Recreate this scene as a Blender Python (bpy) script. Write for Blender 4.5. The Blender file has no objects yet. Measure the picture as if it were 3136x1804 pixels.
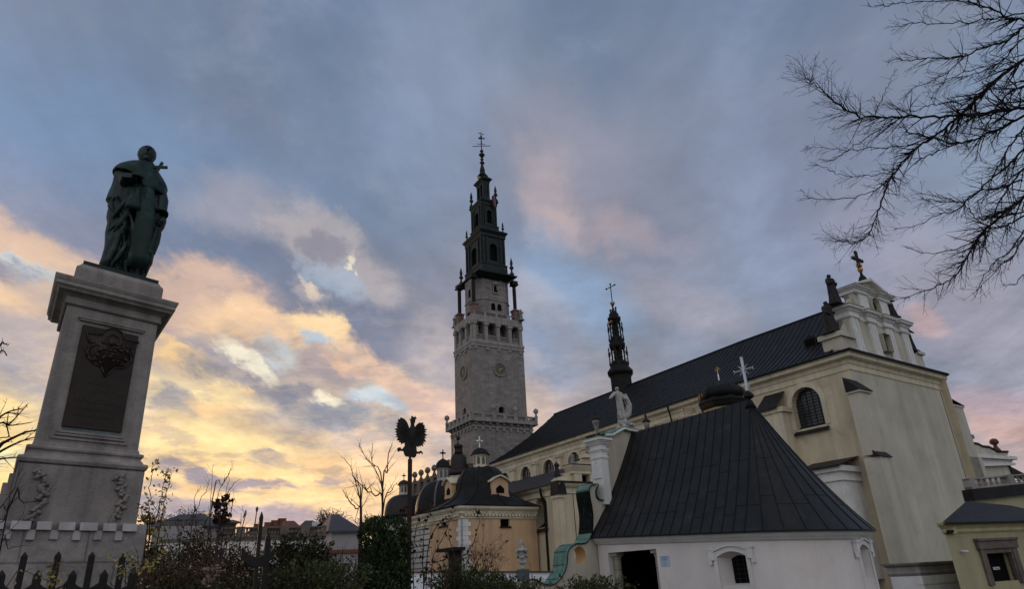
import bpy, bmesh, math, random
import numpy as np
from mathutils import Vector, Matrix
random.seed(7)
R=math.radians
# ---------------------------------------------------------------- camera
W_,H_=3136,1804
FPX=2069.1; CX,CY=1568.0,902.0
PITCH=math.atan(710/1670.0); ROLL=R(2.95); EYE=1.6
fw=(0,math.cos(PITCH),math.sin(PITCH)); up0=(0,-math.sin(PITCH),math.cos(PITCH)); rt0=(1,0,0)
_c,_s=math.cos(ROLL),math.sin(ROLL)
cr=tuple(_c*a-_s*b for a,b in zip(rt0,up0)); cu=tuple(_s*a+_c*b for a,b in zip(rt0,up0))
scene=bpy.context.scene
cam=bpy.data.cameras.new('camera'); camo=bpy.data.objects.new('camera',cam); scene.collection.objects.link(camo)
cam.sensor_fit='HORIZONTAL'; cam.sensor_width=36; cam.lens=FPX/W_*36; cam.clip_end=6000; cam.clip_start=.1
camo.matrix_world=Matrix(((cr[0],cu[0],-fw[0],0),(cr[1],cu[1],-fw[1],0),(cr[2],cu[2],-fw[2],EYE),(0,0,0,1)))
scene.camera=camo
scene.view_settings.view_transform='Standard'; scene.view_settings.look='None'
scene.view_settings.exposure=0.0; scene.view_settings.gamma=1
scene.cycles.max_bounces=5; scene.cycles.diffuse_bounces=3; scene.cycles.use_denoising=True
# ---------------------------------------------------------------- survey helpers: sight lines of the place (pixel of the 3136x1804 photo)
def ray(x,y):
    a=(x-CX)/FPX; b=-(y-CY)/FPX
    d=[fw[i]+a*cr[i]+b*cu[i] for i in range(3)]
    h=math.hypot(d[0],d[1]); return d[0]/h,d[1]/h,d[2]/h
def proj(X,Y,Z):
    Z-=EYE; q=X*fw[0]+Y*fw[1]+Z*fw[2]
    return CX+FPX*(X*cr[0]+Y*cr[1]+Z*cr[2])/q, CY-FPX*(X*cu[0]+Y*cu[1]+Z*cu[2])/q
def at(x,y,d):
    r=ray(x,y); return Vector((r[0]*d,r[1]*d,EYE+r[2]*d))
def azv(a): a=R(a); return math.sin(a),math.cos(a)
# ---------------------------------------------------------------- sky
class X:
    def __init__(s,nt,sock): s.nt=nt; s.k=sock
def mth(nt,op,a,b=None,c=None,clamp=False):
    n=nt.nodes.new('ShaderNodeMath'); n.operation=op; n.use_clamp=clamp
    for i,v in enumerate((a,b,c)):
        if v is None: continue
        if isinstance(v,(int,float)): n.inputs[i].default_value=v
        else: nt.links.new(v,n.inputs[i])
    return n.outputs[0]
def vm(nt,op,a,b=None,sc=None):
    n=nt.nodes.new('ShaderNodeVectorMath'); n.operation=op
    for i,v in enumerate((a,b)):
        if v is None: continue
        if isinstance(v,(tuple,list,Vector)): n.inputs[i].default_value=tuple(v)
        else: nt.links.new(v,n.inputs[i])
    if sc is not None:
        if isinstance(sc,(int,float)): n.inputs['Scale'].default_value=sc
        else: nt.links.new(sc,n.inputs['Scale'])
    return n.outputs['Value'] if op in('DOT_PRODUCT','LENGTH') else n.outputs[0]
def mixc(nt,f,a,b,bl='MIX'):
    n=nt.nodes.new('ShaderNodeMixRGB'); n.blend_type=bl
    for i,v in enumerate((f,a,b)):
        if isinstance(v,(int,float)): n.inputs[i].default_value=v
        elif isinstance(v,tuple): n.inputs[i].default_value=(v[0],v[1],v[2],1)
        else: nt.links.new(v,n.inputs[i])
    return n.outputs[0]
def noise(nt,vec,scale,detail=4,rough=.5,dist=0):
    n=nt.nodes.new('ShaderNodeTexNoise'); n.inputs['Scale'].default_value=scale; n.inputs['Detail'].default_value=detail
    n.inputs['Roughness'].default_value=rough; n.inputs['Distortion'].default_value=dist
    if vec is not None: nt.links.new(vec,n.inputs['Vector'])
    return n.outputs[0],n.outputs[1]
def maprange(nt,v,a,b,c=0,d=1,smooth=True):
    n=nt.nodes.new('ShaderNodeMapRange'); n.interpolation_type='SMOOTHSTEP' if smooth else 'LINEAR'
    nt.links.new(v,n.inputs[0]); n.inputs[1].default_value=a; n.inputs[2].default_value=b; n.inputs[3].default_value=c; n.inputs[4].default_value=d
    return n.outputs[0]
def s2l(c):
    return tuple(((v/255)/12.92 if v/255<=.04045 else ((v/255+.055)/1.055)**2.4) for v in c)
SUN_AZ,SUN_EL=-34.0,5.0
world=bpy.data.worlds.new('World'); scene.world=world; world.use_nodes=True
nt=world.node_tree; nt.nodes.clear()
tc=nt.nodes.new('ShaderNodeTexCoord'); D=tc.outputs['Generated']
sep=nt.nodes.new('ShaderNodeSeparateXYZ'); nt.links.new(D,sep.inputs[0]); dx,dy,dz=sep.outputs
zc=mth(nt,'MAXIMUM',mth(nt,'ADD',dz,.16),.05)
pc=nt.nodes.new('ShaderNodeCombineXYZ'); nt.links.new(mth(nt,'DIVIDE',dx,zc),pc.inputs[0]); nt.links.new(mth(nt,'DIVIDE',dy,zc),pc.inputs[1]); P2=pc.outputs[0]
mp=nt.nodes.new('ShaderNodeMapping'); mp.vector_type='POINT'; nt.links.new(P2,mp.inputs[0]); mp.inputs['Rotation'].default_value=(0,0,R(-18)); mp.inputs['Scale'].default_value=(1.0,.38,1); PS=mp.outputs[0]
_,w1=noise(nt,D,5,8,.62); _,w2=noise(nt,PS,4.5,9,.68)
WA=maprange(nt,dz,.0,.5,.018,.13); WB=maprange(nt,dz,.0,.5,.022,.10)
wv=vm(nt,'ADD',vm(nt,'SCALE',vm(nt,'SUBTRACT',w1,(.5,.5,.5)),None,WB),vm(nt,'SCALE',vm(nt,'SUBTRACT',w2,(.5,.5,.5)),None,WA))
DW=vm(nt,'ADD',D,wv)
st,_=noise(nt,PS,2.2,7,.6,.3); st2,_=noise(nt,P2,3.2,8,.62,.2)
nis=nt.nodes.new('ShaderNodeTexSky'); nis.sky_type='NISHITA'; nis.sun_disc=False; nis.sun_elevation=R(SUN_EL); nis.sun_rotation=R(SUN_AZ)
# clear sky between the clouds, then cloud sheet
el=mth(nt,'ARCSINE',dz)
base=mixc(nt,maprange(nt,dz,.0,.75),s2l((138,145,160)),s2l((104,124,156)))
base=mixc(nt,mth(nt,'MULTIPLY',maprange(nt,st,.42,.66),.75),base,s2l((124,130,150)))
base=mixc(nt,mth(nt,'MULTIPLY',maprange(nt,st2,.5,.72),.5),base,s2l((146,156,182)))
FE=[]
def feat(xa,ya,xb,yb,w,col,op=1.0,q=0):
    FE.append((xa,ya,xb,yb,w,col,op,q))
BL=(108,135,172); MV=(140,140,158); PE=(205,184,172); YE=(250,212,155); CR=(250,238,205); CY_=(188,206,216); DG=(112,118,138); OR=(238,176,120)
# (xa,ya,xb,yb,width,colour,opacity,sharpness)
feat(-900,1560,1400,1800,560,(240,188,132),1.0)
feat(-700,1250,1350,1600,330,(244,202,150),.9)
feat(0,830,1300,1330,250,(196,180,168),.7)
feat(-250,380,750,1060,170,(104,130,170),.75)
feat(0,250,1150,760,120,(106,134,172),.7)
feat(-50,560,520,900,90,(140,140,160),.5)
feat(-300,760,500,1010,90,(204,184,170),.6)
feat(520,760,1200,1000,120,(98,116,148),.9)
feat(1020,850,1400,1160,170,(116,124,148),.9)
feat(1250,950,1420,1200,90,(126,128,146),.8)
feat(-250,650,240,850,90,(226,188,152),.75,1)
feat(300,870,860,1000,85,(222,184,152),.75,1)
feat(-250,690,240,870,24,CY_,.85,1)
feat(-200,760,170,860,34,(146,140,154),.9,1)
feat(-200,840,160,930,30,(226,192,160),.8,1)
feat(-150,890,150,960,28,(228,192,150),.7,1)
feat(-250,1000,120,1080,60,(178,166,168),.8)
feat(-200,1120,130,1240,70,(150,150,165),.85)
feat(-200,1230,60,1300,30,(224,180,150),.7,1)
feat(640,600,900,700,80,(176,168,176),.5)
feat(880,700,1180,880,75,(196,184,180),.55,1)
feat(930,760,1060,800,28,(138,136,152),.8,1)
feat(960,830,1080,900,42,(156,176,198),.6,1)
feat(920,900,990,950,26,(182,172,172),.7,1)
feat(1060,810,1075,825,14,CR,.6,1)
feat(950,880,975,960,14,(226,206,180),.7,1)
feat(420,900,760,1010,50,(206,176,160),.6)
feat(580,985,1060,1075,55,(244,204,154),.8,1)
feat(920,990,1060,1050,36,(252,216,156),.85,1)
feat(1030,1060,1420,1290,46,(230,190,156),.75,1)
feat(640,1045,860,1160,20,(250,240,212),.85,1)
feat(770,1070,940,1100,26,(184,200,210),.8,1)
feat(940,1045,1010,1065,20,(170,188,205),.95,1)
feat(440,1060,640,1150,34,(255,210,140),.9,1)
feat(500,1100,740,1160,24,(150,144,152),.9,1)
feat(540,1120,700,1150,14,(132,132,148),.7,1)
feat(900,1090,1090,1150,36,(168,152,154),.85,1)
feat(1000,1100,1120,1160,20,(236,190,146),.6,1)
feat(690,1170,940,1240,36,(140,138,152),.95,1)
feat(830,1160,960,1200,24,(122,126,146),.8,1)
feat(690,1180,780,1200,12,(244,198,140),.7,1)
feat(400,1180,760,1260,55,(255,226,160),.95)
feat(430,1200,600,1290,38,(146,144,156),.9,1)
feat(560,1240,840,1330,26,(255,206,134),.8,1)
feat(880,1250,1180,1300,42,(140,144,158),.95,1)
feat(1120,1280,1260,1330,28,(152,148,156),.8,1)
feat(960,1210,1040,1240,18,CR,.85,1)
feat(1050,1195,1270,1250,24,(186,202,212),.8,1)
feat(1270,1200,1420,1290,50,(238,184,140),.85,1)
feat(640,1290,1000,1350,40,(170,155,150),.75,1)
feat(400,1350,1000,1420,60,(255,222,150),1.0)
feat(760,1380,900,1410,16,(156,144,148),.85,1)
feat(880,1400,1100,1430,22,(250,204,140),.7,1)
feat(420,1430,1200,1520,50,(255,212,138),.9)
feat(430,1408,600,1440,16,(156,144,152),.95,1)
feat(560,1440,740,1500,20,(160,144,150),1.0,1)
feat(640,1460,960,1495,12,(166,148,150),.95,1)
feat(430,1470,560,1485,9,(170,150,148),.8,1)
feat(960,1480,1060,1486,7,(168,148,148),.85,1)
feat(900,1440,1200,1470,12,(232,186,134),.6,1)
feat(250,1535,820,1570,26,(166,152,158),1.0,1)
feat(700,1565,1060,1600,26,(172,152,156),1.0,1)
feat(1000,1600,1300,1640,20,(190,160,148),.8,1)
feat(500,1640,1300,1680,30,(222,170,130),.8)
feat(980,1420,1500,1560,50,(246,200,142),.7)
feat(-250,1290,120,1500,110,(255,222,140),1.0)
feat(-100,1370,140,1400,22,(255,240,170),1.0,1)
feat(1330,1050,1420,1400,90,(196,180,176),.5)
# right hand, calm part
feat(1450,0,1560,650,150,(124,136,160),.6)
feat(1250,60,1330,500,140,(128,142,172),.6)
feat(1650,420,2000,740,150,(150,146,160),.7)
feat(1630,500,1750,740,60,(186,168,170),.5)
feat(1690,690,1790,740,45,(200,176,174),.5)
feat(1870,690,2060,760,44,(188,166,168),.65)
feat(1680,790,1900,960,80,(126,152,186),.8)
feat(1560,1000,1700,1150,90,(120,142,176),.7)
feat(1550,880,1700,940,60,(170,170,182),.5)
feat(1600,1190,1750,1320,50,(200,178,168),.7)
feat(1560,1080,1660,1110,30,(168,166,178),.6)
feat(1950,900,2250,1000,60,(158,150,160),.6)
feat(2000,150,2100,800,170,(124,132,156),.6)
feat(2250,250,2400,950,100,(134,146,178),.6)
feat(2500,200,2600,1000,150,(122,130,158),.6)
feat(2700,750,3200,1100,130,(150,146,162),.7)
feat(2800,955,2880,985,26,(192,160,158),.6)
feat(2960,1270,3220,1320,42,(204,158,138),.6)
feat(2900,1210,3220,1240,30,(170,150,160),.7)
feat(2960,1380,3220,1440,50,(184,156,148),.6)
col=base
er,_=noise(nt,P2,5.0,9,.68,.4)
for (xa,ya,xb,yb,w,c3,op,q) in FE:
    A=Vector(ray(xa,ya)).normalized(); B_=Vector(ray(xb,yb)).normalized(); c=((A+B_)/2).normalized()
    t1=(B_-A); L=t1.length/2+w/FPX*.8; t1.normalize(); t1=(t1-c*t1.dot(c)).normalized(); t2=c.cross(t1)
    m=Matrix((t1,t2,c)).transposed()
    mn=nt.nodes.new('ShaderNodeMapping'); mn.vector_type='TEXTURE'; nt.links.new(DW,mn.inputs[0])
    mn.inputs['Location'].default_value=c; mn.inputs['Rotation'].default_value=m.to_euler(); mn.inputs['Scale'].default_value=(L*(1.15 if q else 1.5),w/FPX*(1.6 if q else 1.9),1.2)
    g=nt.nodes.new('ShaderNodeTexGradient'); g.gradient_type='SPHERICAL'; nt.links.new(mn.outputs[0],g.inputs[0])
    gv=g.outputs[1]
    if q: gv=mth(nt,'MULTIPLY',gv,mth(nt,'MULTIPLY_ADD',er,3.2,-.6)); f=maprange(nt,gv,.04,.62,0,op)
    else: gv=mth(nt,'MULTIPLY',gv,mth(nt,'MULTIPLY_ADD',er,1.2,.4)); f=maprange(nt,gv,0,.75,0,op)
    col=mixc(nt,f,col,s2l(c3))
# broken low cloud: grey bodies with bright rims toward the sunset
cn,_=noise(nt,P2,4.2,9,.62,.15); low=mth(nt,'MULTIPLY',maprange(nt,dz,.48,.2,0,1),maprange(nt,dz,.02,.12,0,1)); west=maprange(nt,dx,.25,-.15,0,1)
lw=mth(nt,'MULTIPLY',low,west)
col=mixc(nt,mth(nt,'MULTIPLY',mth(nt,'MULTIPLY',maprange(nt,cn,.50,.60),lw),.38),col,s2l((150,145,156)))
rim=mth(nt,'MULTIPLY',maprange(nt,cn,.38,.455),maprange(nt,cn,.53,.46))
col=mixc(nt,mth(nt,'MULTIPLY',mth(nt,'MULTIPLY',rim,lw),.12),col,s2l((255,226,176)))
# fine cloud texture, stronger low in the sky
tex,_=noise(nt,P2,5.0,10,.70,.15)
amp=maprange(nt,dz,.05,.6,.50,.17)
k=mth(nt,'ADD',1.0,mth(nt,'MULTIPLY',mth(nt,'SUBTRACT',tex,.5),mth(nt,'MULTIPLY',amp,2.2)))
big,_=noise(nt,PS,1.6,5,.6,.6); k=mth(nt,'MULTIPLY',k,maprange(nt,big,.34,.66,.84,1.10)); k=mth(nt,'MULTIPLY',k,maprange(nt,dz,.0,.5,1.14,1.04))
sc=vm(nt,'SCALE',col,None,k)
# unseen sky behind the viewer, brightened to an even pale tone as added front fill
hs=nt.nodes.new('ShaderNodeHueSaturation'); hs.inputs['Hue'].default_value=.497; hs.inputs['Saturation'].default_value=.93; nt.links.new(sc,hs.inputs['Color']); sc=hs.outputs[0]
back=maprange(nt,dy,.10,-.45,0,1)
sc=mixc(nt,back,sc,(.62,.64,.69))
sc=vm(nt,'ADD',sc,vm(nt,'MINIMUM',vm(nt,'SCALE',nis.outputs[0],None,.012),(.012,.012,.012)))
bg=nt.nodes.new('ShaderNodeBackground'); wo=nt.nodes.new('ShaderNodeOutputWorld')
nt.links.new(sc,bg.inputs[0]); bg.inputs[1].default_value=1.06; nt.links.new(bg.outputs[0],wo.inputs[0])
world.cycles.sampling_method='MANUAL'; world.cycles.sample_map_resolution=512
# ---------------------------------------------------------------- sun, low and veiled by cloud
sl=bpy.data.lights.new('sun','SUN'); sl.energy=1.2; sl.angle=R(14); sl.color=(1,.66,.38)
so=bpy.data.objects.new('sun',sl); scene.collection.objects.link(so)
sa=azv(SUN_AZ); sd=Vector((sa[0]*math.cos(R(SUN_EL)),sa[1]*math.cos(R(SUN_EL)),math.sin(R(SUN_EL))))
so.rotation_euler=sd.to_track_quat('Z','Y').to_euler()
# ---------------------------------------------------------------- materials
MATS={}
def mat(name,col,rough=.75,var=.25,scale=1.2,metal=0,streak=0,bump=.0,col2=None,c2f=(.5,.7),bscale=None,brick=None,spec=.3):
    if name in MATS: return MATS[name]
    m=bpy.data.materials.new(name); m.use_nodes=True; nt=m.node_tree; b=nt.nodes['Principled BSDF']
    b.inputs['Roughness'].default_value=rough; b.inputs['Metallic'].default_value=metal; b.inputs['Specular IOR Level'].default_value=spec
    tc=nt.nodes.new('ShaderNodeTexCoord'); o=tc.outputs['Object']
    n1,_=noise(nt,o,scale,6,.65); v=maprange(nt,n1,.3,.7,1-var,1+var*.6,False)
    if streak:
        mp=nt.nodes.new('ShaderNodeMapping'); nt.links.new(o,mp.inputs[0]); mp.inputs['Scale'].default_value=(2.2,2.2,.16)
        n2,_=noise(nt,mp.outputs[0],scale*1.3,5,.6); v=mth(nt,'MULTIPLY',v,maprange(nt,n2,.35,.7,1.0,1-streak,False))
    c=col
    if col2 is not None:
        n3,_=noise(nt,o,(scale*1.7),7,.7,.4); c=mixc(nt,maprange(nt,n3,c2f[0],c2f[1]),col,col2)
    hgt=None
    if brick:
        bw,bh,mo,cm,cb=brick
        sp=nt.nodes.new('ShaderNodeSeparateXYZ'); nt.links.new(o,sp.inputs[0]); cb_=nt.nodes.new('ShaderNodeCombineXYZ')
        nt.links.new(mth(nt,'ADD',sp.outputs[0],sp.outputs[1]),cb_.inputs[0]); nt.links.new(sp.outputs[2],cb_.inputs[1])
        bt=nt.nodes.new('ShaderNodeTexBrick'); nt.links.new(cb_.outputs[0],bt.inputs[0]); bt.inputs['Scale'].default_value=1
        bt.inputs['Brick Width'].default_value=bw; bt.inputs['Row Height'].default_value=bh; bt.inputs['Mortar Size'].default_value=mo
        bt.inputs['Color1'].default_value=(1,1,1,1); bt.inputs['Color2'].default_value=(cb,cb,cb,1); bt.inputs['Mortar'].default_value=(cm,cm,cm,1)
        c=mixc(nt,1.0,c,bt.outputs[0],'MULTIPLY'); hgt=bt.outputs['Fac']
    cc=vm(nt,'SCALE',(c if not isinstance(c,tuple) else c),None,v)
    nt.links.new(cc,b.inputs['Base Color'])
    if bump:
        n4,_=noise(nt,o,bscale or scale*9,6,.7); bp=nt.nodes.new('ShaderNodeBump'); bp.inputs['Strength'].default_value=bump; bp.inputs['Distance'].default_value=.03
        nt.links.new(n4,bp.inputs['Height']); nt.links.new(bp.outputs[0],b.inputs['Normal'])
    MATS[name]=m; return m
def c(r,g,b): return s2l((r,g,b))
M_stone=mat('pedestal_stone',(.35,.305,.285),.88,.32,1.6,streak=.42,bump=.6,col2=(.25,.22,.215),bscale=30)
M_rough=mat('rusticated_stone',(.38,.34,.32),.9,.38,2.5,bump=1.0,bscale=9,col2=(.24,.21,.20),brick=(.75,.42,.014,.55,.85))
M_white=mat('pale_stone',(.42,.39,.38),.85,.25,2,streak=.3,bump=.4)
M_bronze=mat('patinated_bronze',(.009,.022,.020),.5,.4,2.2,metal=.3,streak=.3,col2=(.035,.095,.08),c2f=(.50,.78),bump=.15,spec=.4)
M_plaque=mat('brown_bronze_plaque',(.036,.025,.021),.6,.3,4,metal=.3,bump=.1)
M_relief=mat('brown_relief',(.052,.037,.030),.55,.3,6,metal=.3,bump=.2)
M_letter=mat('raised_letters',(.052,.040,.034),.5,.2,6,metal=.3)
M_bronzeL=mat('green_bronze',(.010,.028,.024),.5,.4,2.5,metal=.3,streak=.4,col2=(.035,.10,.08),c2f=(.5,.75))
M_urn=mat('urn_stone',(.42,.41,.39),.85,.3,4,streak=.3,col2=(.22,.21,.20),c2f=(.5,.7))
M_stain=mat('green_stain',(.12,.15,.15),.85,.3,5,col2=(.25,.25,.24))
M_iron=mat('black_iron',(.012,.011,.011),.6,.3,8,metal=.2,bump=.2,col2=(.035,.018,.012))
M_rust=mat('rusty_iron',(.03,.013,.010),.7,.4,6,metal=.1,bump=.3,col2=(.06,.025,.015))
M_tower=mat('tower_limestone',(.30,.268,.25),.9,.25,.5,streak=.2,brick=(1.5,.62,.035,.66,.74),bump=.3,bscale=2)
M_tstone=mat('tower_trim',(.31,.285,.27),.85,.25,.6,streak=.3)
M_pinkst=mat('pink_stone',(.22,.14,.125),.85,.25,.8,streak=.3)
M_copper=mat('dark_copper',(.010,.018,.018),.55,.4,.45,metal=.2,streak=.4,col2=(.05,.10,.085),c2f=(.56,.76))
M_cream=mat('cream_plaster',(.64,.54,.38),.9,.16,.25,streak=.26,bump=.35,bscale=1.5,col2=(.52,.44,.33))
M_creamE=mat('cool_lit_cream_plaster',(.54,.495,.41),.9,.17,.2,streak=.18,bump=.6,bscale=1.0,col2=(.47,.44,.38))  # east-side copy of the cream plaster, greyed in colour for blue sky light
M_trim=mat('cream_trim',(.66,.58,.43),.85,.15,.4,streak=.25)
M_whitep=mat('white_plaster',(.72,.66,.64),.9,.08,.5,streak=.10,bump=.3,bscale=5,col2=(.68,.60,.57))
M_wtrim=mat('white_trim',(.70,.68,.66),.8,.15,1,streak=.12)
M_wallb=mat('beige_plaster',(.52,.46,.38),.9,.15,.8,streak=.2,bump=.3,bscale=5)
M_orange=mat('orange_plaster',(.62,.40,.24),.9,.16,.35,streak=.25,bump=.2,bscale=3)
M_roof=mat('slate_grey_sheet_metal',(.020,.020,.021),.6,.35,.5,metal=.1,streak=.3,col2=(.040,.036,.036),spec=.2)
M_roofC=mat('chapel_sheet_metal',(.016,.017,.017),.5,.4,1.3,metal=.12,streak=.4,col2=(.040,.036,.038),c2f=(.5,.78),spec=.28,bump=.12,bscale=1.5)
M_seam=mat('seam_metal',(.012,.013,.015),.5,.2,2,metal=.5)
M_black=mat('black_copper',(.013,.0125,.0125),.6,.4,1,metal=.08,col2=(.028,.026,.026),spec=.15)
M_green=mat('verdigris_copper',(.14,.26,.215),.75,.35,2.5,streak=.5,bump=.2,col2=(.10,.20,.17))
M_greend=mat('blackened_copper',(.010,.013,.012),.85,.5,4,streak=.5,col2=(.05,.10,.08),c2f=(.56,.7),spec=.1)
M_gold=mat('gilding',(.38,.24,.08),.45,.3,3,metal=.7)
M_dark=mat('dark_interior',(.004,.004,.004),.9,.1,1,spec=.1)
M_glass=mat('leaded_glass',(.03,.034,.036),.25,.4,3,metal=.1,spec=.6)
M_lead=mat('window_lead',(.012,.012,.012),.6,.2,3)
M_pinkb=mat('pink_blind_wall',(.45,.30,.26),.9,.3,.7,brick=(9,.45,.06,.45,1))
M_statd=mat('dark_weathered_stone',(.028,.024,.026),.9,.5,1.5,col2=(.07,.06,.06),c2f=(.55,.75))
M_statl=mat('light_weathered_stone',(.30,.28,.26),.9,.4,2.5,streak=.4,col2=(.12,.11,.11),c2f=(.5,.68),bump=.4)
M_silver=mat('silvered_metal',(.55,.56,.60),.35,.1,3,metal=.6)
M_bark=mat('dark_bark',(.014,.012,.013),.95,.4,3)
M_twig=mat('brown_twig',(.05,.032,.024),.9,.4,6)
M_twigr=mat('reddish_twig',(.055,.022,.018),.9,.4,6)
def leafmat(name,a,b,rough=.8):
    m=mat(name,a,rough,.5,5,col2=b,c2f=(.4,.65),spec=.2); return m
M_thuja=leafmat('thuja_green',(.018,.034,.012),(.05,.075,.02))
M_junip=leafmat('juniper_green',(.035,.05,.016),(.09,.10,.035))
M_pine=leafmat('pine_green',(.022,.026,.010),(.05,.045,.016))
M_brownl=leafmat('brown_leaf',(.075,.042,.020),(.15,.085,.035))
M_deadl=leafmat('dead_leaf',(.02,.010,.008),(.05,.02,.014))
M_yell=leafmat('yellow_leaf',(.28,.22,.06),(.40,.32,.10))
M_grass=leafmat('grass_green',(.04,.055,.02),(.08,.08,.03))
M_townw=mat('town_wall',(.30,.28,.29),.9,.15,.3)
M_townr=mat('town_roof',(.07,.065,.075),.8,.2,.5,brick=(.6,.3,.03,.7,.85))
M_townd=mat('town_dark',(.10,.075,.065),.9,.3,.5)
M_brick=mat('town_brick',(.16,.06,.04),.9,.3,2)
M_paper=mat('paper',(.42,.50,.62),.6,.1,3)
M_ink=mat('ink',(.05,.07,.13),.6,.1,3)
M_snow=mat('white_lattice',(.75,.75,.80),.8,.1,3)
M_oak=mat('dark_door',(.012,.010,.010),.6,.3,2)
M_red=mat('flag_red',(.10,.012,.016),.8,.1,2); M_flagw=mat('flag_white',(.16,.15,.15),.8,.1,2)
M_gst=mat('brown_sandstone',(.16,.13,.11),.9,.35,1.2,streak=.3,bump=.5)
# ---------------------------------------------------------------- mesh helpers
COL=scene.collection
class G:
    def __init__(s): s.v=[]; s.f=[]; s.m=[]; s.cur=0
    def add(s,vs,fs):
        o=len(s.v); s.v+= [tuple(p) for p in vs]; s.f+=[tuple(i+o for i in f) for f in fs]; s.m+=[s.cur]*len(fs); return s
    def box(s,x0,x1,y0,y1,z0,z1):
        return s.add([(x0,y0,z0),(x1,y0,z0),(x1,y1,z0),(x0,y1,z0),(x0,y0,z1),(x1,y0,z1),(x1,y1,z1),(x0,y1,z1)],
          [(0,3,2,1),(4,5,6,7),(0,1,5,4),(1,2,6,5),(2,3,7,6),(3,0,4,7)])
    def frus(s,x0,x1,y0,y1,z0,X0,X1,Y0,Y1,z1):
        return s.add([(x0,y0,z0),(x1,y0,z0),(x1,y1,z0),(x0,y1,z0),(X0,Y0,z1),(X1,Y0,z1),(X1,Y1,z1),(X0,Y1,z1)],
          [(0,3,2,1),(4,5,6,7),(0,1,5,4),(1,2,6,5),(2,3,7,6),(3,0,4,7)])
    def quad(s,a,b,c_,d): return s.add([a,b,c_,d],[(0,1,2,3)])
    def prism(s,poly,y0,y1,axis='y'):
        n=len(poly)
        if axis=='y': vs=[(p[0],y0,p[1]) for p in poly]+[(p[0],y1,p[1]) for p in poly]
        elif axis=='x': vs=[(y0,p[0],p[1]) for p in poly]+[(y1,p[0],p[1]) for p in poly]
        else: vs=[(p[0],p[1],y0) for p in poly]+[(p[0],p[1],y1) for p in poly]
        return s.add(vs,[tuple(range(n)),tuple(range(2*n-1,n-1,-1))]+[(i,i+n,(i+1)%n+n,(i+1)%n) for i in range(n)])
    def lathe(s,prof,cx=0,cy=0,n=20,ph=0,sx=1,sy=1,cap=True,a0=0,a1=2*math.pi):
        full=abs(a1-a0-2*math.pi)<1e-6; m=n if full else n+1
        vs=[];fs=[]
        for r_,z in prof:
            for i in range(m):
                a=ph+a0+(a1-a0)*i/n; vs.append((cx+r_*sx*math.cos(a),cy+r_*sy*math.sin(a),z))
        for j in range(len(prof)-1):
            for i in range(n):
                k=(i+1)%m; fs.append((j*m+i,j*m+k,(j+1)*m+k,(j+1)*m+i))
        if cap and full: fs.append(tuple(range(m-1,-1,-1))); fs.append(tuple((len(prof)-1)*m+i for i in range(m)))
        return s.add(vs,fs)
    def tube(s,pts,rad,n=6,cap=True):
        pts=[Vector(p) for p in pts]; 
        if isinstance(rad,(int,float)): rad=[rad]*len(pts)
        vs=[];fs=[]; prev=None
        for i,p in enumerate(pts):
            t=(pts[min(i+1,len(pts)-1)]-pts[max(i-1,0)]); 
            if t.length<1e-9: t=Vector((0,0,1))
            t.normalize()
            if prev is None: a=t.orthogonal().normalized()
            else:
                a=prev-t*prev.dot(t)
                a=a.normalized() if a.length>1e-6 else t.orthogonal().normalized()
            prev=a; b=t.cross(a)
            for k in range(n):
                th=2*math.pi*k/n; vs.append(tuple(p+(a*math.cos(th)+b*math.sin(th))*rad[i]))
        for i in range(len(pts)-1):
            for k in range(n): fs.append((i*n+k,i*n+(k+1)%n,(i+1)*n+(k+1)%n,(i+1)*n+k))
        if cap: fs.append(tuple(range(n-1,-1,-1))); fs.append(tuple((len(pts)-1)*n+k for k in range(n)))
        return s.add(vs,fs)
    def ball(s,p,r_,n=10,sz=1): 
        return s.lathe([(r_*math.sin(math.pi*j/6)+1e-4,p[2]-r_*sz*math.cos(math.pi*j/6)) for j in range(7)],p[0],p[1],n)
    def ring(s,x0,x1,y0,y1,prof):
        """moulding run round a rectangle: prof=[(outset,z)...] bottom to top, closed top and bottom"""
        vs=[];fs=[]
        for o,z in prof: vs+=[(x0-o,y0-o,z),(x1+o,y0-o,z),(x1+o,y1+o,z),(x0-o,y1+o,z)]
        for j in range(len(prof)-1):
            for i in range(4):
                k=(i+1)%4; fs.append((j*4+i,j*4+k,(j+1)*4+k,(j+1)*4+i))
        fs.append((3,2,1,0)); q=4*(len(prof)-1); fs.append((q,q+1,q+2,q+3))
        return s.add(vs,fs)
    def run(s,path,prof,inward=1.5):
        """moulding along an open polyline path [(x,y)..] seen from its right-hand/front side; prof=[(outset,z)..]"""
        n=len(path); nor=[]
        for i in range(n):
            a=Vector(path[max(i-1,0)]); b=Vector(path[i]); d=Vector(path[min(i+1,n-1)])
            n1=(b-a) if i>0 else (d-b); n2=(d-b) if i<n-1 else (b-a)
            n1=Vector((n1.y,-n1.x)).normalized(); n2=Vector((n2.y,-n2.x)).normalized()
            m=(n1+n2)/2; m=m/(m.length_squared) if m.length>1e-6 else n1; nor.append(m)
        P=[(-inward,prof[0][1])]+list(prof)+[(-inward,prof[-1][1])]; k=len(P); vs=[];fs=[]
        for i in range(n):
            for o,z in P: q=Vector(path[i])+nor[i]*o; vs.append((q.x,q.y,z))
        for i in range(n-1):
            for j in range(k-1): fs.append((i*k+j,(i+1)*k+j,(i+1)*k+j+1,i*k+j+1))
        fs.append(tuple(range(k))); fs.append(tuple((n-1)*k+j for j in range(k-1,-1,-1)))
        return s.add(vs,fs)
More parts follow.
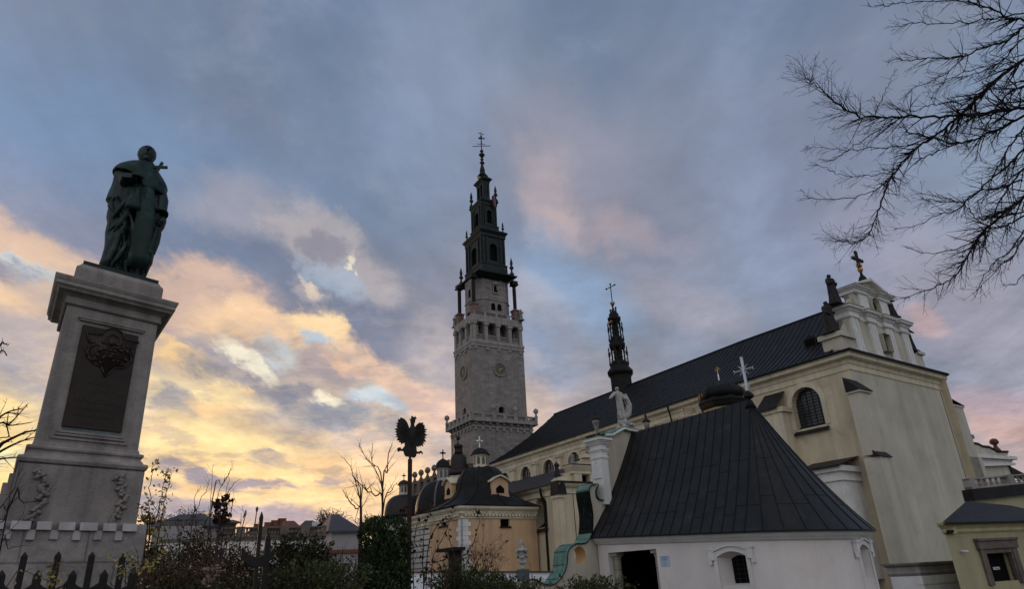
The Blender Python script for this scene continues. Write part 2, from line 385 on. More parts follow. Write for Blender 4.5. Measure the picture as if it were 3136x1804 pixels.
    def wall(s,x0,x1,z0,z1,ops=(),y=0,axis='y'):
        """wall sheet at y with real openings ops=[(cx,zb,w,h,arch,depth)] and their reveals"""
        tr=(lambda x,yy,z:(x,yy,z)) if axis=='y' else (lambda x,yy,z:(yy,x,z))
        ops=sorted(ops,key=lambda o:o[0]); x=x0
        def q(a,b,c2,d): s.add([tr(*a),tr(*b),tr(*c2),tr(*d)],[(0,1,2,3)])
        for cx_,zb,w,h,arch,dp in ops:
            l=cx_-w/2; r_=cx_+w/2
            q((x,y,z0),(l,y,z0),(l,y,z1),(x,y,z1))
            q((l,y,z0),(r_,y,z0),(r_,y,zb),(l,y,zb))
            if arch>0:
                rr=w/2*arch; zs=zb+h-rr; N=10; pts=[(cx_-w/2*math.cos(math.pi*i/N),zs+rr*math.sin(math.pi*i/N)) for i in range(N+1)]
            else: pts=[(l,zb+h),(r_,zb+h)]
            for a,b in zip(pts,pts[1:]): q((a[0],y,a[1]),(b[0],y,b[1]),(b[0],y,z1),(a[0],y,z1))
            out=[(l,zb)]+pts+[(r_,zb)]
            out=[out[0]]+[p for i,p in enumerate(out[1:]) ]
            for a,b in zip(out,out[1:]+out[:1]): q((a[0],y,a[1]),(a[0],y+dp,a[1]),(b[0],y+dp,b[1]),(b[0],y,b[1]))
            x=r_
        q((x,y,z0),(x1,y,z0),(x1,y,z1),(x,y,z1)); return s
    def build(s,name,m,parent=None,smooth=False,loc=None,warp=None,bevel=0):
        me=bpy.data.meshes.new(name); v=s.v
        if warp: v=[warp(p) for p in v]
        me.from_pydata(v,[],s.f)
        ms=m if isinstance(m,(list,tuple)) else [m]
        for q in ms: me.materials.append(q)
        if len(ms)>1: me.polygons.foreach_set('material_index',s.m)
        if smooth: me.polygons.foreach_set('use_smooth',[True]*len(me.polygons))
        me.update(); o=bpy.data.objects.new(name,me); COL.objects.link(o)
        if parent is not None: o.parent=parent
        if loc is not None: o.location=loc
        if bevel:
            b=o.modifiers.new('bevel','BEVEL'); b.width=bevel; b.segments=2; b.limit_method='ANGLE'; b.angle_limit=R(40)
        return o
def thing(name,label,cat,loc=(0,0,0),rz=0,group=None):
    o=bpy.data.objects.new(name,None); COL.objects.link(o); o.empty_display_size=.2
    o.location=loc; o.rotation_euler=(0,0,rz); return tag(o,label,cat,group)
def tag(o,label,cat,group=None):
    o['label']=label; o['category']=cat
    if group: o['group']=group
    return o
def lab(o,label): o['label']=label; return o
def struct(o,kind='structure'): o['kind']=kind; return o
class Fr:
    """upright frame: local x runs along compass bearing a, local y points away from the viewer side, z up"""
    def __init__(s,O,a,name,label,cat,group=None):
        s.O=Vector(O); s.a=a; s.U=Vector((azv(a)[0],azv(a)[1],0)); s.I=Vector((azv(a-90)[0],azv(a-90)[1],0))
        s.e=thing(name,label,cat,s.O,R(90-a),group)
    def px(s,x,y,off=0):
        r=ray(x,y); P=s.O+s.I*off; t=(P.x*s.I.x+P.y*s.I.y)/(r[0]*s.I.x+r[1]*s.I.y)
        q=Vector((r[0]*t,r[1]*t,EYE+r[2]*t))-s.O; return q.dot(s.U),q.z
    def pxs(s,x,y,off=0):
        r=ray(x,y); P=s.O+s.U*off; t=(P.x*s.U.x+P.y*s.U.y)/(r[0]*s.U.x+r[1]*s.U.y)
        q=Vector((r[0]*t,r[1]*t,EYE+r[2]*t))-s.O; return q.dot(s.I),q.z
    def pr(s,x,y,z):
        q=s.O+s.U*x+s.I*y; return proj(q.x,q.y,q.z+s.O.z if False else z+s.O.z)
    def w(s,x,y,z): return s.O+s.U*x+s.I*y+Vector((0,0,z))
def text(s,size,name,m,parent,loc,extr=.004,rot=(R(90),0,0),align='CENTER',sx=1):
    cu_=bpy.data.curves.new(name,'FONT'); cu_.body=s; cu_.size=size; cu_.extrude=extr; cu_.align_x=align; cu_.align_y='CENTER'
    o=bpy.data.objects.new(name,cu_); COL.objects.link(o)
    dg=bpy.context.evaluated_depsgraph_get(); me=bpy.data.meshes.new_from_object(o.evaluated_get(dg)); bpy.data.objects.remove(o)
    me.materials.clear(); me.materials.append(m); me.name=name
    o=bpy.data.objects.new(name,me); COL.objects.link(o); o.parent=parent; o.location=loc; o.rotation_euler=rot; o.scale=(sx,1,1); return o
def copy_tree(o,loc=None,rz=None,label=None):
    r=o.copy(); COL.objects.link(r)
    if loc is not None: r.location=loc
    if rz is not None: r.rotation_euler=(0,0,rz)
    if label: r['label']=label
    def kids(a,b):
        for ch in list(a.children):
            if ch==b: continue
            q=ch.copy(); COL.objects.link(q); q.parent=b; kids(ch,q)
    kids(o,r); return r
def interp(z,pts):
    return float(np.interp(z,[p[0] for p in pts],[p[1] for p in pts]))
# ---------------------------------------------------------------- robed figures
def robed(g,h=1.8,seed=0,w=1.0,lean=0,arms='rest',head=True,folds=9,depth=.8):
    """standing draped figure, feet at z=0, facing -y"""
    rnd=random.Random(seed); prof=[(0,.26),(.05,.25),(.25,.21),(.45,.19),(.56,.18),(.66,.175),(.75,.2),(.80,.205),(.835,.16),(.86,.075),(.875,.05)]
    vs=[];fs=[];n=40;J=34
    for j in range(J):
        t=j/(J-1)*.875; rr=interp(t,prof)*w*h*.76; am=.10*(1-t/.875)+.02
        for i in range(n):
            a=2*math.pi*i/n; f=1+am*math.sin(folds*a+3*math.sin(t*4+seed))+am*.5*math.sin(5*a+seed+t*7)
            vs.append((rr*f*math.cos(a)+lean*t*h,rr*f*depth*math.sin(a)*(1.0 if math.sin(a)<0 else .9),t*h))
    for j in range(J-1):
        for i in range(n): fs.append((j*n+i,j*n+(i+1)%n,(j+1)*n+(i+1)%n,(j+1)*n+i))
    fs.append(tuple(range(n-1,-1,-1))); fs.append(tuple((J-1)*n+i for i in range(n))); g.add(vs,fs)
    L=lean*h
    if head:
        g.lathe([(.001,.868*h),(.04*h,.875*h),(.052*h,.90*h),(.058*h,.935*h),(.055*h,.965*h),(.038*h,.99*h),(.001,h)],L,0,14,sy=1.15)
        g.tube([(L,-.06*h,.94*h),(L,-.075*h,.925*h),(L,-.062*h,.918*h)],[.008*h,.011*h,.006*h],5)
    sh=.80*h; sx=.15*w*h
    def arm(sd,el,hd,r0=.055):
        g.tube([(L+sd*sx*.8,0,sh),(L+sd*el[0]*h,el[1]*h,el[2]*h),(L+sd*hd[0]*h,hd[1]*h,hd[2]*h)],[r0*h*1.15,r0*h,r0*.6*h],8)
        g.ball((L+sd*hd[0]*h,hd[1]*h,hd[2]*h),.028*h,7)
    if arms=='rest': arm(-1,(.19,-.02,.62),(.13,-.14,.52)); arm(1,(.2,-.03,.62),(.1,-.15,.6))
    elif arms=='chest': arm(-1,(.21,-.03,.64),(.03,-.16,.68)); arm(1,(.21,-.03,.64),(.05,-.16,.64))
    elif arms=='out': arm(-1,(.22,-.06,.70),(.34,-.12,.60)); arm(1,(.2,-.05,.64),(.22,-.14,.6))
    elif arms=='point': arm(-1,(.2,-.02,.62),(.12,-.14,.6)); arm(1,(.25,-.05,.78),(.42,-.08,.74),.045)
    return g
def figure(name,label,cat,P,rz,h,m,arms='rest',seed=1,w=1.0,lean=0,base=.12,group=None,extra=None,tilt=0):
    g=G(); robed(g,h-base,seed,w,lean,arms); g.v=[(a,b,z+base) for a,b,z in g.v]
    g.ring(-.2*w*h,.2*w*h,-.17*h,.17*h,[(0,0),(.02*h,.0),(.02*h,base*.6),(0,base)])
    if extra: extra(g,h)
    o=g.build(name,m,None,True); o.location=P; o.rotation_euler=(0,tilt,rz); return tag(o,label,cat,group)
# ================================================================ MONUMENT
Mv=azv(-32.7); O0=Vector((12*Mv[0],12*Mv[1],0)); O0+=Vector((azv(40)[0],azv(40)[1],0))*(-.24)
PD=Fr(O0,40,'monument_pedestal','tall tapering pale stone pedestal with a brown bronze plaque, behind the spiked fence','pedestal')
e=PD.e
def sq(h,z0,z1,g=None): g=g or G(); return g.box(-h,h,-h,h,z0,z1)
g=G(); g.box(-1.0,1.0,-1.0,1.0,-.3,1.0); g.box(-.93,.93,-.93,.93,1.0,2.5); g.build('base',M_rough,e,bevel=.02)
g=G(); sq(.79,2.5,3.34,g)
for k,(zz,o) in enumerate([(2.62,.30),(2.78,.25),(2.93,.19),(3.08,.12),(3.2,.07)]): g.box(-.79-o,-.79+.01*k,-.70,.74,zz-.16+.003*k,zz+.002*k)
g.build('die',M_stone,e,bevel=.012)
g=G()
for i in range(9):
    x=-1.13+.26*i; w_=.085+.012*((i*7)%3)
    if i<8: g.frus(x-w_,x+w_,-.99,-.6,2.49,x-w_,x+w_,-.93,-.6,2.60)
    if i<7: g.frus(x+.13-.05,x+.13+.05,-.97,-.6,2.37+.006*(i%2),x+.13-.05,x+.13+.05,-.94,-.6,2.49)
for i in range(7):
    y=-.8+.26*i; g.box(-1.0,-.7,y,y+.15,2.49,2.60); g.box(.7,1.0,y,y+.15,2.49,2.60)
g.build('block_course',M_white,e,bevel=.01)
g=G(); g.ring(-.66,.66,-.66,.66,[(.12,3.345),(.15,3.36),(.165,3.40),(.15,3.435),(.10,3.445),(.085,3.47),(.06,3.50),(.06,3.53),(.085,3.545),(.09,3.57),(.075,3.59),(.03,3.60),(.02,3.64),(.0,3.66)])
g.build('base_moulding',M_stone,e)
g=G(); g.frus(-.665,.665,-.665,.665,3.65,-.645,.645,-.645,.645,5.66)
g.build('shaft',M_stone,e,bevel=.008)
g=G()
for (a,b,z0,z1,o) in [(-.47,.47,5.485,5.505,.03),(-.45,.45,5.455,5.475,.022),(-.43,.43,3.80,3.83,.03),(-.45,.45,3.76,3.785,.04),(-.50,.50,3.71,3.735,.025)]:
    g.box(a,b,-.665-o,-.6,z0,z1)
    if z0==5.455: g.box(-.45,.45,-.672,-.6,5.475,5.485); g.build('panel_moulding',M_stone,e); g=G()
g.box(-.5,.5,-.672,-.6,3.735,3.80); g.build('panel_moulding',M_stone,e)
g=G(); g.box(-.36,.36,-.683,-.6,3.79,3.872); g.build('stain_band',M_stain,e)
g=G(); g.ring(-.645,.645,-.645,.645,[(.02,5.655),(.045,5.67),(.05,5.69),(.03,5.70),(.03,5.78),(.06,5.80),(.09,5.815),(.15,5.83),(.17,5.86),(.205,5.885),(.205,5.935),(.215,5.945),(.235,5.99),(.235,6.015),(.02,6.06)])
g.build('cornice',M_stone,e)
g=G(); g.ring(-.6,.6,-.6,.6,[(.04,6.05),(.04,6.27),(.03,6.30),(.0,6.33),(-.02,6.36),(-.02,6.37)]); g.build('plinth',M_stone,e)
g=G(); g.box(-.56,.56,-.56,.56,6.37,6.44); g.build('bronze_slab',M_bronze,e)
# plaque with relief and lettering
pl=G().box(-.385,.385,-.70,-.6,3.885,5.385).build('plaque',M_plaque,e)
def ppx(x,y): return PD.px(130+x*.206,950+y*.3435,-.70)
g=G()
def cpt(x,y): # from crop 0,950 scale .3435
    return PD.px(x*.3435,950+y*.3435,-.70)
out=[(740,195),(870,215),(905,175),(960,158),(1020,165),(1065,205),(1075,255),(1210,285),(1140,350),(1155,420),(1130,480),(1070,515),(990,515),(905,590),(870,500),(800,465),(745,410),(735,340),(770,295)]
poly=[cpt(*p) for p in out]; g.prism(poly,-.712,-.695)
cx0,cz0=cpt(945,345)
for rad,zz,dz_ in ((.12,0.12,.02),):
    pass
def ringtube(cx_,cz_,rx,rz_,r_,y=-.715,a0=0,a1=2*math.pi,n=28): 
    g.tube([(cx_+rx*math.cos(a0+(a1-a0)*i/n),y,cz_+rz_*math.sin(a0+(a1-a0)*i/n)) for i in range(n+1)],r_,6,False)
x_,z_=cpt(975,275); ringtube(x_,z_,.105,.11,.013); ringtube(x_,z_,.08,.085,.008)
x_,z_=cpt(820,370); ringtube(x_,z_,.105,.115,.012,a0=R(60),a1=R(290)); x_,z_=cpt(1070,420); ringtube(x_,z_,.105,.115,.012,a0=R(-110),a1=R(120)); x_,z_=cpt(1045,330); ringtube(x_,z_,.05,.05,.009)
for a,b in zip(poly,poly[1:]+poly[:1]): g.tube([(a[0],-.715,a[1]),(b[0],-.715,b[1])],.011,5)
rn=random.Random(3)
for i in range(46):
    x_,z_=cpt(rn.uniform(790,1110),rn.uniform(270,470)); g.ball((x_,-.715,z_),rn.uniform(.012,.03),6)
x_,z_=cpt(860,350); g.lathe([(.001,z_-.05),(.035,z_-.03),(.042,z_),(.03,z_+.04),(.001,z_+.055)],x_,-.72,8)
x_,z_=cpt(960,290); g.lathe([(.001,z_-.06),(.045,z_-.03),(.05,z_+.02),(.03,z_+.055),(.001,z_+.065)],x_,-.72,8)
g.build('relief',M_relief,pl,True)
u0=-.0
for s_,yy,sz in [('KS. KORD.',655,.085),('AUGUSTYNOWI',725,.10),('KORDECKIEMU',810,.105),('PRZEOROWI',880,.075),('JASNOGÓRSKIEMU',940,.075),('KLASZTOR',1005,.075)]:
    xm=905-(yy-650)*.28; _,z_=cpt(xm,yy)
    text(s_,sz,'inscription',M_letter,pl,(0,-.703,z_+.0),.003,sx=.9 if sz<.1 else .82)
# stone garlands on the die
def garland(cx_,mir,seed):
    g=G(); r2=random.Random(seed)
    for i in range(26):
        t=i/25; z=3.24-.62*t; x=cx_+mir*(.02+.10*math.sin(t*3.0)+r2.uniform(-.05,.05)); a=r2.uniform(-.9,.9)
        n=7; pts=[]; 
        g.tube([(x-.05*math.cos(a),-.80,z-.05*math.sin(a)),(x,-.835-r2.uniform(0,.02),z),(x+.05*math.cos(a),-.80,z+.05*math.sin(a))],[.008,.032,.01],6)
    g.build('garland',M_stone,e,True)
garland(-.55,1,1); garland(.42,1,2)
g=G(); r2=random.Random(9)
for i in range(22):
    z=3.1-.5*i/21; y=-.1+.16*math.sin(i); g.tube([(-1.02+(.3*(3.1-z)*-.3),y-.06,z),(-1.06,y,z+.02),(-1.02,y+.05,z-.03)],[.01,.04,.01],6)
g.build('garland',M_stone,e,True)
def shear(o):
    if o.type!='MESH': return
    o.data.transform(Matrix(((1,.238,0,.238*.88),(0,1,0,0),(0,0,1,0),(0,0,0,1))))
for o in list(PD.e.children):
    if o is pl: o.location.x+=.045
    else: shear(o)
# ================================================================ STATUE of a robed priest
ST=Fr(PD.w(.21,0,6.44),57.3,'bronze_statue','dark green bronze statue of a robed priest holding a cross, on the tall pedestal','statue')
def sp(x,y,off=0): return ST.px(300+x*.2952,440+y*.2952,off)
Lp=[(1380,60),(1250,8),(1200,28),(1100,58),(1060,65),(1030,68),(960,70),(920,72),(880,80),(820,95),(760,85),(700,95),(640,115),(610,98),(580,78),(520,100),(490,112),(450,132),(400,150),(330,164),(290,172),(270,200),(250,262),(240,330),(232,390),(222,420)]
Rp=[(1385,500),(1290,540),(1250,565),(1200,575),(1100,598),(1060,603),(1030,635),(960,650),(920,655),(880,688),(820,710),(760,712),(700,700),(640,685),(580,683),(520,684),(490,700),(450,682),(400,655),(330,612),(300,590),(290,575),(270,570),(255,560),(240,560),(225,560)]
Lz=sorted([(sp(x,y)[1],sp(x,y)[0]) for y,x in Lp]); Rz=sorted([(sp(x,y)[1],sp(x,y)[0]) for y,x in Rp])
g=G(); vs=[];fs=[]; n=220; J=120; ztop=min(Lz[-1][0],Rz[-1][0]); 
for j in range(J):
    t=j/(J-1); z=ztop*t; l=interp(z,Lz); r_=interp(z,Rz); cxm=(l+r_)/2; a_=(r_-l)/2; b_=min(.36,a_*.85)*(1-.25*t)
    if t>.86: b_*=1-.45*(t-.86)/.14
    am=.12*(1-t)**.6+.012
    for i in range(n):
        th=2*math.pi*i/n; ca,sa_=math.cos(th),math.sin(th)
        f=1.0
        fold=1-2*abs(math.sin(5*th+1.4*math.sin(2.6*t*2+th)))**.8; fold=.65*fold+.35*(1-2*abs(math.sin(10.5*th+2.5*t)))
        side=abs(sa_)**.6
        f=1+am*fold*side*1.3
        # diagonal drapery swag across the hips
        sw=math.exp(-((t-.42-.16*ca)/.05)**2)*.10+math.exp(-((t-.30-.2*ca)/.04)**2)*.07+math.exp(-((t-.60-.1*ca)/.03)**2)*.05
        f+=sw*side*(1 if sa_<0 else .3)
        # hollow between the open mantle fronts
        x=cxm+a_*ca*(1 if side<.5 else min(1,f) if abs(ca)>.8 else f); y=b_*sa_*f
        if sa_<0 and t<.62: y+= .07*math.exp(-((ca+.15)/.14)**2)*(1-t)
        vs.append((x,y,z))
for j in range(J-1):
    for i in range(n): fs.append((j*n+i,j*n+(i+1)%n,(j+1)*n+(i+1)%n,(j+1)*n+i))
fs.append(tuple(range(n-1,-1,-1))); fs.append(tuple((J-1)*n+i for i in range(n))); g.add(vs,fs)
# neck and head, chin lifted
hx,hz=sp(505,135); nx_,nz=sp(495,235)
g.tube([(nx_,.02,nz-.12),(nx_,.0,nz+.0),(hx,-.02,hz-.08)],[.17,.125,.11],14)
def egg(cx_,cy,cz,rx,ry,rz_,tilt=.0,nn=18,mm=14):
    vs=[];fs=[]
    for j in range(mm+1):
        ph=math.pi*j/mm
        for i in range(nn):
            th=2*math.pi*i/nn; x=rx*math.sin(ph)*math.cos(th); y=ry*math.sin(ph)*math.sin(th); z=rz_*math.cos(ph)
            if z<0: x*=1-.22*(-z/rz_)
            y2=y*math.cos(tilt)-z*math.sin(tilt); z2=y*math.sin(tilt)+z*math.cos(tilt); vs.append((cx_+x,cy+y2,cz+z2))
    for j in range(mm):
        for i in range(nn): fs.append((j*nn+i,j*nn+(i+1)%nn,(j+1)*nn+(i+1)%nn,(j+1)*nn+i))
    g.add(vs,fs)
egg(hx,-.03,hz,.148,.17,.205,-.35)
g.tube([(hx,-.19,hz+.10),(hx,-.232,hz+.03),(hx,-.195,hz+.012)],[.018,.03,.02],7) # nose
g.tube([(hx-.055,-.185,hz+.098),(hx,-.198,hz+.112),(hx+.055,-.185,hz+.098)],.014,6)
g.tube([(hx-.04,-.192,hz-.035),(hx,-.208,hz-.04),(hx+.04,-.192,hz-.035)],.013,6)
g.ball((hx,-.155,hz-.125),.05,8)
for sd in (-1,1): g.tube([(hx+sd*.138,.01,hz+.05),(hx+sd*.146,.015,hz+.02),(hx+sd*.136,.01,hz-.02)],[.008,.013,.008],6)
def fronty(x,z):
    l=interp(z,Lz); r_=interp(z,Rz); cm=(l+r_)/2; a_=max(.05,(r_-l)/2); t=z/ztop; b_=min(.36,a_*.85)*(1-.25*t); q=max(-.98,min(.98,(x-cm)/a_)); return -b_*math.sqrt(1-q*q)
for P_,r0_ in (([(380,500),(300,590),(210,680),(140,770)],.055),([(400,560),(330,690),(250,800),(170,890)],.05),([(350,660),(270,760),(190,830),(110,870)],.045),([(560,480),(600,600),(625,700),(640,800)],.04),([(600,500),(575,650),(560,800)],.035),([(320,700),(365,850),(370,1000),(345,1150),(300,1270)],.055),([(250,850),(200,1000),(150,1130),(100,1240)],.05),([(310,1000),(260,1100),(190,1200),(150,1260)],.045),([(120,620),(150,740),(120,860)],.05),([(170,520),(140,600),(160,680)],.06),([(585,960),(560,1080),(530,1200),(500,1330)],.045),([(440,700),(430,900),(400,1100),(360,1290)],.03),([(550,700),(530,900),(490,1100),(450,1310)],.03)):
    pts_=[]
    for (x,y) in P_:
        u_,z_=sp(x,y,-.3); pts_.append(Vector((u_,fronty(u_,z_)-.02,z_)))
    Q_=[]
    for i in range(len(pts_)-1):
        for k in range(5): q=pts_[i].lerp(pts_[i+1],k/5); Q_.append(Vector((q.x,fronty(q.x,q.z)-.012,q.z)))
    Q_.append(pts_[-1]); g.tube(Q_,[r0_*(.12+.80*math.sin(math.pi*(i+.5)/len(Q_))) for i in range(len(Q_))],7)
fig=g.build('figure',M_bronze,ST.e,True)
rm=fig.modifiers.new('fuse','REMESH'); rm.mode='VOXEL'; rm.voxel_size=.011; rm.use_smooth_shade=True
# hair
g=G(); egg(hx,.0,hz+.045,.152,.165,.17,-.2); g.build('hair',M_bronze,fig,True)
# shoulder cape, left and right lobes with a hem
g=G(); vs=[];fs=[]; n=64
capL=[(sp(160,400),),(0,)]
zt=sp(500,245)[1]
for j in range(13):
    t=j/12
    for i in range(n):
        th=2*math.pi*i/n; ca,sa_=math.cos(th),math.sin(th)
        zlow=zt-(.50 if ca>0 else .34)-.10*ca-.12*(1 if sa_<0 else 0)*(1-abs(ca))
        z=zt+(zlow-zt)*t; l=interp(z,Lz)-.012; r_=interp(z,Rz)+.014; cm=(l+r_)/2; a_=(r_-l)/2
        b_=.17+.17*math.sin(min(1,t*1.3)*math.pi/2)+.012*math.sin(11*th)*t
        if t<.1: a_*=.55
        vs.append((cm+a_*ca,b_*sa_*1.08,z+.012))
for j in range(12):
    for i in range(n): fs.append((j*n+i,j*n+(i+1)%n,(j+1)*n+(i+1)%n,(j+1)*n+i))
g.add(vs,fs); cape=g.build('cape',M_bronzeL,ST.e,True); so_=cape.modifiers.new('t','SOLIDIFY'); so_.thickness=.025
# collar
g=G(); g.lathe([(.17,zt-.06),(.155,zt+.02),(.145,zt+.07),(.13,zt+.07)],nx_,.01,18,cap=False); g.build('collar',M_bronze,ST.e,True)
# right arm across the chest, hand with fingers
def hand(g,P,d,up,s=.1,curl=.5):
    d=Vector(d).normalized(); up=Vector(up).normalized(); sd=d.cross(up).normalized(); P=Vector(P)
    g.tube([P-d*s*.5,P,P+d*s*.55],[s*.28,s*.36,s*.30],8)
    for k in range(4):
        o=sd*(k-1.5)*s*.19; L_=s*(.62,.72,.68,.52)[k]; b=P+d*s*.5+o
        g.tube([b,b+d*L_*.45-up*curl*.1*s,b+d*L_*.75-up*curl*.45*s,b+d*L_*.8-up*curl*.8*s],[s*.1,s*.095,s*.085,s*.06],6)
    b=P+sd*s*-.3; g.tube([b,b+d*s*.35-sd*s*.25,b+d*s*.6-sd*s*.15],[s*.11,s*.1,s*.07],6)
g=G(); a0=sp(275,345); a1=sp(225,480); a2=sp(370,445)
g.tube([(a0[0],-.08,a0[1]),(a1[0]+.1,-.27,a1[1]+.03),(a2[0]-.12,-.40,a2[1]-.02)],[.13,.13,.09],12)
hand(g,(a2[0],-.43,a2[1]),(1,-.1,.1),(0,-1,.3),.12,.7)
# left arm hanging, hand gathering the mantle
b0=sp(640,400); b1=sp(660,640); b2=sp(650,800); b3=sp(645,875)
g.tube([(b0[0]-.06,-.02,b0[1]),(b1[0]-.02,-.12,b1[1]),(b2[0]-.03,-.24,b2[1])],[.13,.12,.10],12)
g.tube([(b2[0]-.03,-.23,b2[1]+.04),(b2[0]-.03,-.25,b2[1]-.01)],[.125,.13],12)
hand(g,(b3[0],-.30,b3[1]+.01),(-.35,-.2,-1),(.3,-1,0),.12,.6)
arms=g.build('sleeved_arms',M_bronze,fig,True); rm=arms.modifiers.new('fuse','REMESH'); rm.mode='VOXEL'; rm.voxel_size=.011; rm.use_smooth_shade=True
# hanging mantle fronts
g=G()
def ribbon(pts,ws,y=-.34,yb=-.30,bul=.03):
    vs=[];fs=[];m=6
    for (x,z),w in zip(pts,ws):
        for k in range(m+1):
            u_=k/m; vs.append((x+(u_-.5)*w,y-bul*math.sin(u_*math.pi)-.02*math.sin(u_*9+z*5),z))
    for j in range(len(pts)-1):
        for k in range(m): fs.append((j*(m+1)+k,j*(m+1)+k+1,(j+1)*(m+1)+k+1,(j+1)*(m+1)+k))
    g.add(vs,fs)
ribbon([sp(400,480,-.33),sp(385,560,-.35),sp(370,640,-.36),sp(362,690,-.36)],[.10,.16,.22,.24],-.37)
ribbon([sp(500,470,-.3),sp(500,700,-.35),sp(470,950,-.36),sp(430,1150,-.36),sp(395,1290,-.36)],[.22,.26,.30,.32,.28],-.355)
sw=g.build('mantle_front',M_bronzeL,ST.e,True); so_=sw.modifiers.new('t','SOLIDIFY'); so_.thickness=.02
g=G(); ribbon([sp(620,885,-.3),sp(600,950,-.3),sp(570,1030,-.3),sp(520,1150,-.3)],[.10,.16,.2,.2],-.34); g.build('gathered_cloth',M_bronzeL,ST.e,True)
# crucifix
g=G(); p0=sp(560,370,-.2); p1=sp(668,196,-.2); q0=sp(562,240,-.2); q1=sp(722,246,-.2)
g.tube([(p0[0],-.2,p0[1]),(p1[0],-.2,p1[1])],.034,4); g.tube([(q0[0],-.2,q0[1]),(q1[0],-.2,q1[1])],.030,4)
g.build('cross',M_bronze,ST.e)
# ================================================================ FENCE before the monument
FN=Fr(at(210,1700,9.0)-Vector((0,0,at(210,1700,9.0).z)),50,'iron_fence','black wrought iron fence of crescent spikes in front of the stone pedestal','fence')
e=FN.e
def spike(fr,xtop,tall,sc=1.0,ws=1.0):
    x,z=fr.px(*xtop); g=G(); w=.03*sc*ws
    if tall:
        g.box(x-w,x+w,-.02,.02,.2,z-.05); g.add([(x-w,-.02,z-.05),(x+w,-.02,z-.05),(x+w,.02,z-.05),(x-w,.02,z-.05),(x,0,z)],[(0,1,4),(1,2,4),(2,3,4),(3,0,4)])
        zc=z-.40*sc; N=16; o=[];i_=[]
        for k in range(N+1):
            a=math.pi+math.pi*k/N; R1=.135*sc; o.append((x+R1*math.cos(a),zc+.09*sc+R1*1.05*math.sin(a)+.0)); i_.append((x+R1*math.cos(a)*.93,zc+.10*sc+R1*.55*math.sin(a)+.02*abs(math.cos(a))))
        g.prism(o+i_[::-1],-.022,.022)
        g.build('crescent_spike',M_iron,fr.e,bevel=.004)
    else:
        w=.038*sc*ws; g.box(x-w,x+w,-.02,.02,.2,z-.06); g.add([(x-w,-.02,z-.06),(x+w,-.02,z-.06),(x+w,.02,z-.06),(x-w,.02,z-.06),(x,0,z)],[(0,1,4),(1,2,4),(2,3,4),(3,0,4)])
        g.build('short_spike',M_iron,fr.e,bevel=.004)
for p in ((78,1690),(181,1688),(284,1689),(378,1694)): spike(FN,p,True)
for p in ((8,1745),(119,1745),(226,1745),(322,1744),(410,1740)): spike(FN,p,False)
x0=FN.px(0,1745)[0]-.5; x1=FN.px(430,1745)[0]
G().box(x0,x1,-.03,.03,1.35,1.40).build('rail',M_iron,e); G().box(x0,x1,-.03,.03,.2,.26).build('rail',M_iron,e); G().box(x0,x1,-.15,.15,0,.2).build('kerb',M_stone,e)
FN2=Fr(at(802,1570,6.4)-Vector((0,0,at(802,1570,6.4).z)),62,'iron_fence','rusty iron railing with one tall crescent spike beside a broad short spike','fence')
spike(FN2,(802,1565),True,1.0,.5); spike(FN2,(823,1627),False,1.2,.5)
x_,z_=FN2.px(802,1565)
for k in range(5):
    g=G(); xx=x_-.28-.19*k; zz=z_-.62; w=.02; g.box(xx-w,xx+w,-.02,.02,.2,zz); g.add([(xx-w,-.02,zz),(xx+w,-.02,zz),(xx+w,.02,zz),(xx-w,.02,zz),(xx,0,zz+.07)],[(0,1,4),(1,2,4),(2,3,4),(3,0,4)]); g.build('short_spike',M_iron,FN2.e)
G().box(x_-1.3,x_+.2,-.03,.03,1.2,1.25).build('rail',M_iron,FN2.e); G().box(x_-1.3,x_+.2,-.12,.12,0,.2).build('kerb',M_stone,FN2.e)
# ================================================================ EAGLE on a post
EP=Fr(at(1256,1400,14)-Vector((0,0,at(1256,1400,14).z)),85,'eagle_post','rusty square iron post carrying a black iron eagle with spread wings','post')
def ep(x,y): return EP.px(1180+x*.1099,1260+y*.1099)
pts=[(722,110),(745,155),(770,130),(785,165),(810,165),(845,130),(850,185),(885,185),(840,230),(835,300),(815,330),(808,400),(825,450),(870,380),(920,340),(1000,322),(1070,325),(1040,370),(1110,395),(1070,430),(1115,440),(1080,490),(1165,505),(1095,555),(1150,575),(1090,610),(1170,670),(1090,700),(1150,745),(1090,750),(1140,860),(1060,850),(1100,915),(1045,900),(1065,985),(985,950),(980,1005),(940,970),(920,1005),(870,980),(880,1125),(940,1130),(990,1095),(1045,1150),(1040,1210),(1015,1200),(1000,1160),(960,1180),(945,1220),(930,1180),(870,1195),(860,1250),(820,1290),(760,1305),(735,1270),(715,1340),(665,1340),(640,1265),(590,1270),(540,1240),(520,1190),(500,1120),(440,1105),(380,1120),(350,1140),(325,1060),(350,1020),(430,1010),(450,1060),(480,1050),(545,960),(530,920),(580,845),(540,885),(480,900),(440,925),(420,860),(370,870),(400,820),(320,815),(355,730),(275,720),(340,695),(280,650),(330,620),(265,570),(330,560),(250,500),(320,480),(340,470),(295,405),(350,400),(295,335),(360,330),(335,270),(370,280),(340,225),(410,225),(415,180),(480,190),(550,230),(610,310),(650,400),(670,470),(690,460),(705,400),(700,300),(670,200),(715,230)]
g=G(); pp=[ep(*p) for p in pts]; g.prism(pp,-.016,.016)
bx,bz=ep(755,650); g.lathe([(.02,bz-.28),(.06,bz-.18),(.085,bz-.05),(.09,bz+.05),(.06,bz+.14),(.035,bz+.2),(.04,bz+.3),(.02,bz+.34)],bx,0,12,sy=.6)
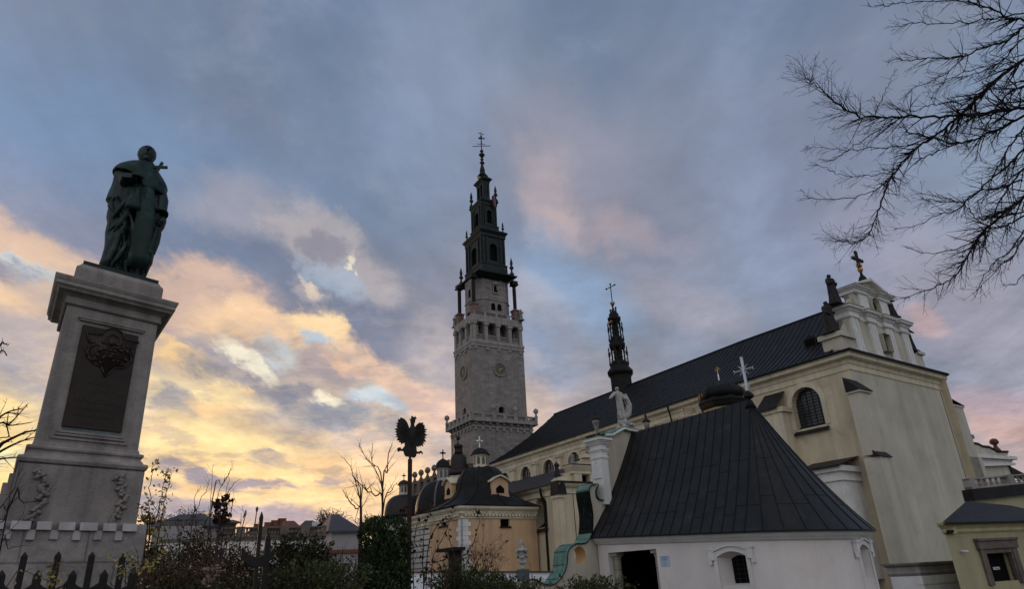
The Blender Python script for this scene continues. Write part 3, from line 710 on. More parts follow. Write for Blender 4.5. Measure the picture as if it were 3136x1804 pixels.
for k in range(9):
    a=R(30+15*k)
    for sd in (-1,1): g.tube([(bx+sd*.05,-.02,bz+.06),(bx+sd*(.05+.2*math.sin(a)),-.025,bz+.06+.22*math.cos(a)*1.0)],[.012,.006],5)
eg=g.build('eagle',M_iron,EP.e)
t0=ep(690,1340); tb=EP.px(1256,1800)[0]
w=.042; g=G().box(t0[0]-w,t0[0]+w,-w,w,0,t0[1]); g.build('pole',M_rust,EP.e,bevel=.005)
EP.e['label']='rusty square iron post topped by a black crowned iron eagle with spread wings'
# ================================================================ BELL TOWER
r0=ray(1448.5,1100); T0=Vector((r0[0]*148,r0[1]*148,0))
TW=Fr(T0,59,'bell_tower','tall square grey stone bell tower with a clock and a tiered dark copper spire','tower')
te=TW.e
def gn(f,x0,it=14):
    x=np.array(x0,float)
    for _ in range(it):
        r_=np.array(f(x)); Jm=np.zeros((len(r_),len(x)))
        for i in range(len(x)):
            d=x.copy(); d[i]+=.02; Jm[:,i]=(np.array(f(d))-r_)/.02
        x=x-np.linalg.lstsq(Jm,r_,rcond=None)[0]
    return x
WF=TW.px(1609,1180)[0]; WD=TW.pxs(1393.5,1200)[0]
tcx,tcy=WF/2,WD/2
def stage(pc,pl,pr):
    """half sizes and height of a level from its front, left and right corners"""
    def f(v):
        hx,hy,z=v; res=[]
        for (p,q,w) in ((pc,(tcx-hx,tcy-hy),.6),(pl,(tcx-hx,tcy+hy),1),(pr,(tcx+hx,tcy-hy),1)):
            if p is None: continue
            a=TW.pr(q[0],q[1],z); res+= [w*(a[0]-p[0]) if p[0] else 0, w*(a[1]-p[1]) if p[1] else 0]
        return res
    return tuple(gn(f,(WF/2,WD/2,60)))
L={}
L['low_top']=stage((1448,1303),(1381.7,1336),None)
L['bal']=stage((1446,1283),(1372.5,1322),(1643,1306))
L['mid_top']=stage((1448.9,1051),(1392.3,1096),(1604.8,1073))
L['c1']=stage((1446.6,1035),(1385.8,1085),(1612.4,1060))
L['c2']=stage((1446.6,960),(1385.8,1010),(1606.5,981))
L['roof']=stage((1457.9,825),(1397.9,885),(1584.6,845))
L['s1c']=stage((1462.5,703),(1417.9,748),(1553.6,714))
L['s1b']=stage((1465,788),(1430,835),(1546,800))
L['s2c']=stage((1464.3,608.6),(1436.8,644),(1525.7,617.5))
L['s2b']=stage((1465.5,690),(1446,718),(1521,690))
L['lc']=stage((1471,541),(1452,566),(1505.8,550))
L['lb']=stage((1473,601),(1460.5,617),(1499,597))
for k_,v_ in L.items(): print('STAGE',k_,[round(float(q),2) for q in v_])
def rect(hx,hy): return (tcx-hx,tcx+hx,tcy-hy,tcy+hy)
BX,BY=WF/2,WD/2
lx,ly=L['low_top'][0],L['low_top'][1]
zb=L['bal'][2]; zlow=L['low_top'][2]
pxl=lambda x,y,off=0: TW.px(x,y,off)
g=G(); X0,X1,Y0,Y1=rect(lx,ly)
# lower body with lancet on the left face
def lanc(fr,x,y0,y1,w): 
    a=fr(x,y0); b=fr(x,y1); return (a[0],b[1],w,a[1]-b[1],1.5,.8)
lo=lanc(lambda x,y:TW.pxs(x,y,X0),1413,1376,1395,1.3)
g.wall(X0,X1,0,zlow,(),Y0); g.wall(Y0,Y1,0,zlow,(lo,),X0,'x'); g.wall(X0,X1,0,zlow,(),Y1); g.wall(Y0,Y1,0,zlow,(),X1,'x')
g.build('lower_shaft',M_tower,te)
G().box(X0+.85,X0+1.0,lo[0]-.8,lo[0]+.8,lo[1],lo[1]+lo[3]).build('lancet_window',M_dark,te)
g=G(); g.ring(X0,X1,Y0,Y1,[(.0,zlow-.25),(.25,zlow-.15),(.25,zlow),(.05,zlow+.02),(.05,zlow+1.2),(.5,zlow+1.5),(.9,zlow+1.7),(.95,zb-.1),(.6,zb)]); 
zf=zb; X0b,X1b,Y0b,Y1b=X0-.7,X1+.7,Y0-.7,Y1+.7
for i in range(9):
    x=X0+.6+(X1-X0-1.2)*i/8; g.box(x-.35,x+.35,Y0-.55,Y0,zlow+.5,zlow+1.5); g.box(x-.25,x+.25,Y0-.3,Y0,zlow-.8,zlow-.15)
for i in range(7):
    y=Y0+.6+(Y1-Y0-1.2)*i/6; g.box(X0-.55,X0,y-.35,y+.35,zlow+.5,zlow+1.5); g.box(X0-.3,X0,y-.25,y+.25,zlow-.8,zlow-.15)
g.build('gallery_cornice',M_tstone,te)
def balustrade(g,x0,y0,x1,y1,z,h=1.35,n=6,per=5,w=.42):
    L_=math.hypot(x1-x0,y1-y0); ux,uy=(x1-x0)/L_,(y1-y0)/L_; 
    def bx(a,b,hw,z0,z1):
        p=[(x0+ux*a-uy*hw,y0+uy*a+ux*hw),(x0+ux*b-uy*hw,y0+uy*b+ux*hw),(x0+ux*b+uy*hw,y0+uy*b-ux*hw),(x0+ux*a+uy*hw,y0+uy*a-ux*hw)]; g.prism(p,z0,z1,'z')
    bx(0,L_,w*.5,z,z+.22*h); bx(0,L_,w*.5,z+.86*h,z+h)
    for i in range(n+1):
        a=L_*i/n; bx(max(0,a-w*.75),min(L_,a+w*.75),w*.62,z,z+h*1.04)
        if i<n:
            for k in range(per):
                t=a+(L_/n)*(k+1)/(per+1); g.lathe([(w*.16,z+.2*h),(w*.34,z+.38*h),(w*.14,z+.6*h),(w*.22,z+.87*h)],x0+ux*t,y0+uy*t,6,cap=False)
g=G(); balustrade(g,X0b,Y0b,X1b,Y0b,zf,1.75,6,5,.6); balustrade(g,X0b,Y1b,X0b,Y0b,zf,1.75,6,3,.6); balustrade(g,X1b,Y0b,X1b,Y1b,zf,1.75,6,4,.6); balustrade(g,X1b,Y1b,X0b,Y1b,zf,1.75,6,4,.6)
g.build('gallery_balustrade',M_tstone,te)
g=G()
for (x,y) in ((X0b,Y1b),(X1b,Y0b),(X0b+(X1b-X0b)/3,Y0b),(X0b+(X1b-X0b)*2/3,Y0b),(X1b,Y1b)):
    g.lathe([(.45,zf+1.75),(.28,zf+2.1),(.18,zf+2.5),(.5,zf+2.8),(.62,zf+3.2),(.5,zf+3.6),(.12,zf+3.85),(.01,zf+3.9)],x,y,10)
    go=g.build('ball_finial',M_tstone,te,True); g=G()
# middle shaft
zm=L['mid_top'][2]; g=G(); X0,X1,Y0,Y1=0,WF,0,WD
oc_=pxl(1536.5,1255.5); lw=lanc(lambda x,y:TW.pxs(x,y,0),1422.5,1250,1274,1.7)
g.wall(X0,X1,zf-.5,zm,((oc_[0],oc_[1]-.75,1.5,1.5,1.0,1.0),),0); g.wall(Y0,Y1,zf-.5,zm,(lw,),0,'x'); g.wall(X0,X1,zf-.5,zm,(),Y1); g.wall(Y0,Y1,zf-.5,zm,(),X1,'x')
g.build('middle_shaft',M_tower,te)
G().box(oc_[0]-.9,oc_[0]+.9,.9,1.0,oc_[1]-.9,oc_[1]+.9).build('round_window',M_dark,te)
G().box(.85,.95,lw[0]-1,lw[0]+1,lw[1],lw[1]+lw[3]).build('lancet_window',M_dark,te)
# clocks
def clock(side,x,y,rx,hands):
    if side=='f': u_,z=pxl(x,y)
    else: u_,z=TW.pxs(x,y,0)
    def P(u,zz,d): return (u_+u,-d,z+zz) if side=='f' else (-d,u_+u,z+zz)
    def disc(g,r_,d0,d1,r_in=0,n=36):
        vs=[];fs=[]
        for i in range(n):
            a=2*math.pi*i/n; vs+= [P(r_*math.cos(a),r_*math.sin(a),d0),P(r_*math.cos(a),r_*math.sin(a),d1),P(r_in*math.cos(a),r_in*math.sin(a),d1)]
        for i in range(n):
            j=(i+1)%n; fs+=[(3*i,3*j,3*j+1,3*i+1),(3*i+1,3*j+1,3*j+2,3*i+2)]
        g.add(vs,fs)
    g=G(); disc(g,rx,0,.30,rx*.80); ck=g.build('clock_ring',M_clock,te)
    g=G(); disc(g,rx*.82,0,.14,0); g.build('clock_face',M_face,ck)
    g=G()
    for i in range(12):
        a=2*math.pi*i/12; g.add([P(rx*.62*math.cos(a+.06),rx*.62*math.sin(a+.06),.2),P(rx*.62*math.cos(a-.06),rx*.62*math.sin(a-.06),.2),P(rx*.76*math.cos(a-.06),rx*.76*math.sin(a-.06),.2),P(rx*.76*math.cos(a+.06),rx*.76*math.sin(a+.06),.2)],[(0,1,2,3)])
    for a,l,w in hands:
        ca,sa_=math.cos(a),math.sin(a); g.add([P(-w*sa_,w*ca,.28),P(w*sa_,-w*ca,.28),P(l*ca,l*sa_,.28)],[(0,1,2)])
    g.build('clock_hands',M_gold,ck)
M_clock=mat('clock_ring_stone',(.22,.20,.18),.8,.2,1); M_face=mat('green_clock_face',(.07,.10,.075),.6,.3,1,col2=(.16,.15,.12))
rc=abs(pxl(1550,1132)[0]-pxl(1510.5,1132)[0])/2*1.03
clock('f',1530,1132,rc,[(R(5),rc*.62,.14),(R(255),rc*.5,.2)]); clock('s',1421.5,1141,rc,[(R(80),rc*.62,.14),(R(285),rc*.5,.2)])
# frieze + cornice 1
c1=L['c1']; z1=c1[2]; o1=c1[0]-BX
g=G(); g.ring(0,WF,0,WD,[(0,zm-.3),(.2,zm-.2),(.2,zm),(.06,zm+.02),(.06,z1-.9),(o1*.5,z1-.5),(o1*.95,z1-.3),(o1,z1),(o1*.5,z1+.35),(.0,z1+.4)])
for i in range(5):
    x=.8+(WF-1.6)*i/4; g.box(x-.4,x+.4,-.22,0,zm-.9,zm-.3)
for i in range(4):
    y=.8+(WD-1.6)*i/3; g.box(-.22,0,y-.4,y+.4,zm-.9,zm-.3)
g.build('cornice',M_tstone,te)
# arcade
c2=L['c2']; z2=c2[2]; za=z1+.4; zc=z2-1.0
def apx(x,y): return pxl(1380+x*.11677,950+y*.11677)
ops=[]
for xx,yt,yb in ((768,295,725),(1085,345,780),(1393,400,835),(1703,450,885)):
    a=apx(xx,yt); b=apx(xx,yb); ops.append((a[0],za+.25,2.15,a[1]-za-.25,1,.9))
opl=[]
for i in range(3):
    y=WD*(i+.5)/3+.1; opl.append((y,za+.25,2.1,ops[0][3],1,.9))
g=G(); g.wall(.15,WF-.15,za,zc,ops,.15); g.wall(.15,WD-.15,za,zc,opl,.15,'x')
g.wall(.15,WF-.15,za,zc,ops,WD-.15-.9); g.wall(.15,WD-.15,za,zc,opl,WF-.15-.9,'x')
g.wall(1.05,WF-1.05,za,zc,ops,1.05); g.wall(1.05,WD-1.05,za,zc,opl,1.05,'x')
ar=g.build('arcade',M_tower,te)
g=G(); g.box(3.0,WF-3.6,3.0,WD-2.6,za,zc); g.box(.15,WF-.15,.15,WD-.15,zc-.3,zc+.02); g.build('inner_core',M_tower,te)
g=G()
for o in ops:
    g.box(o[0]-o[2]/2,o[0]+o[2]/2,.3,.5,za+1.35,za+1.55); g.box(o[0]-o[2]/2,o[0]+o[2]/2,.3,.5,za+.25,za+.45)
    for k in range(6): x=o[0]+(k-2.5)*.36; g.lathe([(.07,za+.4),(.13,za+.75),(.06,za+1.1),(.09,za+1.4)],x,.4,6,cap=False)
    g.build('arcade_railing',M_tstone,te); g=G()
for o in opl:
    g.box(.3,.5,o[0]-o[2]/2,o[0]+o[2]/2,za+.3,za+1.55); g.build('arcade_railing',M_tstone,te); g=G()
g=G()
xs=[.55]+[(ops[i][0]+ops[i+1][0])/2 for i in range(3)]+[WF-.55]
for x in xs: g.box(x-.42,x+.42,-.08,.2,za,zc-1.2); g.box(x-.6,x+.6,-.3,.2,zc-1.2,zc-.5)
for y in (.55,WD/3+.1,WD*2/3+.1,WD-.55): g.box(-.08,.2,y-.42,y+.42,za,zc-1.2); g.box(-.3,.2,y-.6,y+.6,zc-1.2,zc-.5)
g.build('pilasters',M_tstone,te)
o2=c2[0]-BX
g=G(); g.ring(0,WF,0,WD,[(.05,zc-.5),(.12,zc-.3),(.12,zc),(.05,zc+.03),(.05,z2-.8),(o2*.6,z2-.5),(o2,z2-.2),(o2,z2),(o2*.4,z2+.25)]); g.build('cornice',M_tstone,te)
# octagonal stage with corner columns under the copper roof
rf=L['roof']; z3=rf[2]; zt=z2+.25
hx=BX*.74; hy=BY*.80
def octo(hx,hy,ch): return [(tcx-hx,tcy-hy+ch),(tcx-hx+ch,tcy-hy),(tcx+hx-ch,tcy-hy),(tcx+hx,tcy-hy+ch),(tcx+hx,tcy+hy-ch),(tcx+hx-ch,tcy+hy),(tcx-hx+ch,tcy+hy),(tcx-hx,tcy+hy-ch)]
g=G(); g.prism(octo(hx,hy,1.9),zt,z3-.4,'z')
zs=pxl(1380+1050*.12364,820+800*.12364,tcy-hy)[1]; g.prism(octo(hx+.14,hy+.14,1.9),zs-.15,zs+.15,'z')
for sx in (-1.1,1.1):
    for sy in (-1,1): 
        g.box(tcx+sx-.45,tcx+sx+.45,tcy+sy*hy-.12,tcy+sy*hy+.12,z3-3.6,z3-2.4)
        g.box(tcx+sx*1.6-.4,tcx+sx*1.6+.4,tcy+sy*hy-.15,tcy+sy*hy+.15,z3-3.3,z3-.8)
g.build('octagonal_stage',M_tower,te)
def wpx(x,y): return pxl(1380+x*.12364,820+y*.12364,tcy-hy)
wx,wz0=wpx(1115,605); _,wz1=wpx(1115,450)
g=G(); g.box(wx-.5,wx+.5,tcy-hy-.06,tcy-hy+.1,wz0,wz1); 
for xx,t_,b_ in ((1050,880,1050),(1205,905,1065)):
    a=wpx(xx,t_); b=wpx(xx,b_); g.prism([(a[0]-.55,b[1]),(a[0]+.55,b[1]),(a[0]+.55,a[1]-.5),(a[0]+.3,a[1]),(a[0]-.3,a[1]),(a[0]-.55,a[1]-.5)],tcy-hy-.06,tcy-hy+.1)
yv,zv=TW.pxs(1380+470*.12364,820+640*.12364,tcx-hx); g.box(tcx-hx-.06,tcx-hx+.1,yv-.5,yv+.5,zv-1,zv+1)
yv,_=TW.pxs(1380+450*.12364,820+1080*.12364,tcx-hx); g.box(tcx-hx-.06,tcx-hx+.1,yv-.6,yv+.6,zt,zt+2.3)
g.build('stage_windows',M_dark,te)
g=G(); 
for s_ in (-1,1): g.box(wx+s_*.7-.12,wx+s_*.7+.12,tcy-hy-.2,tcy-hy,wz0-.3,wz1+.3)
g.box(wx-.9,wx+.9,tcy-hy-.3,tcy-hy,wz0-.5,wz0-.25); g.prism([(wx-1.1,wz1+.3),(wx+1.1,wz1+.3),(wx+1.0,wz1+.6),(wx,wz1+1.1),(wx-1.0,wz1+.6)],tcy-hy-.35,tcy-hy)
g.build('window_frame',M_tstone,te)
# roof terrace balustrade
g=G(); balustrade(g,.6,.5,WF-.6,.5,zt-.1,1.2,4,4,.4); g.build('terrace_balustrade',M_tstone,te)
hx2,hy2=BX*.90,BY*.88
for (sx,sy) in ((-1,-1),(1,-1),(-1,1),(1,1)):
    x,y=tcx+sx*hx2*.93,tcy+sy*hy2*.90
    g=G(); zp=zt+3.0; g.box(x-.75,x+.75,y-.75,y+.75,zt,zp-.3); g.box(x-.95,x+.95,y-.95,y+.95,zp-.3,zp); p_=g.build('column_pedestal',M_pinkst,te)
    g=G(); zk=z3-1.5; g.lathe([(.52,zp),(.44,zp+.3),(.46,zk-.8),(.40,zk-.5),(.5,zk-.3),(.78,zk)],x,y,16); g.box(x-.85,x+.85,y-.85,y+.85,zk,zk+.3); g.box(x-.75,x+.75,y-.75,y+.75,zk+.3,z3-.4)
    g.build('column',M_black,te,False)
# copper roof with tiers
def tier(cz,hx,hy,zbody0,hxb,hyb,zc_,n1,n2): pass
g=G(); X0,X1,Y0,Y1=rect(rf[0],rf[1]); s1=L['s1b']; s1c=L['s1c']
g.ring(X0,X1,Y0,Y1,[(-1.6,z3-.9),(-1.0,z3-.5),(-.5,z3-.3),(0,z3-.1),(0,z3+.15),(-.9,z3+.7),(-1.3,z3+1.0)]); g.build('copper_cornice',M_copper,te)
def cstage(hx0,hy0,z0,zc,hxc,hyc,nm,arch=True):
    g=G(); b=z0; H=zc-z0
    X0,X1,Y0,Y1=rect(hx0,hy0)
    g.ring(X0,X1,Y0,Y1,[(.55,b-.6),(.55,b),(.35,b+.1),(.3,b+H*.16),(.4,b+H*.17),(.4,b+H*.2),(0,b+H*.21)])
    w=hx0*.62; ops=[(tcx,b+H*.28,w,H*.42,1,.5)]; opl=[(tcy,b+H*.28,hy0*.62,H*.42,1,.5)]
    g.wall(X0,X1,b+H*.2,zc-H*.1,ops,Y0); g.wall(Y0,Y1,b+H*.2,zc-H*.1,opl,X0,'x'); g.wall(X0,X1,b+H*.2,zc-H*.1,(),Y1); g.wall(Y0,Y1,b+H*.2,zc-H*.1,(),X1,'x')
    for x in (X0+.25,X0+hx0*.42,X1-hx0*.42,X1-.25): g.box(x-.2,x+.2,Y0-.22,Y0+.05,b+H*.2,zc-H*.16)
    for y in (Y0+.25,Y0+hy0*.42,Y1-hy0*.42,Y1-.25): g.box(X0-.22,X0+.05,y-.2,y+.2,b+H*.2,zc-H*.16)
    oo=hxc-hx0
    g.ring(X0,X1,Y0,Y1,[(.02,zc-H*.16),(oo*.35,zc-H*.13),(oo*.35,zc-H*.07),(oo*.8,zc-H*.03),(oo,zc-.05),(oo,zc+.12),(0,zc+.7)])
    g.build(nm,M_copper,te)
    G().box(X0+.6,X1-.6,Y0+.6,Y1-.6,b+H*.2,zc-H*.1).build('dark_opening',M_dark,te)
cstage(s1[0],s1[1],z3+1.0,s1c[2],s1c[0],s1c[1],'copper_tier')
s2=L['s2b']; s2c=L['s2c']; cstage(s2[0],s2[1],s1c[2]+.7,s2c[2],s2c[0],s2c[1],'copper_tier')
lb=L['lb']; lc=L['lc']; z0=s2c[2]+.7
g=G(); X0,X1,Y0,Y1=rect(lb[0],lb[1]); H=lc[2]-z0
g.ring(X0,X1,Y0,Y1,[(.3,z0-.4),(.3,z0+.5),(0,z0+.6),(0,z0+H*.18)])
for x in (X0,tcx-.3,X1-.55):
    for y in (Y0,Y1-.55): g.box(x,x+.55,y,y+.55,z0+H*.18,lc[2]-H*.2)
for y in (tcy-.3,):
    for x in (X0,X1-.55): g.box(x,x+.5,y,y+.55,z0+H*.18,lc[2]-H*.2)
g.box(tcx-.4,tcx+.1,tcy-.4,tcy+.2,z0,lc[2]); oo=lc[0]-lb[0]
g.ring(X0,X1,Y0,Y1,[(.0,lc[2]-H*.25),(.1,lc[2]-H*.12),(oo,lc[2]-.1),(oo,lc[2]+.1),(-lb[0]*.5,lc[2]+1.3),(-lb[0]*.75,lc[2]+2.2)])
g.build('lantern',M_copper,te)
# spire
def cz(x,y): 
    a=TW.px(1400+(388+.02*y)*.1923,380+y*.1923,tcy); return a[1]
mpp=abs(TW.px(1475,500,tcy)[0]-TW.px(1465,500,tcy)[0])/10*.1923*.87
g=G(); prof=[]
for y,r_ in ((840,75),(815,52),(800,48),(785,30),(772,38),(760,28),(745,36),(725,34),(690,25),(650,17),(632,18),(622,36),(612,30),(600,17),(585,12),(575,20),(562,26),(550,14),(543,10),(530,18),(508,34),(492,42),(482,38),(470,16),(458,10),(448,18),(432,26),(420,20),(410,9),(395,6),(310,6),(300,11),(290,7),(250,7),(238,12),(228,8),(215,10),(200,14),(182,9),(172,4),(140,3.4),(120,3)): prof.append((r_*mpp,cz(0,y)))
prof=[(r_*1.35 if r_>5 else r_*1.2,z_) for r_,z_ in prof]; g.lathe(prof,tcx,tcy,14); sp_=g.build('spire',M_copper,te,True)
g=G(); zA=cz(0,352); g.tube([(tcx-2.6,tcy+.3,zA-.7),(tcx+2.6,tcy-.3,zA+.75)],.10,5); g.tube([(tcx-1.3,tcy,zA+.35),(tcx+1.2,tcy,zA+.95)],.08,4)
zB=cz(0,153); g.tube([(tcx-.9,tcy,zB),(tcx+.9,tcy,zB)],.09,4); g.tube([(tcx-.7,tcy,cz(0,235)),(tcx,tcy,cz(0,225)),(tcx+1.0,tcy,cz(0,215))],[.32,.1,.22],6)
g.build('weather_cross',M_black,sp_)
# flame finials on tier corners
def flame(x,y,z,s_,m=M_copper,nm='finial',par=te):
    g=G(); g.lathe([(.5*s_,z),(.5*s_,z+.7*s_),(.25*s_,z+.9*s_),(.18*s_,z+1.6*s_),(.5*s_,z+1.9*s_),(.45*s_,z+2.2*s_),(.2*s_,z+2.5*s_),(.34*s_,z+3.0*s_),(.28*s_,z+3.5*s_),(.02,z+4.6*s_)],x,y,8); return g.build(nm,m,par,True)
for sx,sy in ((1,-1),(-1,1),(1,1)):
    flame(tcx+sx*(rf[0]-1.0),tcy+sy*(rf[1]-1.0),z3+.3,1.15)
    flame(tcx+sx*(s1c[0]-.8),tcy+sy*(s1c[1]-.8),s1c[2]+.1,.8)
    if sx*sy<0: flame(tcx+sx*(s2c[0]-.5),tcy+sy*(s2c[1]-.5),s2c[2]+.1,1.15)
fl=G(); 
a=TW.px(1400+530*.1923,380+1160*.1923,tcy-s2c[1]); fx,fz=a
vs=[];fs=[]
for j in range(9):
    for i in range(6): vs.append((fx+.1+i*.16+.05*j,tcy-s2c[1]-.5+.18*math.sin(i*1.7+j*.6),fz-j*.42+i*.12))
for j in range(8):
    for i in range(5): fs.append((j*6+i,j*6+i+1,(j+1)*6+i+1,(j+1)*6+i))
fl.add(vs,fs); fl.m=[0 if k%5<3 else 1 for k in range(len(fs))]; fl.build('flag',[M_red,M_flagw],te,True)
# stone figures at the arcade corners (they stand on the tower)
for (px_,py_,hh,cx_,cy_,lb_) in ((1398,1010,3.6,-c2[0],c2[1],'pale stone figure standing on the left corner of the tower arcade'),(1591,976,3.6,c2[0],-c2[1],'pale stone figure standing on the right corner of the tower arcade')):
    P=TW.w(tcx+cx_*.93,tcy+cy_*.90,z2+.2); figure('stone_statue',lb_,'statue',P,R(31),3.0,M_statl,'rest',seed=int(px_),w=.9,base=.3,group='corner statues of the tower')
# ================================================================ BASILICA
K=(25-EYE)/26.0
def ev(x,y,z): r_=ray(x,y); t=(z-EYE)/r_[2]; return Vector((r_[0]*t,r_[1]*t,0))
ZE=25.0
E0=ev(2598,1067,ZE); E1=ev(2140,1207,ZE); E2=ev(1500,1419.5,ZE)
azC=math.degrees(math.atan2(E0.x-E1.x,E0.y-E1.y)); azN=math.degrees(math.atan2(E1.x-E2.x,E1.y-E2.y))
CH=Fr(E0,azC,'basilica','long cream church with a dark sheet metal roof and a statue-topped white gable','church')
be=CH.e
LC=(E0-E1).length; dN=E2-E0; 
f2=(dN.dot(CH.U),dN.dot(CH.I))   # far end in local coordinates
OV=.95 # eaves overhang
Wd=24.5
path=[(0,0),(-LC,0),(f2[0],f2[1])]
path_l=[(f2[0],f2[1]),(-LC,0),(0,0)]
def off(p,o): return p
nN=Vector((-(f2[1]),f2[0]+LC)).normalized(); # inward normal of the far wall run
nN=Vector((-(0-f2[1]),(-LC-f2[0]))); nN=Vector((-(-f2[1]),(-LC-f2[0]))).normalized()
dirN=Vector((-LC-f2[0],-f2[1])).normalized(); nN=Vector((-dirN.y,dirN.x))
mitre=(Vector((0,1))+nN)/2; mitre/=mitre.length_squared
def ins(o):
    a=Vector((f2[0],f2[1]))+nN*o; b=Vector((-LC,0))+mitre*o; c_=Vector((0,o)); return a,b,c_
# near (choir) wall: big window, buttress
def sp_(x,y,off=OV): return CH.px(x,y,off)
w1=[sp_(2415,1240),sp_(2520,1260),sp_(2470,1183),sp_(2475,1312)]
wl=sp_(2427,1250,OV)[0]; wr=sp_(2522,1262,OV)[0]; wt=min(sp_(2468,1183)[1],ZE-2.8); wb=sp_(2445,1318)[1]
wcx=(wl+wr)/2; ww=(wr-wl)
a,b,c_=ins(OV)
ZC0=ZE-2.6
g=G(); ops=[(wcx,wb,ww,wt-wb,1,1.0)]
# second choir window hidden mostly behind the chapel ridge
w2x=sp_(2130,1290)[0]; w2t=min(sp_(2130,1268)[1],ZE-2.8); ops.insert(0,(w2x,wb,ww,w2t-wb,1,1.0))
g.wall(-LC,-OV,-3.5,ZE-.6,ops,OV); g.build('choir_wall',M_cream,be)
def window(par,cx_,zb_,w_,h_,y,nx=5,nz=12,fr=.35,axis='y',gl=M_glass,nm='window',dp=1.3):
    """leaded pane in an arched opening, with a proud plaster surround"""
    def arc(w,zt,N=12): return [(cx_-w/2*math.cos(math.pi*i/N),zt-w/2+w/2*math.sin(math.pi*i/N)) for i in range(N+1)]
    tr=(lambda x,yy,z:(x,yy,z)) if axis=='y' else (lambda x,yy,z:(yy,x,z))
    g=G(); o=[(cx_-w_/2-fr,zb_)]+arc(w_+2*fr,zb_+h_+fr)+[(cx_+w_/2+fr,zb_)]; i_=[(cx_-w_/2,zb_)]+arc(w_,zb_+h_)+[(cx_+w_/2,zb_)]
    n=len(o)
    for k in range(n-1):
        A,B_,C,D_=o[k],o[k+1],i_[k+1],i_[k]
        for yy in (y-.09,): g.add([tr(A[0],yy,A[1]),tr(B_[0],yy,B_[1]),tr(C[0],yy,C[1]),tr(D_[0],yy,D_[1])],[(0,1,2,3)])
        g.add([tr(A[0],y-.09,A[1]),tr(A[0],y+.02,A[1]),tr(B_[0],y+.02,B_[1]),tr(B_[0],y-.09,B_[1])],[(0,1,2,3)])
        g.add([tr(D_[0],y-.09,D_[1]),tr(D_[0],y+.02,D_[1]),tr(C[0],y+.02,C[1]),tr(C[0],y-.09,C[1])],[(0,1,2,3)])
    wo=g.build(nm,M_wtrim if w_>4 else M_trim,par)
    g=G(); pl_=[(cx_-w_/2,zb_)]+arc(w_,zb_+h_)+[(cx_+w_/2,zb_)]; g.add([tr(p[0],y+dp,p[1]) for p in pl_],[tuple(range(len(pl_)))]); g.build('pane',gl,wo)
    g=G()
    for k in range(1,nx):
        x=cx_-w_/2+w_*k/nx; hh=zb_+h_-w_/2+math.sqrt(max(0,(w_/2)**2-(x-cx_)**2)); g.box(*( (x-.035,x+.035,y+dp-.08,y+dp-.01) if axis=='y' else (y+dp-.08,y+dp-.01,x-.035,x+.035)),zb_,hh)
    for k in range(1,nz):
        z=zb_+h_*k/nz; hw=w_/2 if z<zb_+h_-w_/2 else math.sqrt(max(0,(w_/2)**2-(z-(zb_+h_-w_/2))**2)); g.box(*((cx_-hw,cx_+hw,y+dp-.08,y+dp-.01) if axis=='y' else (y+dp-.08,y+dp-.01,cx_-hw,cx_+hw)),z-.035,z+.035)
    g.build('glazing_bars',M_lead,wo); return wo
w_=window(be,wcx,wb,ww,wt-wb,OV,5,13,.62,dp=.95); window(be,w2x,wb,ww,w2t-wb,OV,5,12,.5,dp=.8)
G().add([(wcx-ww*.62,OV-.45,wb-.55),(wcx+ww*.62,OV-.45,wb-.55),(wcx+ww*.5,OV+.8,wb+.35),(wcx-ww*.5,OV+.8,wb+.35),(wcx-ww*.62,OV-.45,wb-.7),(wcx+ww*.62,OV-.45,wb-.7)],[(0,1,2,3),(4,5,1,0),(0,3,4),(1,5,2)]).build('sill',M_roof,w_)
# far wall with clerestory, its own local helper frame
NO=CH.w(-LC,0,0); NF=Fr.__new__(Fr); NF.O=NO; NF.a=azN; NF.U=Vector((azv(azN)[0],azv(azN)[1],0)); NF.I=Vector((azv(azN-90)[0],azv(azN-90)[1],0))
LN=(E1-E2).length
ne=bpy.data.objects.new('nave',None); COL.objects.link(ne); ne.parent=be; ne.location=(-LC,0,0); ne.rotation_euler=(0,0,R(azC-azN))
def npx(x,y,off=OV): return NF.px(x,y,off)
ops=[]; 
wins=[(1545,1436,26,1),(1604.5,1416.5,31,2),(1674,1397.5,36,3),(1756.5,1374.5,39,4)]
for (x,yt,w_,i) in wins:
    a_=npx(x-w_/2,yt+15); b_=npx(x+w_/2,yt+15); t_=npx(x,yt)[1]; ops.append(((a_[0]+b_[0])/2,t_-5.6,(b_[0]-a_[0]),5.6,1,.6))
sp_c=(ops[3][0]-ops[2][0]); wN=sum(o[2] for o in ops)/4; tN=min(sum(o[1] for o in ops)/4,ZE-2.3-5.6-.3)
ops=[(ops[0][0]+ (ops[3][0]-ops[0][0])*k/3,tN,wN,5.6,1,.6) for k in range(-1,7)]
ops=[o for o in ops if -LN+wN<o[0]<-wN]
g=G(); g.wall(-LN,0,0,ZE-.6,ops,OV); g.build('nave_wall',M_cream,ne)
for k,o in enumerate(ops):
    w_=window(ne,o[0],o[1],o[2],o[3],OV,4,8,.35,gl=M_glass,dp=.42)
    if k>1:
        G().box(o[0]-o[2]*.15,o[0]+o[2]/2,OV+.30,OV+.34,o[1],o[1]+o[3]*.62).build('blind_wall',M_pinkb,w_)
for k in range(len(ops)+1):
    x=(ops[k][0]-(ops[1][0]-ops[0][0])/2) if k<len(ops) else ops[-1][0]+(ops[1][0]-ops[0][0])/2
    if x<-LN+1 or x>-1: continue
    zt_=tN+5.3; g=G(); g.box(x-.75,x+.75,OV-.75,OV,0,zt_); g.box(x-.95,x+.95,OV-1.0,OV,zt_,zt_+.35); g.frus(x-1.0,x+1.0,OV-1.1,OV,zt_+.35,x-1.0,x+1.0,OV-.1,OV,zt_+.8)
    g.build('pilaster',M_trim,ne)
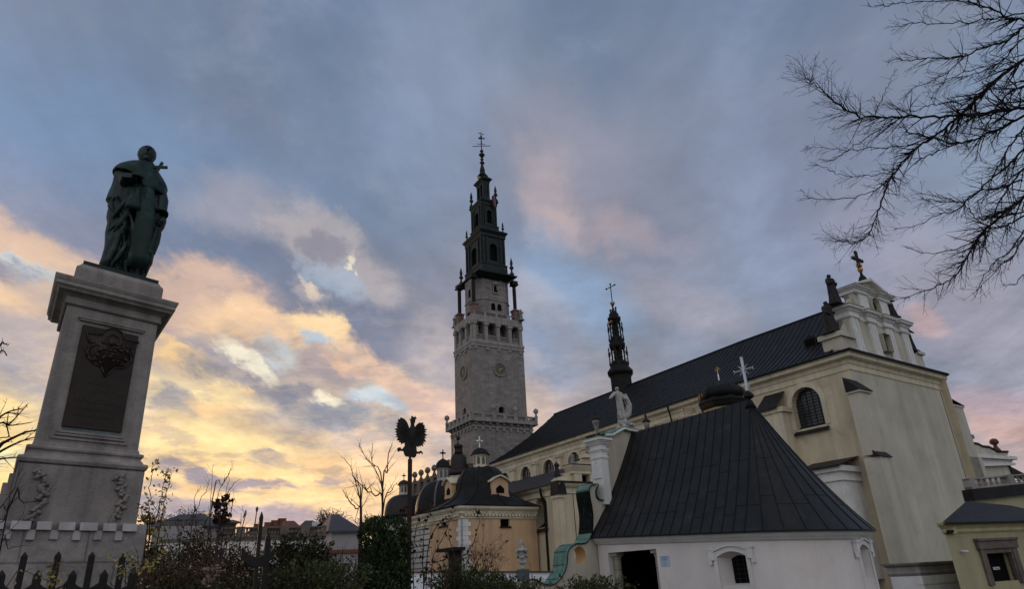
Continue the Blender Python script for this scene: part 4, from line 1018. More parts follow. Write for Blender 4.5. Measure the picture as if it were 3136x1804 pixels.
# cornice all along and round the facade
FA=azC-90 # bearing along the east facade
prof=[(-OV-.02,ZE-2.25),(-OV+.10,ZE-2.2),(-OV+.12,ZE-2.05),(-OV+.03,ZE-2.0),(-OV+.03,ZE-1.5),(-OV+.14,ZE-1.42),(-OV+.20,ZE-1.2),(-OV+.28,ZE-1.0),(-OV+.62,ZE-.85),(-.16,ZE-.72),(-.14,ZE-.40),(-.02,ZE-.32),(0,ZE-.12)]
g=G(); g.run([(f2[0],f2[1]),(-LC,0),(0,0),(0,Wd)],[(o,z) for o,z in prof],OV+.25); g.build('cornice',M_trim,be)
# east facade, cream plaster with the cool sky light put into its colour
g=G(); g.wall(OV,Wd-OV,-3.5,ZE-.6,(),-OV,'x'); g.build('east_facade_wall',M_creamE,be)
g=G(); g.wall(-LC,0,0,ZE-.6,(),Wd-OV); g.build('rear_wall',M_cream,be); g=G(); g.wall(f2[1]+OV,f2[1]+Wd-OV,0,ZE-.6,(),f2[0],'x'); g.build('rear_wall',M_cream,be)
# roof
def rz_(u): # bell-cast section, u from eave 0 to ridge 1
    return ZE+ (ZR-ZE)*(.50*u/.42 if False else (0.84*u+.16*u*u*(3-2*u)) )
ridge_mid=Wd/2
Rr=CH.px(2435,983,ridge_mid); ZR=Rr[1]; Rl=NF.px(1600,1311,ridge_mid); print('ridge z',ZR,Rl[1])
ZR=(ZR*1.0+Rl[1])/2
def sec(u): # (inset,height)
    return (ridge_mid*u, ZE+(ZR-ZE)*(0.72*u+0.28*u*u))
N=12; g=G(); ends=[]
gx=-2.6 # gable back plane
for s_ in range(N):
    u0,u1=s_/N,(s_+1)/N; (o0,z0),(o1,z1)=sec(u0),sec(u1)
    a0,b0,c0=ins(o0); a1,b1,c1=ins(o1)
    hip=7.5
    A0=a0+dirN*(hip*u0); A1=a1+dirN*(hip*u1)
    for (p,q,p2,q2) in ((A0,b0,A1,b1),(b0,Vector((gx,c0.y)),b1,Vector((gx,c1.y)))):
        g.add([(p.x,p.y,z0),(q.x,q.y,z0),(q2.x,q2.y,z1),(p2.x,p2.y,z1)],[(0,1,2,3)])
    # far side + hip end
    f0,f1=Wd-o0,Wd-o1; af0,bf0,_=ins(f0); af1,bf1,_=ins(f1); af0+=dirN*(hip*u0); af1+=dirN*(hip*u1)
    g.add([(af0.x,af0.y,z0),(bf0.x,bf0.y,z0),(bf1.x,bf1.y,z1),(af1.x,af1.y,z1)],[(3,2,1,0)]); g.add([(bf0.x,bf0.y,z0),(gx,f0,z0),(gx,f1,z1),(bf1.x,bf1.y,z1)],[(3,2,1,0)])
    g.add([(A0.x,A0.y,z0),(A1.x,A1.y,z1),(af1.x,af1.y,z1),(af0.x,af0.y,z0)],[(0,1,2,3)])
# gable-side apron and eave edge
g.add([(gx,0,ZE),(0,0,ZE),(0,Wd,ZE),(gx,Wd,ZE)],[(0,1,2,3)])
for (p,q) in (((f2[0],f2[1]),(-LC,0)),((-LC,0),(0,0)),((0,0),(0,Wd))):
    g.add([(p[0],p[1],ZE-.25),(q[0],q[1],ZE-.25),(q[0],q[1],ZE+.0),(p[0],p[1],ZE+.0)],[(0,1,2,3)])
g.add([(gx,0,ZE)]+[(gx,sec(i/N)[0],sec(i/N)[1]) for i in range(N+1)]+[(gx,Wd-sec(i/N)[0],sec(i/N)[1]) for i in range(N,-1,-1)],[tuple(range(2*N+3))])
roof=g.build('roof',M_roof,be)
for P_ in ([(f2[0],f2[1],ZE-.1),(-LC,0,ZE-.1),(.1,0,ZE-.1),(.1,Wd,ZE-.1)],): G().tube(P_,.19,6).build('gutter',M_seam,roof)
g=G()
def seamline(p0f,sc_=.06):
    pts=[p0f(i/N) for i in range(N+1)]; nrm=.09
    for a_,b_ in zip(pts,pts[1:]):
        d=Vector((b_[0]-a_[0],b_[1]-a_[1],b_[2]-a_[2])); sd=Vector((-d.y,d.x,0)).normalized()*sc_
        A=Vector(a_);B_=Vector(b_); up=Vector((0,0,nrm)); g.add([A-sd,A+sd,B_+sd,B_-sd,A-sd+up,A+sd+up,B_+sd+up,B_-sd+up],[(4,5,6,7),(0,4,7,3),(1,2,6,5),(0,1,5,4)])
k=0
x=-.9
while x>-LC: 
    seamline(lambda u,x=x:(x,sec(u)[0],sec(u)[1]) if x<gx or sec(u)[1]<ZE+.1 else (min(x,gx),sec(u)[0],sec(u)[1]) ,.055); x-=.92
t=.5
while t<LN:
    q=Vector((-LC,0))-dirN*t
    def fn(u,q=q,t=t):
        o,z=sec(u); p=q+nN*o; 
        lim=LN-7.5*u
        if t>lim: uu=(LN-t)/7.5; o,z=sec(max(0,uu)); p=q+nN*o
        return (p.x,p.y,z)
    seamline(fn,.055); t+=.92
a_,b_,_=ins(ridge_mid); a_=a_+dirN*7.5
g.tube([(a_.x,a_.y,ZR+.05),(b_.x,b_.y,ZR+.05),(gx,ridge_mid,ZR+.05)],.16,6)
g.build('roof_seams',M_seam,roof)
# roof dormer near the gable
dx_,dz_=CH.px(2485,1052,2.6)
u=.0
def onroof(x,y):
    best=None
    for i in range(1,60):
        u=i/60; o,z=sec(u); q=CH.px(x,y,o); 
        if best is None or abs(q[1]-z)<best[0]: best=(abs(q[1]-z),q[0],o,z)
    return best[1:]
X_,Y_,Z_=onroof(2487,1060)
g=G(); g.prism([(X_-.9,Z_-.2),(X_+.9,Z_-.2),(X_+.9,Z_+1.0),(X_,Z_+1.5),(X_-.9,Z_+1.0)],Y_-.3,Y_+2.2); dm=g.build('dormer',M_seam,be); G().box(X_-.7,X_+.7,Y_-.34,Y_-.3,Z_,Z_+.95).build('dark_opening',M_dark,dm)
# ---- buttresses
def butt(g,x0,x1,ys,steps,cap=M_roof):
    pass
# corner buttress on the east face (projects along +x)
g=G(); gc=G(); 
q=CH.pxs(2577,1163,1.0); zt1=CH.pxs(2600,1150,.2)[1]; zl=CH.pxs(2590,1190,1.4)[1]
y0b=-.75; y1b=CH.pxs(2661,1195,.35)[0]
z_a=CH.pxs(2655,1190,.35)[1]; z_b=CH.pxs(2680,1388,.8)[1]; z_c=CH.pxs(2780,1757,1.3)[1]
lv=[(z_a,.35),(z_b,.8),(z_c,1.3)]
g.box(-OV-.1,lv[0][1],y0b,y1b,z_b,z_a-.35); g.box(-OV-.1,lv[1][1],y0b,y1b+.05,-3.5,z_b-.3); g.box(-OV-.1,lv[2][1],y0b-.2,y1b+.3,-3.5,z_c-.3)
g.box(-OV-.1,lv[0][1]+.2,y0b-.2,y1b+.2,z_a-.6,z_a-.35)
bt=g.build('corner_buttress',M_creamE,be)
gc.add([(-OV-.1,y0b-.3,z_a+1.4),(-OV-.1,y1b+.3,z_a+1.4),(lv[0][1]+.35,y1b+.3,z_a-.35),(lv[0][1]+.35,y0b-.3,z_a-.35),(-OV-.1,y0b-.3,z_a-.4),(-OV-.1,y1b+.3,z_a-.4)],[(0,1,2,3),(1,5,2),(0,3,4),(3,2,5,4)])
gc.build('buttress_cap',M_roof,bt)
for (z,o,o0) in ((z_b,lv[1][1],lv[0][1]),(z_c,lv[2][1],lv[1][1])):
    gc=G(); gc.add([(o0-.1,y0b-.25,z+.45),(o0-.1,y1b+.2,z+.45),(o+.2,y1b+.2,z-.3),(o+.2,y0b-.25,z-.3),(o0-.1,y0b-.25,z-.3),(o0-.1,y1b+.2,z-.3)],[(0,1,2,3),(1,5,2),(0,3,4),(3,2,5,4)]); gc.build('buttress_cap',M_roof,bt)
# far corner buttress (projects to +y), seen in profile
zr=CH.pxs(2895,1205,-OV)[1]; g=G(); yw=Wd-OV
pr1=CH.pxs(2937,1240,-1.6)
yo=pr1[0]; g.box(-3.4,-OV-.3,yw-.1,yo,-3.5,pr1[1]-.3); g.box(-3.5,-OV-.2,yw-.1,yo+.25,pr1[1]-.6,pr1[1]-.3); g.box(-3.4,-OV-.3,yw,yo+1.1,-3.5,CH.pxs(2963,1400,-1.6)[1])
bt=g.build('side_buttress',M_creamE,be)
G().add([(-3.6,yw-.1,zr),(-OV-.1,yw-.1,zr),(-OV-.1,yo+.45,pr1[1]-.3),(-3.6,yo+.45,pr1[1]-.3),(-3.6,yw-.1,zr-.3),(-OV-.1,yw-.1,zr-.3)],[(0,1,2,3),(1,5,2),(0,3,4),(4,3,2,5)]).build('buttress_cap',M_roof,bt)
# south buttress with slanted cap beside the chapel ridge
xa=CH.px(2316,1250,OV-2.2)[0]; xb=CH.px(2372,1235,OV-2.2)[0]; zc_=CH.px(2330,1253,OV-2.2)[1]; zt_=CH.px(2350,1212,OV)[1]
g=G(); g.box(xa+.3,xb+.6,OV-2.0,OV,0,zc_-.4); g.box(xa+.1,xb+.9,OV-2.2,OV,zc_-.9,zc_-.3); bt=g.build('south_buttress',M_trim,be)
G().add([(xa,OV-2.6,zc_-.3),(xb+.3,OV-2.6,zc_-.3),(xb+.3,OV,zt_),(xa,OV,zt_),(xa,OV-2.6,zc_-.45),(xb+.3,OV-2.6,zc_-.45)],[(0,1,2,3),(4,5,1,0),(1,5,2),(0,3,4)]).build('buttress_cap',M_roof,bt)
# low pier with small roof right of the chapel roof
xb=CH.px(2568,1430,OV-4)[0]; zt_=CH.px(2560,1418,OV-4)[1]; g=G(); g.box(xb-5,xb,OV-4,OV,0,zt_-.9); g.box(xb-5.1,xb+.35,OV-4.35,OV,zt_-.9,zt_-.3); g.box(xb-5.1,xb+.2,OV-4.2,OV,zt_-1.9,zt_-1.6); bt=g.build('side_pier',M_wtrim,be)
G().add([(xb-5.3,OV-4.8,zt_-.3),(xb+.7,OV-4.8,zt_-.3),(xb+.4,OV,zt_+.9),(xb-5.3,OV,zt_+.9),(xb+.7,OV-4.8,zt_-.45),(xb-5.3,OV-4.8,zt_-.45)],[(0,1,2,3),(5,4,1,0),(1,4,2)]).build('pier_roof',M_roof,bt)
# downpipes on the choir
g=G(); xd=CH.px(2045,1240,.3)[0]; g.tube([(xd,.1,ZE-.3),(xd,.45,ZE-1.5),(xd+.0,OV-.15,ZE-3.4),(xd,OV-.15,2)],.13,6); g.build('downpipe',M_black,be)

# small fittings on the church walls
v0=CH.pxs(2740,1604,.0); v1=CH.pxs(2758,1650,.0); G().box(-OV-.02,-OV+.25,min(v0[0],v1[0]),max(v0[0],v1[0]),v1[1],v0[1]).build('vent_panel',M_gst,be)
g=G(); g.tube([(-OV-.06,Wd-OV-.5,ZE-2.4),(-OV-.06,Wd-OV-.5,-3)],.10,6); g.build('downpipe',M_black,be)
g=G(); g.tube([(-OV-.02,6.5,ZE-2.4),(-OV-.03,6.55,12),(-OV-.02,6.5,-3)],.03,4); g.build('lightning_cable',M_seam,be)
# ================================================================ WEST-FRONT STYLE GABLE over the east facade (part of the basilica)
GX=-1.3
def gp(x,y,off=GX): return CH.pxs(x,y,off)       # (y,z) on the gable plane
def g5(x,y,off=GX): return gp(2450+x*.3639,720+y*.3639,off)
ge=bpy.data.objects.new('gable',None); COL.objects.link(ge); ge.parent=be
yl=g5(430,950)[0]; yr=g5(1000,1070)[0]; ymid=(yl+yr)/2
ztop1=g5(430,640)[1]; 
GD=1.3 # depth
colsp=[(g5(395+35,830)[0],g5(500,955)[0])]
cb=[g5(500,950)[0],g5(635,985)[0],g5(807,1020)[0],g5(930,1060)[0]]
cw=(g5(535,955)[0]-g5(465,955)[0])
zc1=g5(435,706)[1]; zb1=g5(500,950)[1]
y0,y1=cb[0]-cw*.5,cb[-1]+cw*.5
c0=(cb[0]+cb[3])/2; cb=[c0-1.5*(cb[3]-cb[0])/3*1.0,c0-.5*(cb[3]-cb[0])/3,c0+.5*(cb[3]-cb[0])/3,c0+1.5*(cb[3]-cb[0])/3]
GB=ZE+.1
ze1=zc1+3.0   # top of the lower entablature
ztl=g5(385,600)[1]; ze1=ztl; print('entab',zc1,ze1)
g=G(); nw=.9
g.wall(y0,y1,GB,ze1,((c0+.1,zb1+.3,(cb[2]-cb[1])*.42,(zc1-zb1)*.62,0,.7),),GX,'x'); 
g.box(GX-GD,GX-.75,y0,y1,GB,ze1-.1)
g.add([(GX,y0,GB),(GX-GD,y0,GB),(GX-GD,y0,ze1),(GX,y0,ze1)],[(0,1,2,3)]); g.add([(GX,y1,GB),(GX-GD,y1,GB),(GX-GD,y1,ze1),(GX,y1,ze1)],[(0,1,2,3)])
g.build('gable_wall',M_creamE,ge)
g=G()
for c_ in cb:
    g.box(GX-.1,GX+.55,c_-cw*.55,c_+cw*.55,GB,GB+.35); g.box(GX-.1,GX+.45,c_-cw*.5,c_+cw*.5,GB+.35,GB+.75); 
    for k in range(5):
        yy=c_-cw*.42+cw*.84*(k+.5)/5; g.box(GX-.1,GX+.33+.04*(k%2),yy-cw*.075,yy+cw*.075,GB+.75,zc1)
    g.box(GX-.1,GX+.29,c_-cw*.43,c_+cw*.43,GB+.75,zc1); g.build('pilaster',M_wtrim,ge); g=G()
def ressaut(g,y0,y1,z0,z1,cols,cw,o=.3,so=.35):
    """entablature that breaks forward over each pilaster"""
    path=[(GX-GD,y0),(GX,y0)]
    P=[(y0,0)]
    pts=[(GX-GD-.4,y0-.05),(GX+.35,y0-.05)]
    for i,c_ in enumerate(cols):
        a,b=c_-cw*.55,c_+cw*.55
        if i>0: pts+=[(GX+.0,a),(GX+.4,a)]
        if i<len(cols)-1: pts+=[(GX+.4,b),(GX+.0,b)]
    pts+=[(GX+.35,y1+.05),(GX-GD-.4,y1+.05)]
    H=z1-z0
    g.run(pts,[(.02,z0),(.15,z0+.08*H),(.15,z0+.2*H),(.03,z0+.24*H),(.03,z0+.5*H),(.18,z0+.56*H),(.3,z0+.7*H),(o+.28,z0+.78*H),(o+.3,z0+.92*H),(o+.45,z1)],.9)
g=G(); ressaut(g,y0,y1,zc1,ze1,cb,cw); g.build('entablature',M_wtrim,ge)
# upper stage
yu0=g5(395,540)[0]; uc=[g5(485,600)[0],g5(655,640)[0]]; uw=cw*1.0
ucm=c0; du=(uc[1]-uc[0])/2; uc=[ucm-du,ucm+du]; 
zu1=g5(455,490)[1]; zue=g5(430,430)[1]; print('upper',uc,zu1,zue)
ua,ub=uc[0]-uw*.9,uc[1]+uw*.9
g=G(); g.wall(ua,ub,ze1,zue,((ucm,ze1+.6,du*.75,(zu1-ze1)*.72,1,.6),),GX,'x'); g.box(GX-GD,GX-.65,ua,ub,ze1,zue-.1); g.add([(GX,ua,ze1),(GX-GD,ua,ze1),(GX-GD,ua,zue),(GX,ua,zue)],[(0,1,2,3)])
g.prism([(ua-1.2,ze1),(ua,ze1),(ua,ze1+(zu1-ze1)*.75),(ua-.5,ze1+(zu1-ze1)*.62),(ua-.9,ze1+.8)],GX-.9,GX-.3,'x'); g.prism([(ub+1.2,ze1),(ub,ze1),(ub,ze1+(zu1-ze1)*.75),(ub+.5,ze1+(zu1-ze1)*.62),(ub+.9,ze1+.8)],GX-.9,GX-.3,'x')
g.build('upper_gable_wall',M_creamE,ge)
g=G()
for c_ in uc: g.box(GX-.1,GX+.3,c_-uw*.5,c_+uw*.5,ze1,zu1); g.box(GX-.1,GX+.4,c_-uw*.55,c_+uw*.55,ze1,ze1+.4); g.build('pilaster',M_wtrim,ge); g=G()
g=G(); ressaut(g,ua,ub,zu1,zue,uc,uw,.25); g.build('entablature',M_wtrim,ge)
za=g5(515,345,GX+.4)[1]; print('apex',za)
g=G(); g.prism([(ua-.2,zue),(ub+.2,zue),(ucm,za-.35)],GX-GD,GX+.1,'x'); g.build('pediment',M_creamE,ge)
g=G(); 
for sgn in (-1,1):
    e_=(ua-.55) if sgn<0 else (ub+.55)
    g.add([(GX-GD-.5,e_,zue),(GX+.75,e_,zue),(GX+.75,ucm,za),(GX-GD-.5,ucm,za),(GX-GD-.5,e_,zue-.05),(GX+.75,e_,zue-.05),(GX+.75,ucm,za-.45),(GX-GD-.5,ucm,za-.45)],[(0,1,2,3),(4,5,1,0),(1,5,6,2),(7,6,5,4),(0,3,7,4)])
g.build('pediment_roof',M_wtrim,ge)
# side pedestals that carry figures
pa=[g5(245,900,GX-.2)[0],g5(1030,1050,GX-.2)[0]]
pL=(CH.pxs(2535,1050,GX-1.0)[0])
zpL=g5(290,815,GX-.5)[1]; zpR=g5(1030,1000,GX-.2)[1]; print('ped',pL,y0,zpL,zpR)
g=G(); g.box(GX-2.4,GX+.1,OV+.3,y0-.0,GB,zpL-.7); g.box(GX-2.7,GX+.4,OV,y0-.0,zpL-.7,zpL-.1); g.prism([(y0-.05,zpL-.1),(y0-.05,zpL+1.6),(y0-.9,zpL+.5),(y0-1.4,zpL-.1)],GX-.9,GX-.4,'x'); g.build('pedestal',M_creamE,ge)
yrr=g5(1045,1095)[0]; g=G(); g.box(GX-1.2,GX+.1,y1,yrr,GB,zpR-.5); g.box(GX-1.4,GX+.4,yrr-1.5,yrr+.35,zpR-.5,zpR-.1); g.prism([(y1,zpR-.6),(y1,zpR+2.4),(y1+.5,zpR+1.2),(y1+1.4,zpR+.2),(yrr-.8,zpR-.5)],GX-.9,GX-.4,'x'); g.build('pedestal',M_creamE,ge)
g=G().box(GX-.78,GX-.72,c0-1.6,c0+1.8,zb1,zc1).build('niche_dark',M_glass,ge)
# gilded cross on the apex
g=G(); yx=ucm; xx=GX-.3; zcr=za-.3; 
g.lathe([(.7,zcr),(.45,zcr+.7),(.2,zcr+1.1),(.16,zcr+1.5)],xx,yx,10); g.build('cross_base',M_black,ge,True)
g=G(); g.ball((xx,yx,zcr+1.9),.38,10); 
for k in range(10):
    a=k*.63; g.tube([(xx+.15*math.cos(a),yx+.15*math.sin(a),zcr+2.2),(xx+.40*math.cos(a),yx+.40*math.sin(a),zcr+2.5),(xx+.2*math.cos(a),yx+.2*math.sin(a),zcr+2.9+.1*(k%3))],[.05,.04,.02],4)
g.build('gilt_ornament',M_gold,ge,True)
zt_=gp(2590,758,xx)[1]; zm_=gp(2598,784,xx)[1]; print('cross',zcr,zm_,zt_)
g=G(); g.box(xx-.14,xx+.14,yx-.2,yx+.2,zcr+2.2,zt_); g.box(xx-.14,xx+.14,yx-1.35,yx+1.35,zm_-.2,zm_+.2); cr_=g.build('cross',M_black,ge)
g=G()
for k in range(8):
    a=math.pi/8+k*math.pi/4; g.tube([(xx+.1,yx,zm_),(xx+.1,yx+.8*math.cos(a),zm_+.8*math.sin(a))],[.05,.01],4)
for (a_,b_) in ((-1.35,0),(1.35,0),(0,zt_-zm_)): g.ball((xx,yx+a_,zm_+b_),.12,6)
g.build('gilt_rays',M_gold,cr_)
# gable figures (stand on the gable)
rzE=math.atan2(CH.U.y,CH.U.x)+R(90)
def gfig(px_,py_,off,h,lb_,arms,seed,ldir=0,w=1.1,zz=None):
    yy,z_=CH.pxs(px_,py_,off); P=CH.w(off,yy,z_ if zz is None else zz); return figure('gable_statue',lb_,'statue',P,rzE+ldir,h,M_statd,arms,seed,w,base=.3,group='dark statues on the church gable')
def kneel(g,h):
    g.tube([(.25*h,-.1,.05*h),(.42*h,-.1,.12*h),(.5*h,-.12,.26*h)],[.10*h,.09*h,.05*h],8); g.ball((.51*h,-.12,.30*h),.05*h,7)
o=gfig(2560,936,GX-.5,4.3,'dark robed statue beside the left shoulder of the gable top, with a small kneeling shape','chest',11,w=1.1); 
gfig(2548,1012,GX-1.0,4.4,'dark statue on the low left pedestal of the church gable','rest',12,w=1.2,zz=zpL-.1)
gfig(2732,975,GX-.3,4.0,'dark bending statue right of the gable top','out',13,w=1.25)
gfig(2792,1080,GX-.4,4.0,'dark statue with one arm stretched out on the right pedestal of the gable','point',14,w=1.15)
# ================================================================ RIDGE TURRET
tx=CH.px(1906,1190,ridge_mid)
TX=NF.px(1905,1190,ridge_mid)[0]; tl=Vector((-LC,0))+dirN*TX+nN*ridge_mid if False else Vector((-LC,0))+dirN*(TX)+nN*ridge_mid
cxT,cyT=tl.x,tl.y
TP=CH.w(cxT,cyT,0)
def tz(x,y):
    r_=ray(x,y); d=math.hypot(TP.x,TP.y); return EYE+r_[2]*d
dT=math.hypot(TP.x,TP.y); mT=dT/2069*.80
def t8(x,y): return tz(1750+(400+.1*y)*.309,850+y*.309)
te2=bpy.data.objects.new('ridge_turret',None); COL.objects.link(te2); te2.parent=be; te2.location=(cxT,cyT,0)
mm=.309*dT/2069*.885
g=G()
g.lathe([(125*mm,t8(0,1190)),(125*mm,t8(0,1010)),(128*mm,t8(0,985)),(155*mm,t8(0,955)),(155*mm,t8(0,940)),(120*mm,t8(0,905)),(105*mm,t8(0,880)),(108*mm,t8(0,870)),(95*mm,t8(0,845))],0,0,8,R(22.5)); g.build('turret_base',M_black,te2)
def lantern8(z0,z1,ro,rc,nm,m=M_black,statues=True):
    g=G(); H=z1-z0
    for k in range(8):
        a=R(22.5+45*k); x,y=rc*math.cos(a),rc*math.sin(a); g.lathe([(.22,z0),(.15,z0+.1*H),(.15,z0+.8*H),(.26,z1)],x,y,6)
        x,y=ro*math.cos(a),ro*math.sin(a); g.lathe([(.20,z0-.1*H),(.10,z0+.1*H),(.10,z0+.5*H),(.22,z0+.55*H),(.05,z0+.75*H),(.16,z0+.85*H),(.02,z0+1.05*H)],x,y,5)
        g.tube([(x,y,z0+.5*H),((ro+rc)/2*math.cos(a),(ro+rc)/2*math.sin(a),z0+.72*H),(rc*math.cos(a),rc*math.sin(a),z0+.6*H)],.09,4)
        g.tube([(x,y,z0+.2*H),(rc*math.cos(a),rc*math.sin(a),z0+.2*H)],.08,4)
        a2=a+R(22.5); x,y=(rc*.95)*math.cos(a2),(rc*.95)*math.sin(a2)
    g.lathe([(rc*.35,z0),(rc*.30,z1)],0,0,8)
    g.lathe([(rc*1.12,z0-.05*H),(rc*1.12,z0+.12*H),(rc*1.0,z0+.13*H)],0,0,8,R(22.5),cap=False)
    g.build(nm,m,te2)
lantern8(t8(0,850),t8(0,700),112*mm,75*mm,'open_stage')
g=G(); g.lathe([(85*mm,t8(0,705)),(98*mm,t8(0,690)),(100*mm,t8(0,665)),(85*mm,t8(0,650)),(90*mm,t8(0,630)),(70*mm,t8(0,612))],0,0,8,R(22.5)); g.build('cornice',M_black,te2)
lantern8(t8(0,610),t8(0,455),88*mm,60*mm,'open_stage')
g=G(); g.lathe([(58*mm,t8(0,450)),(82*mm,t8(0,420)),(82*mm,t8(0,402)),(60*mm,t8(0,390)),(62*mm,t8(0,372)),(45*mm,t8(0,352)),(20*mm,t8(0,330)),(10*mm,t8(0,300)),(8*mm,t8(0,280))],0,0,8,R(22.5)); g.build('cap',M_black,te2)
g=G(); g.lathe([(14*mm,t8(0,282)),(24*mm,t8(0,262)),(26*mm,t8(0,255)),(12*mm,t8(0,250))],0,0,10); 
for k in range(6):
    a=k*R(60); g.tube([(20*mm*math.cos(a),20*mm*math.sin(a),t8(0,262)),(27*mm*math.cos(a),27*mm*math.sin(a),t8(0,240))],[.14,.05],4)
for k in range(3):
    for zz in (450,680): a=R(200+40*k); g.ball((62*mm*math.cos(a),62*mm*math.sin(a),t8(0,zz)),.32,6)
g.build('gilt_crown',M_gold,te2,True)
g=G()
for sgn in (-1,1):
    for q_ in (.8,1.0): g.tube([(sgn*48*mm*q_,0,t8(0,355)),(sgn*50*mm*q_,0,t8(0,300+20*(1-q_)))],.09,4); g.tube([(sgn*50*mm*q_-.25,0,t8(0,312)),(sgn*50*mm*q_+.25,0,t8(0,312))],.07,4)
u=CH.U; g.tube([(0,0,t8(0,255)),(0,0,t8(0,62))],.10,5); g.tube([(-1.25,.0,t8(0,92)),(1.25,0,t8(0,92))],.09,4)
for (a_,b_) in ((-1.25,92),(1.25,92),(0,64)): g.ball((a_,0,t8(0,b_)),.2,6)
g.build('turret_cross',M_black,te2)
# ================================================================ SIDE AISLE with curved gable (abuts the church)
AI=Fr(at(1716,1500,70)-Vector((0,0,at(1716,1500,70).z)),57,'side_aisle','cream side aisle with volute gable, round opening and winged buttress cap, below the church clerestory','church wing')
ae=AI.e; ZA=AI.px(1710,1478)[1]; ZA2=AI.px(1845,1486)[1]; ZA=(ZA+ZA2)/2; print('aisle z',ZA,ZA2)
AW=13; AL=34
# left (west-going) wall is plane x=0 running +y
def apl(x,y): return AI.pxs(x,y,0)
a1=apl(1652,1600); a2=apl(1664,1560)
wy=(AI.pxs(1652,1600,0)[0]+AI.pxs(1668,1600,0)[0])/2; wz0=AI.pxs(1655,1628,0)[1]; wz1=AI.pxs(1658,1521,0)[1]
ww_=2.0
g=G(); g.wall(0,AL,0,ZA-.3,((AI.pxs(1660,1590,0)[0],wz0+.3,ww_,wz1-wz0-.3,1,1.2),),0,'x'); g.wall(0,AW,0,ZA-.3,(),0); g.build('aisle_wall',M_cream,ae)
yw_=AI.pxs(1660,1590,0)[0]; g=G(); g.box(1.0,1.1,yw_-1.0,yw_+1.0,wz0,wz1+.1); wo=g.build('window',M_glass,ae)
G().add([(-.35,yw_-1.1,wz0),(-.35,yw_+1.1,wz0),(1.0,yw_+1.1,wz0+.9),(1.0,yw_-1.1,wz0+.9),(-.35,yw_-1.1,wz0-.12),(-.35,yw_+1.1,wz0-.12)],[(0,1,2,3),(4,5,1,0)]).build('sill',M_roof,wo)
g=G(); g.run([(0,AL),(0,0),(AW,0)],[(.0,ZA-1.1),(.12,ZA-1.0),(.12,ZA-.8),(.05,ZA-.75),(.1,ZA-.5),(.35,ZA-.35),(.5,ZA-.15),(.5,ZA)],1.0); g.build('cornice',M_trim,ae)
# roof: lean-to rising to the nave wall
zr_=NF.px(1640,1455,OV)[1]; dN_=(NO-AI.O).dot(AI.U); 
p1=AI.px(1740,1433,0)
RX=9.0
nwx=(NF.w if False else None)
# where the nave wall stands in this frame
q1=NO+NF.I*OV-AI.O; q2=NO+NF.I*OV-NF.U*40-AI.O
n1=(q1.dot(AI.U),q1.dot(AI.I)); n2=(q2.dot(AI.U),q2.dot(AI.I)); print('nave wall in aisle frame',n1,n2)
def nwall(y): return n1[0]+(n2[0]-n1[0])*(y-n1[1])/(n2[1]-n1[1])
xr_=6.5; ra=AI.pxs(1735,1433,xr_); rb_=AI.pxs(1600,1469,xr_); ztopR=(ra[1]+rb_[1])/2; print('aisle ridge',ra,rb_)
g=G()
for (xa_,xb_,za_,zb_) in ((-.6,xr_,ZA+.02,ztopR),(AW+.6,xr_,ZA+.02,ztopR)): g.add([(xa_,.72,za_),(xa_,AL,za_),(xb_,AL,zb_),(xb_,.72,zb_)],[(0,1,2,3)])
g.add([(-.6,.72,ZA),(AW+.6,.72,ZA),(xr_,.72,ztopR)],[(0,1,2)]); g.add([(-.6,AL,ZA),(AW+.6,AL,ZA),(xr_,AL,ztopR)],[(0,1,2)])
g.add([(-.6,-.5,ZA+.02),(-.6,-.5,ZA-.12),(-.6,AL,ZA-.12),(-.6,AL,ZA+.02)],[(0,1,2,3)]); g.box(-.6,AW,-.6,.2,ZA-.05,ZA+.14)
ro=g.build('aisle_roof',M_roof,ae)
g=G()
for i in range(46):
    y=.8+i*.92*.8; g.add([(-.6,y-.05,ZA+.13),(-.6,y+.05,ZA+.13),(xr_,y+.05,ztopR+.12),(xr_,y-.05,ztopR+.12)],[(0,1,2,3)])
g.build('roof_seams',M_seam,ro)
# gable with volute and oculus, front plane y=0
def ap(x,y,off=0): return AI.px(1640+x*.2913,1380+y*.2913,off)
bt_=ap(430,165)[1]; bl=ap(385,190)[0]; brr=ap(640,190)[0]; z0_=ZA+.1; pl_=ap(200,300); ph=ap(250,285)[1]
oc=ap(507,282); pr_=ap(300,280)[0]
curve=[(pr_,z0_+.9)]+[(pr_+(bl-pr_)*t,z0_+.9+(bt_-.9-z0_-.9)*(1-math.cos(t*math.pi/2))) for t in (.15,.3,.45,.6,.75,.9,1.0)]
g=G(); g.prism([(pr_,z0_)]+curve+[(bl,z0_)],.0,.6); g.wall(bl,brr,z0_,bt_-.6,((oc[0],oc[1]-.55,1.1,1.1,1,.6),),-.15); g.box(bl,brr,.45,.7,z0_,bt_-.6)
g.box(bl-.05,bl+.9,-.35,.3,z0_,bt_-.6); g.box(brr-1.2,brr,-.35,.3,z0_,bt_-.6); g.box(.0,pr_,-.1,.7,z0_,ph-.5)
xr_=ap(700,300)[0]+1.2; g.prism([(brr,z0_),(brr,bt_-.4),(brr+.3,bt_-1.2),(brr+.8,z0_+.8),(brr+1.6,z0_)],.0,.6)
zs_=ap(560,80)[1]; xs_=ap(560,80)[0]; g.prism([(ap(450,115)[0],bt_),(ap(450,115)[0],ap(450,115)[1]),(ap(500,100)[0],ap(500,100)[1]),(xs_-.4,zs_),(xs_+1.6,zs_),(xs_+1.6,bt_)],.1,.6)
ag=g.build('volute_gable',M_cream,ae)
G().box(oc[0]-.7,oc[0]+.7,.38,.44,oc[1]-.7,oc[1]+.7).build('round_window',M_dark,ag)
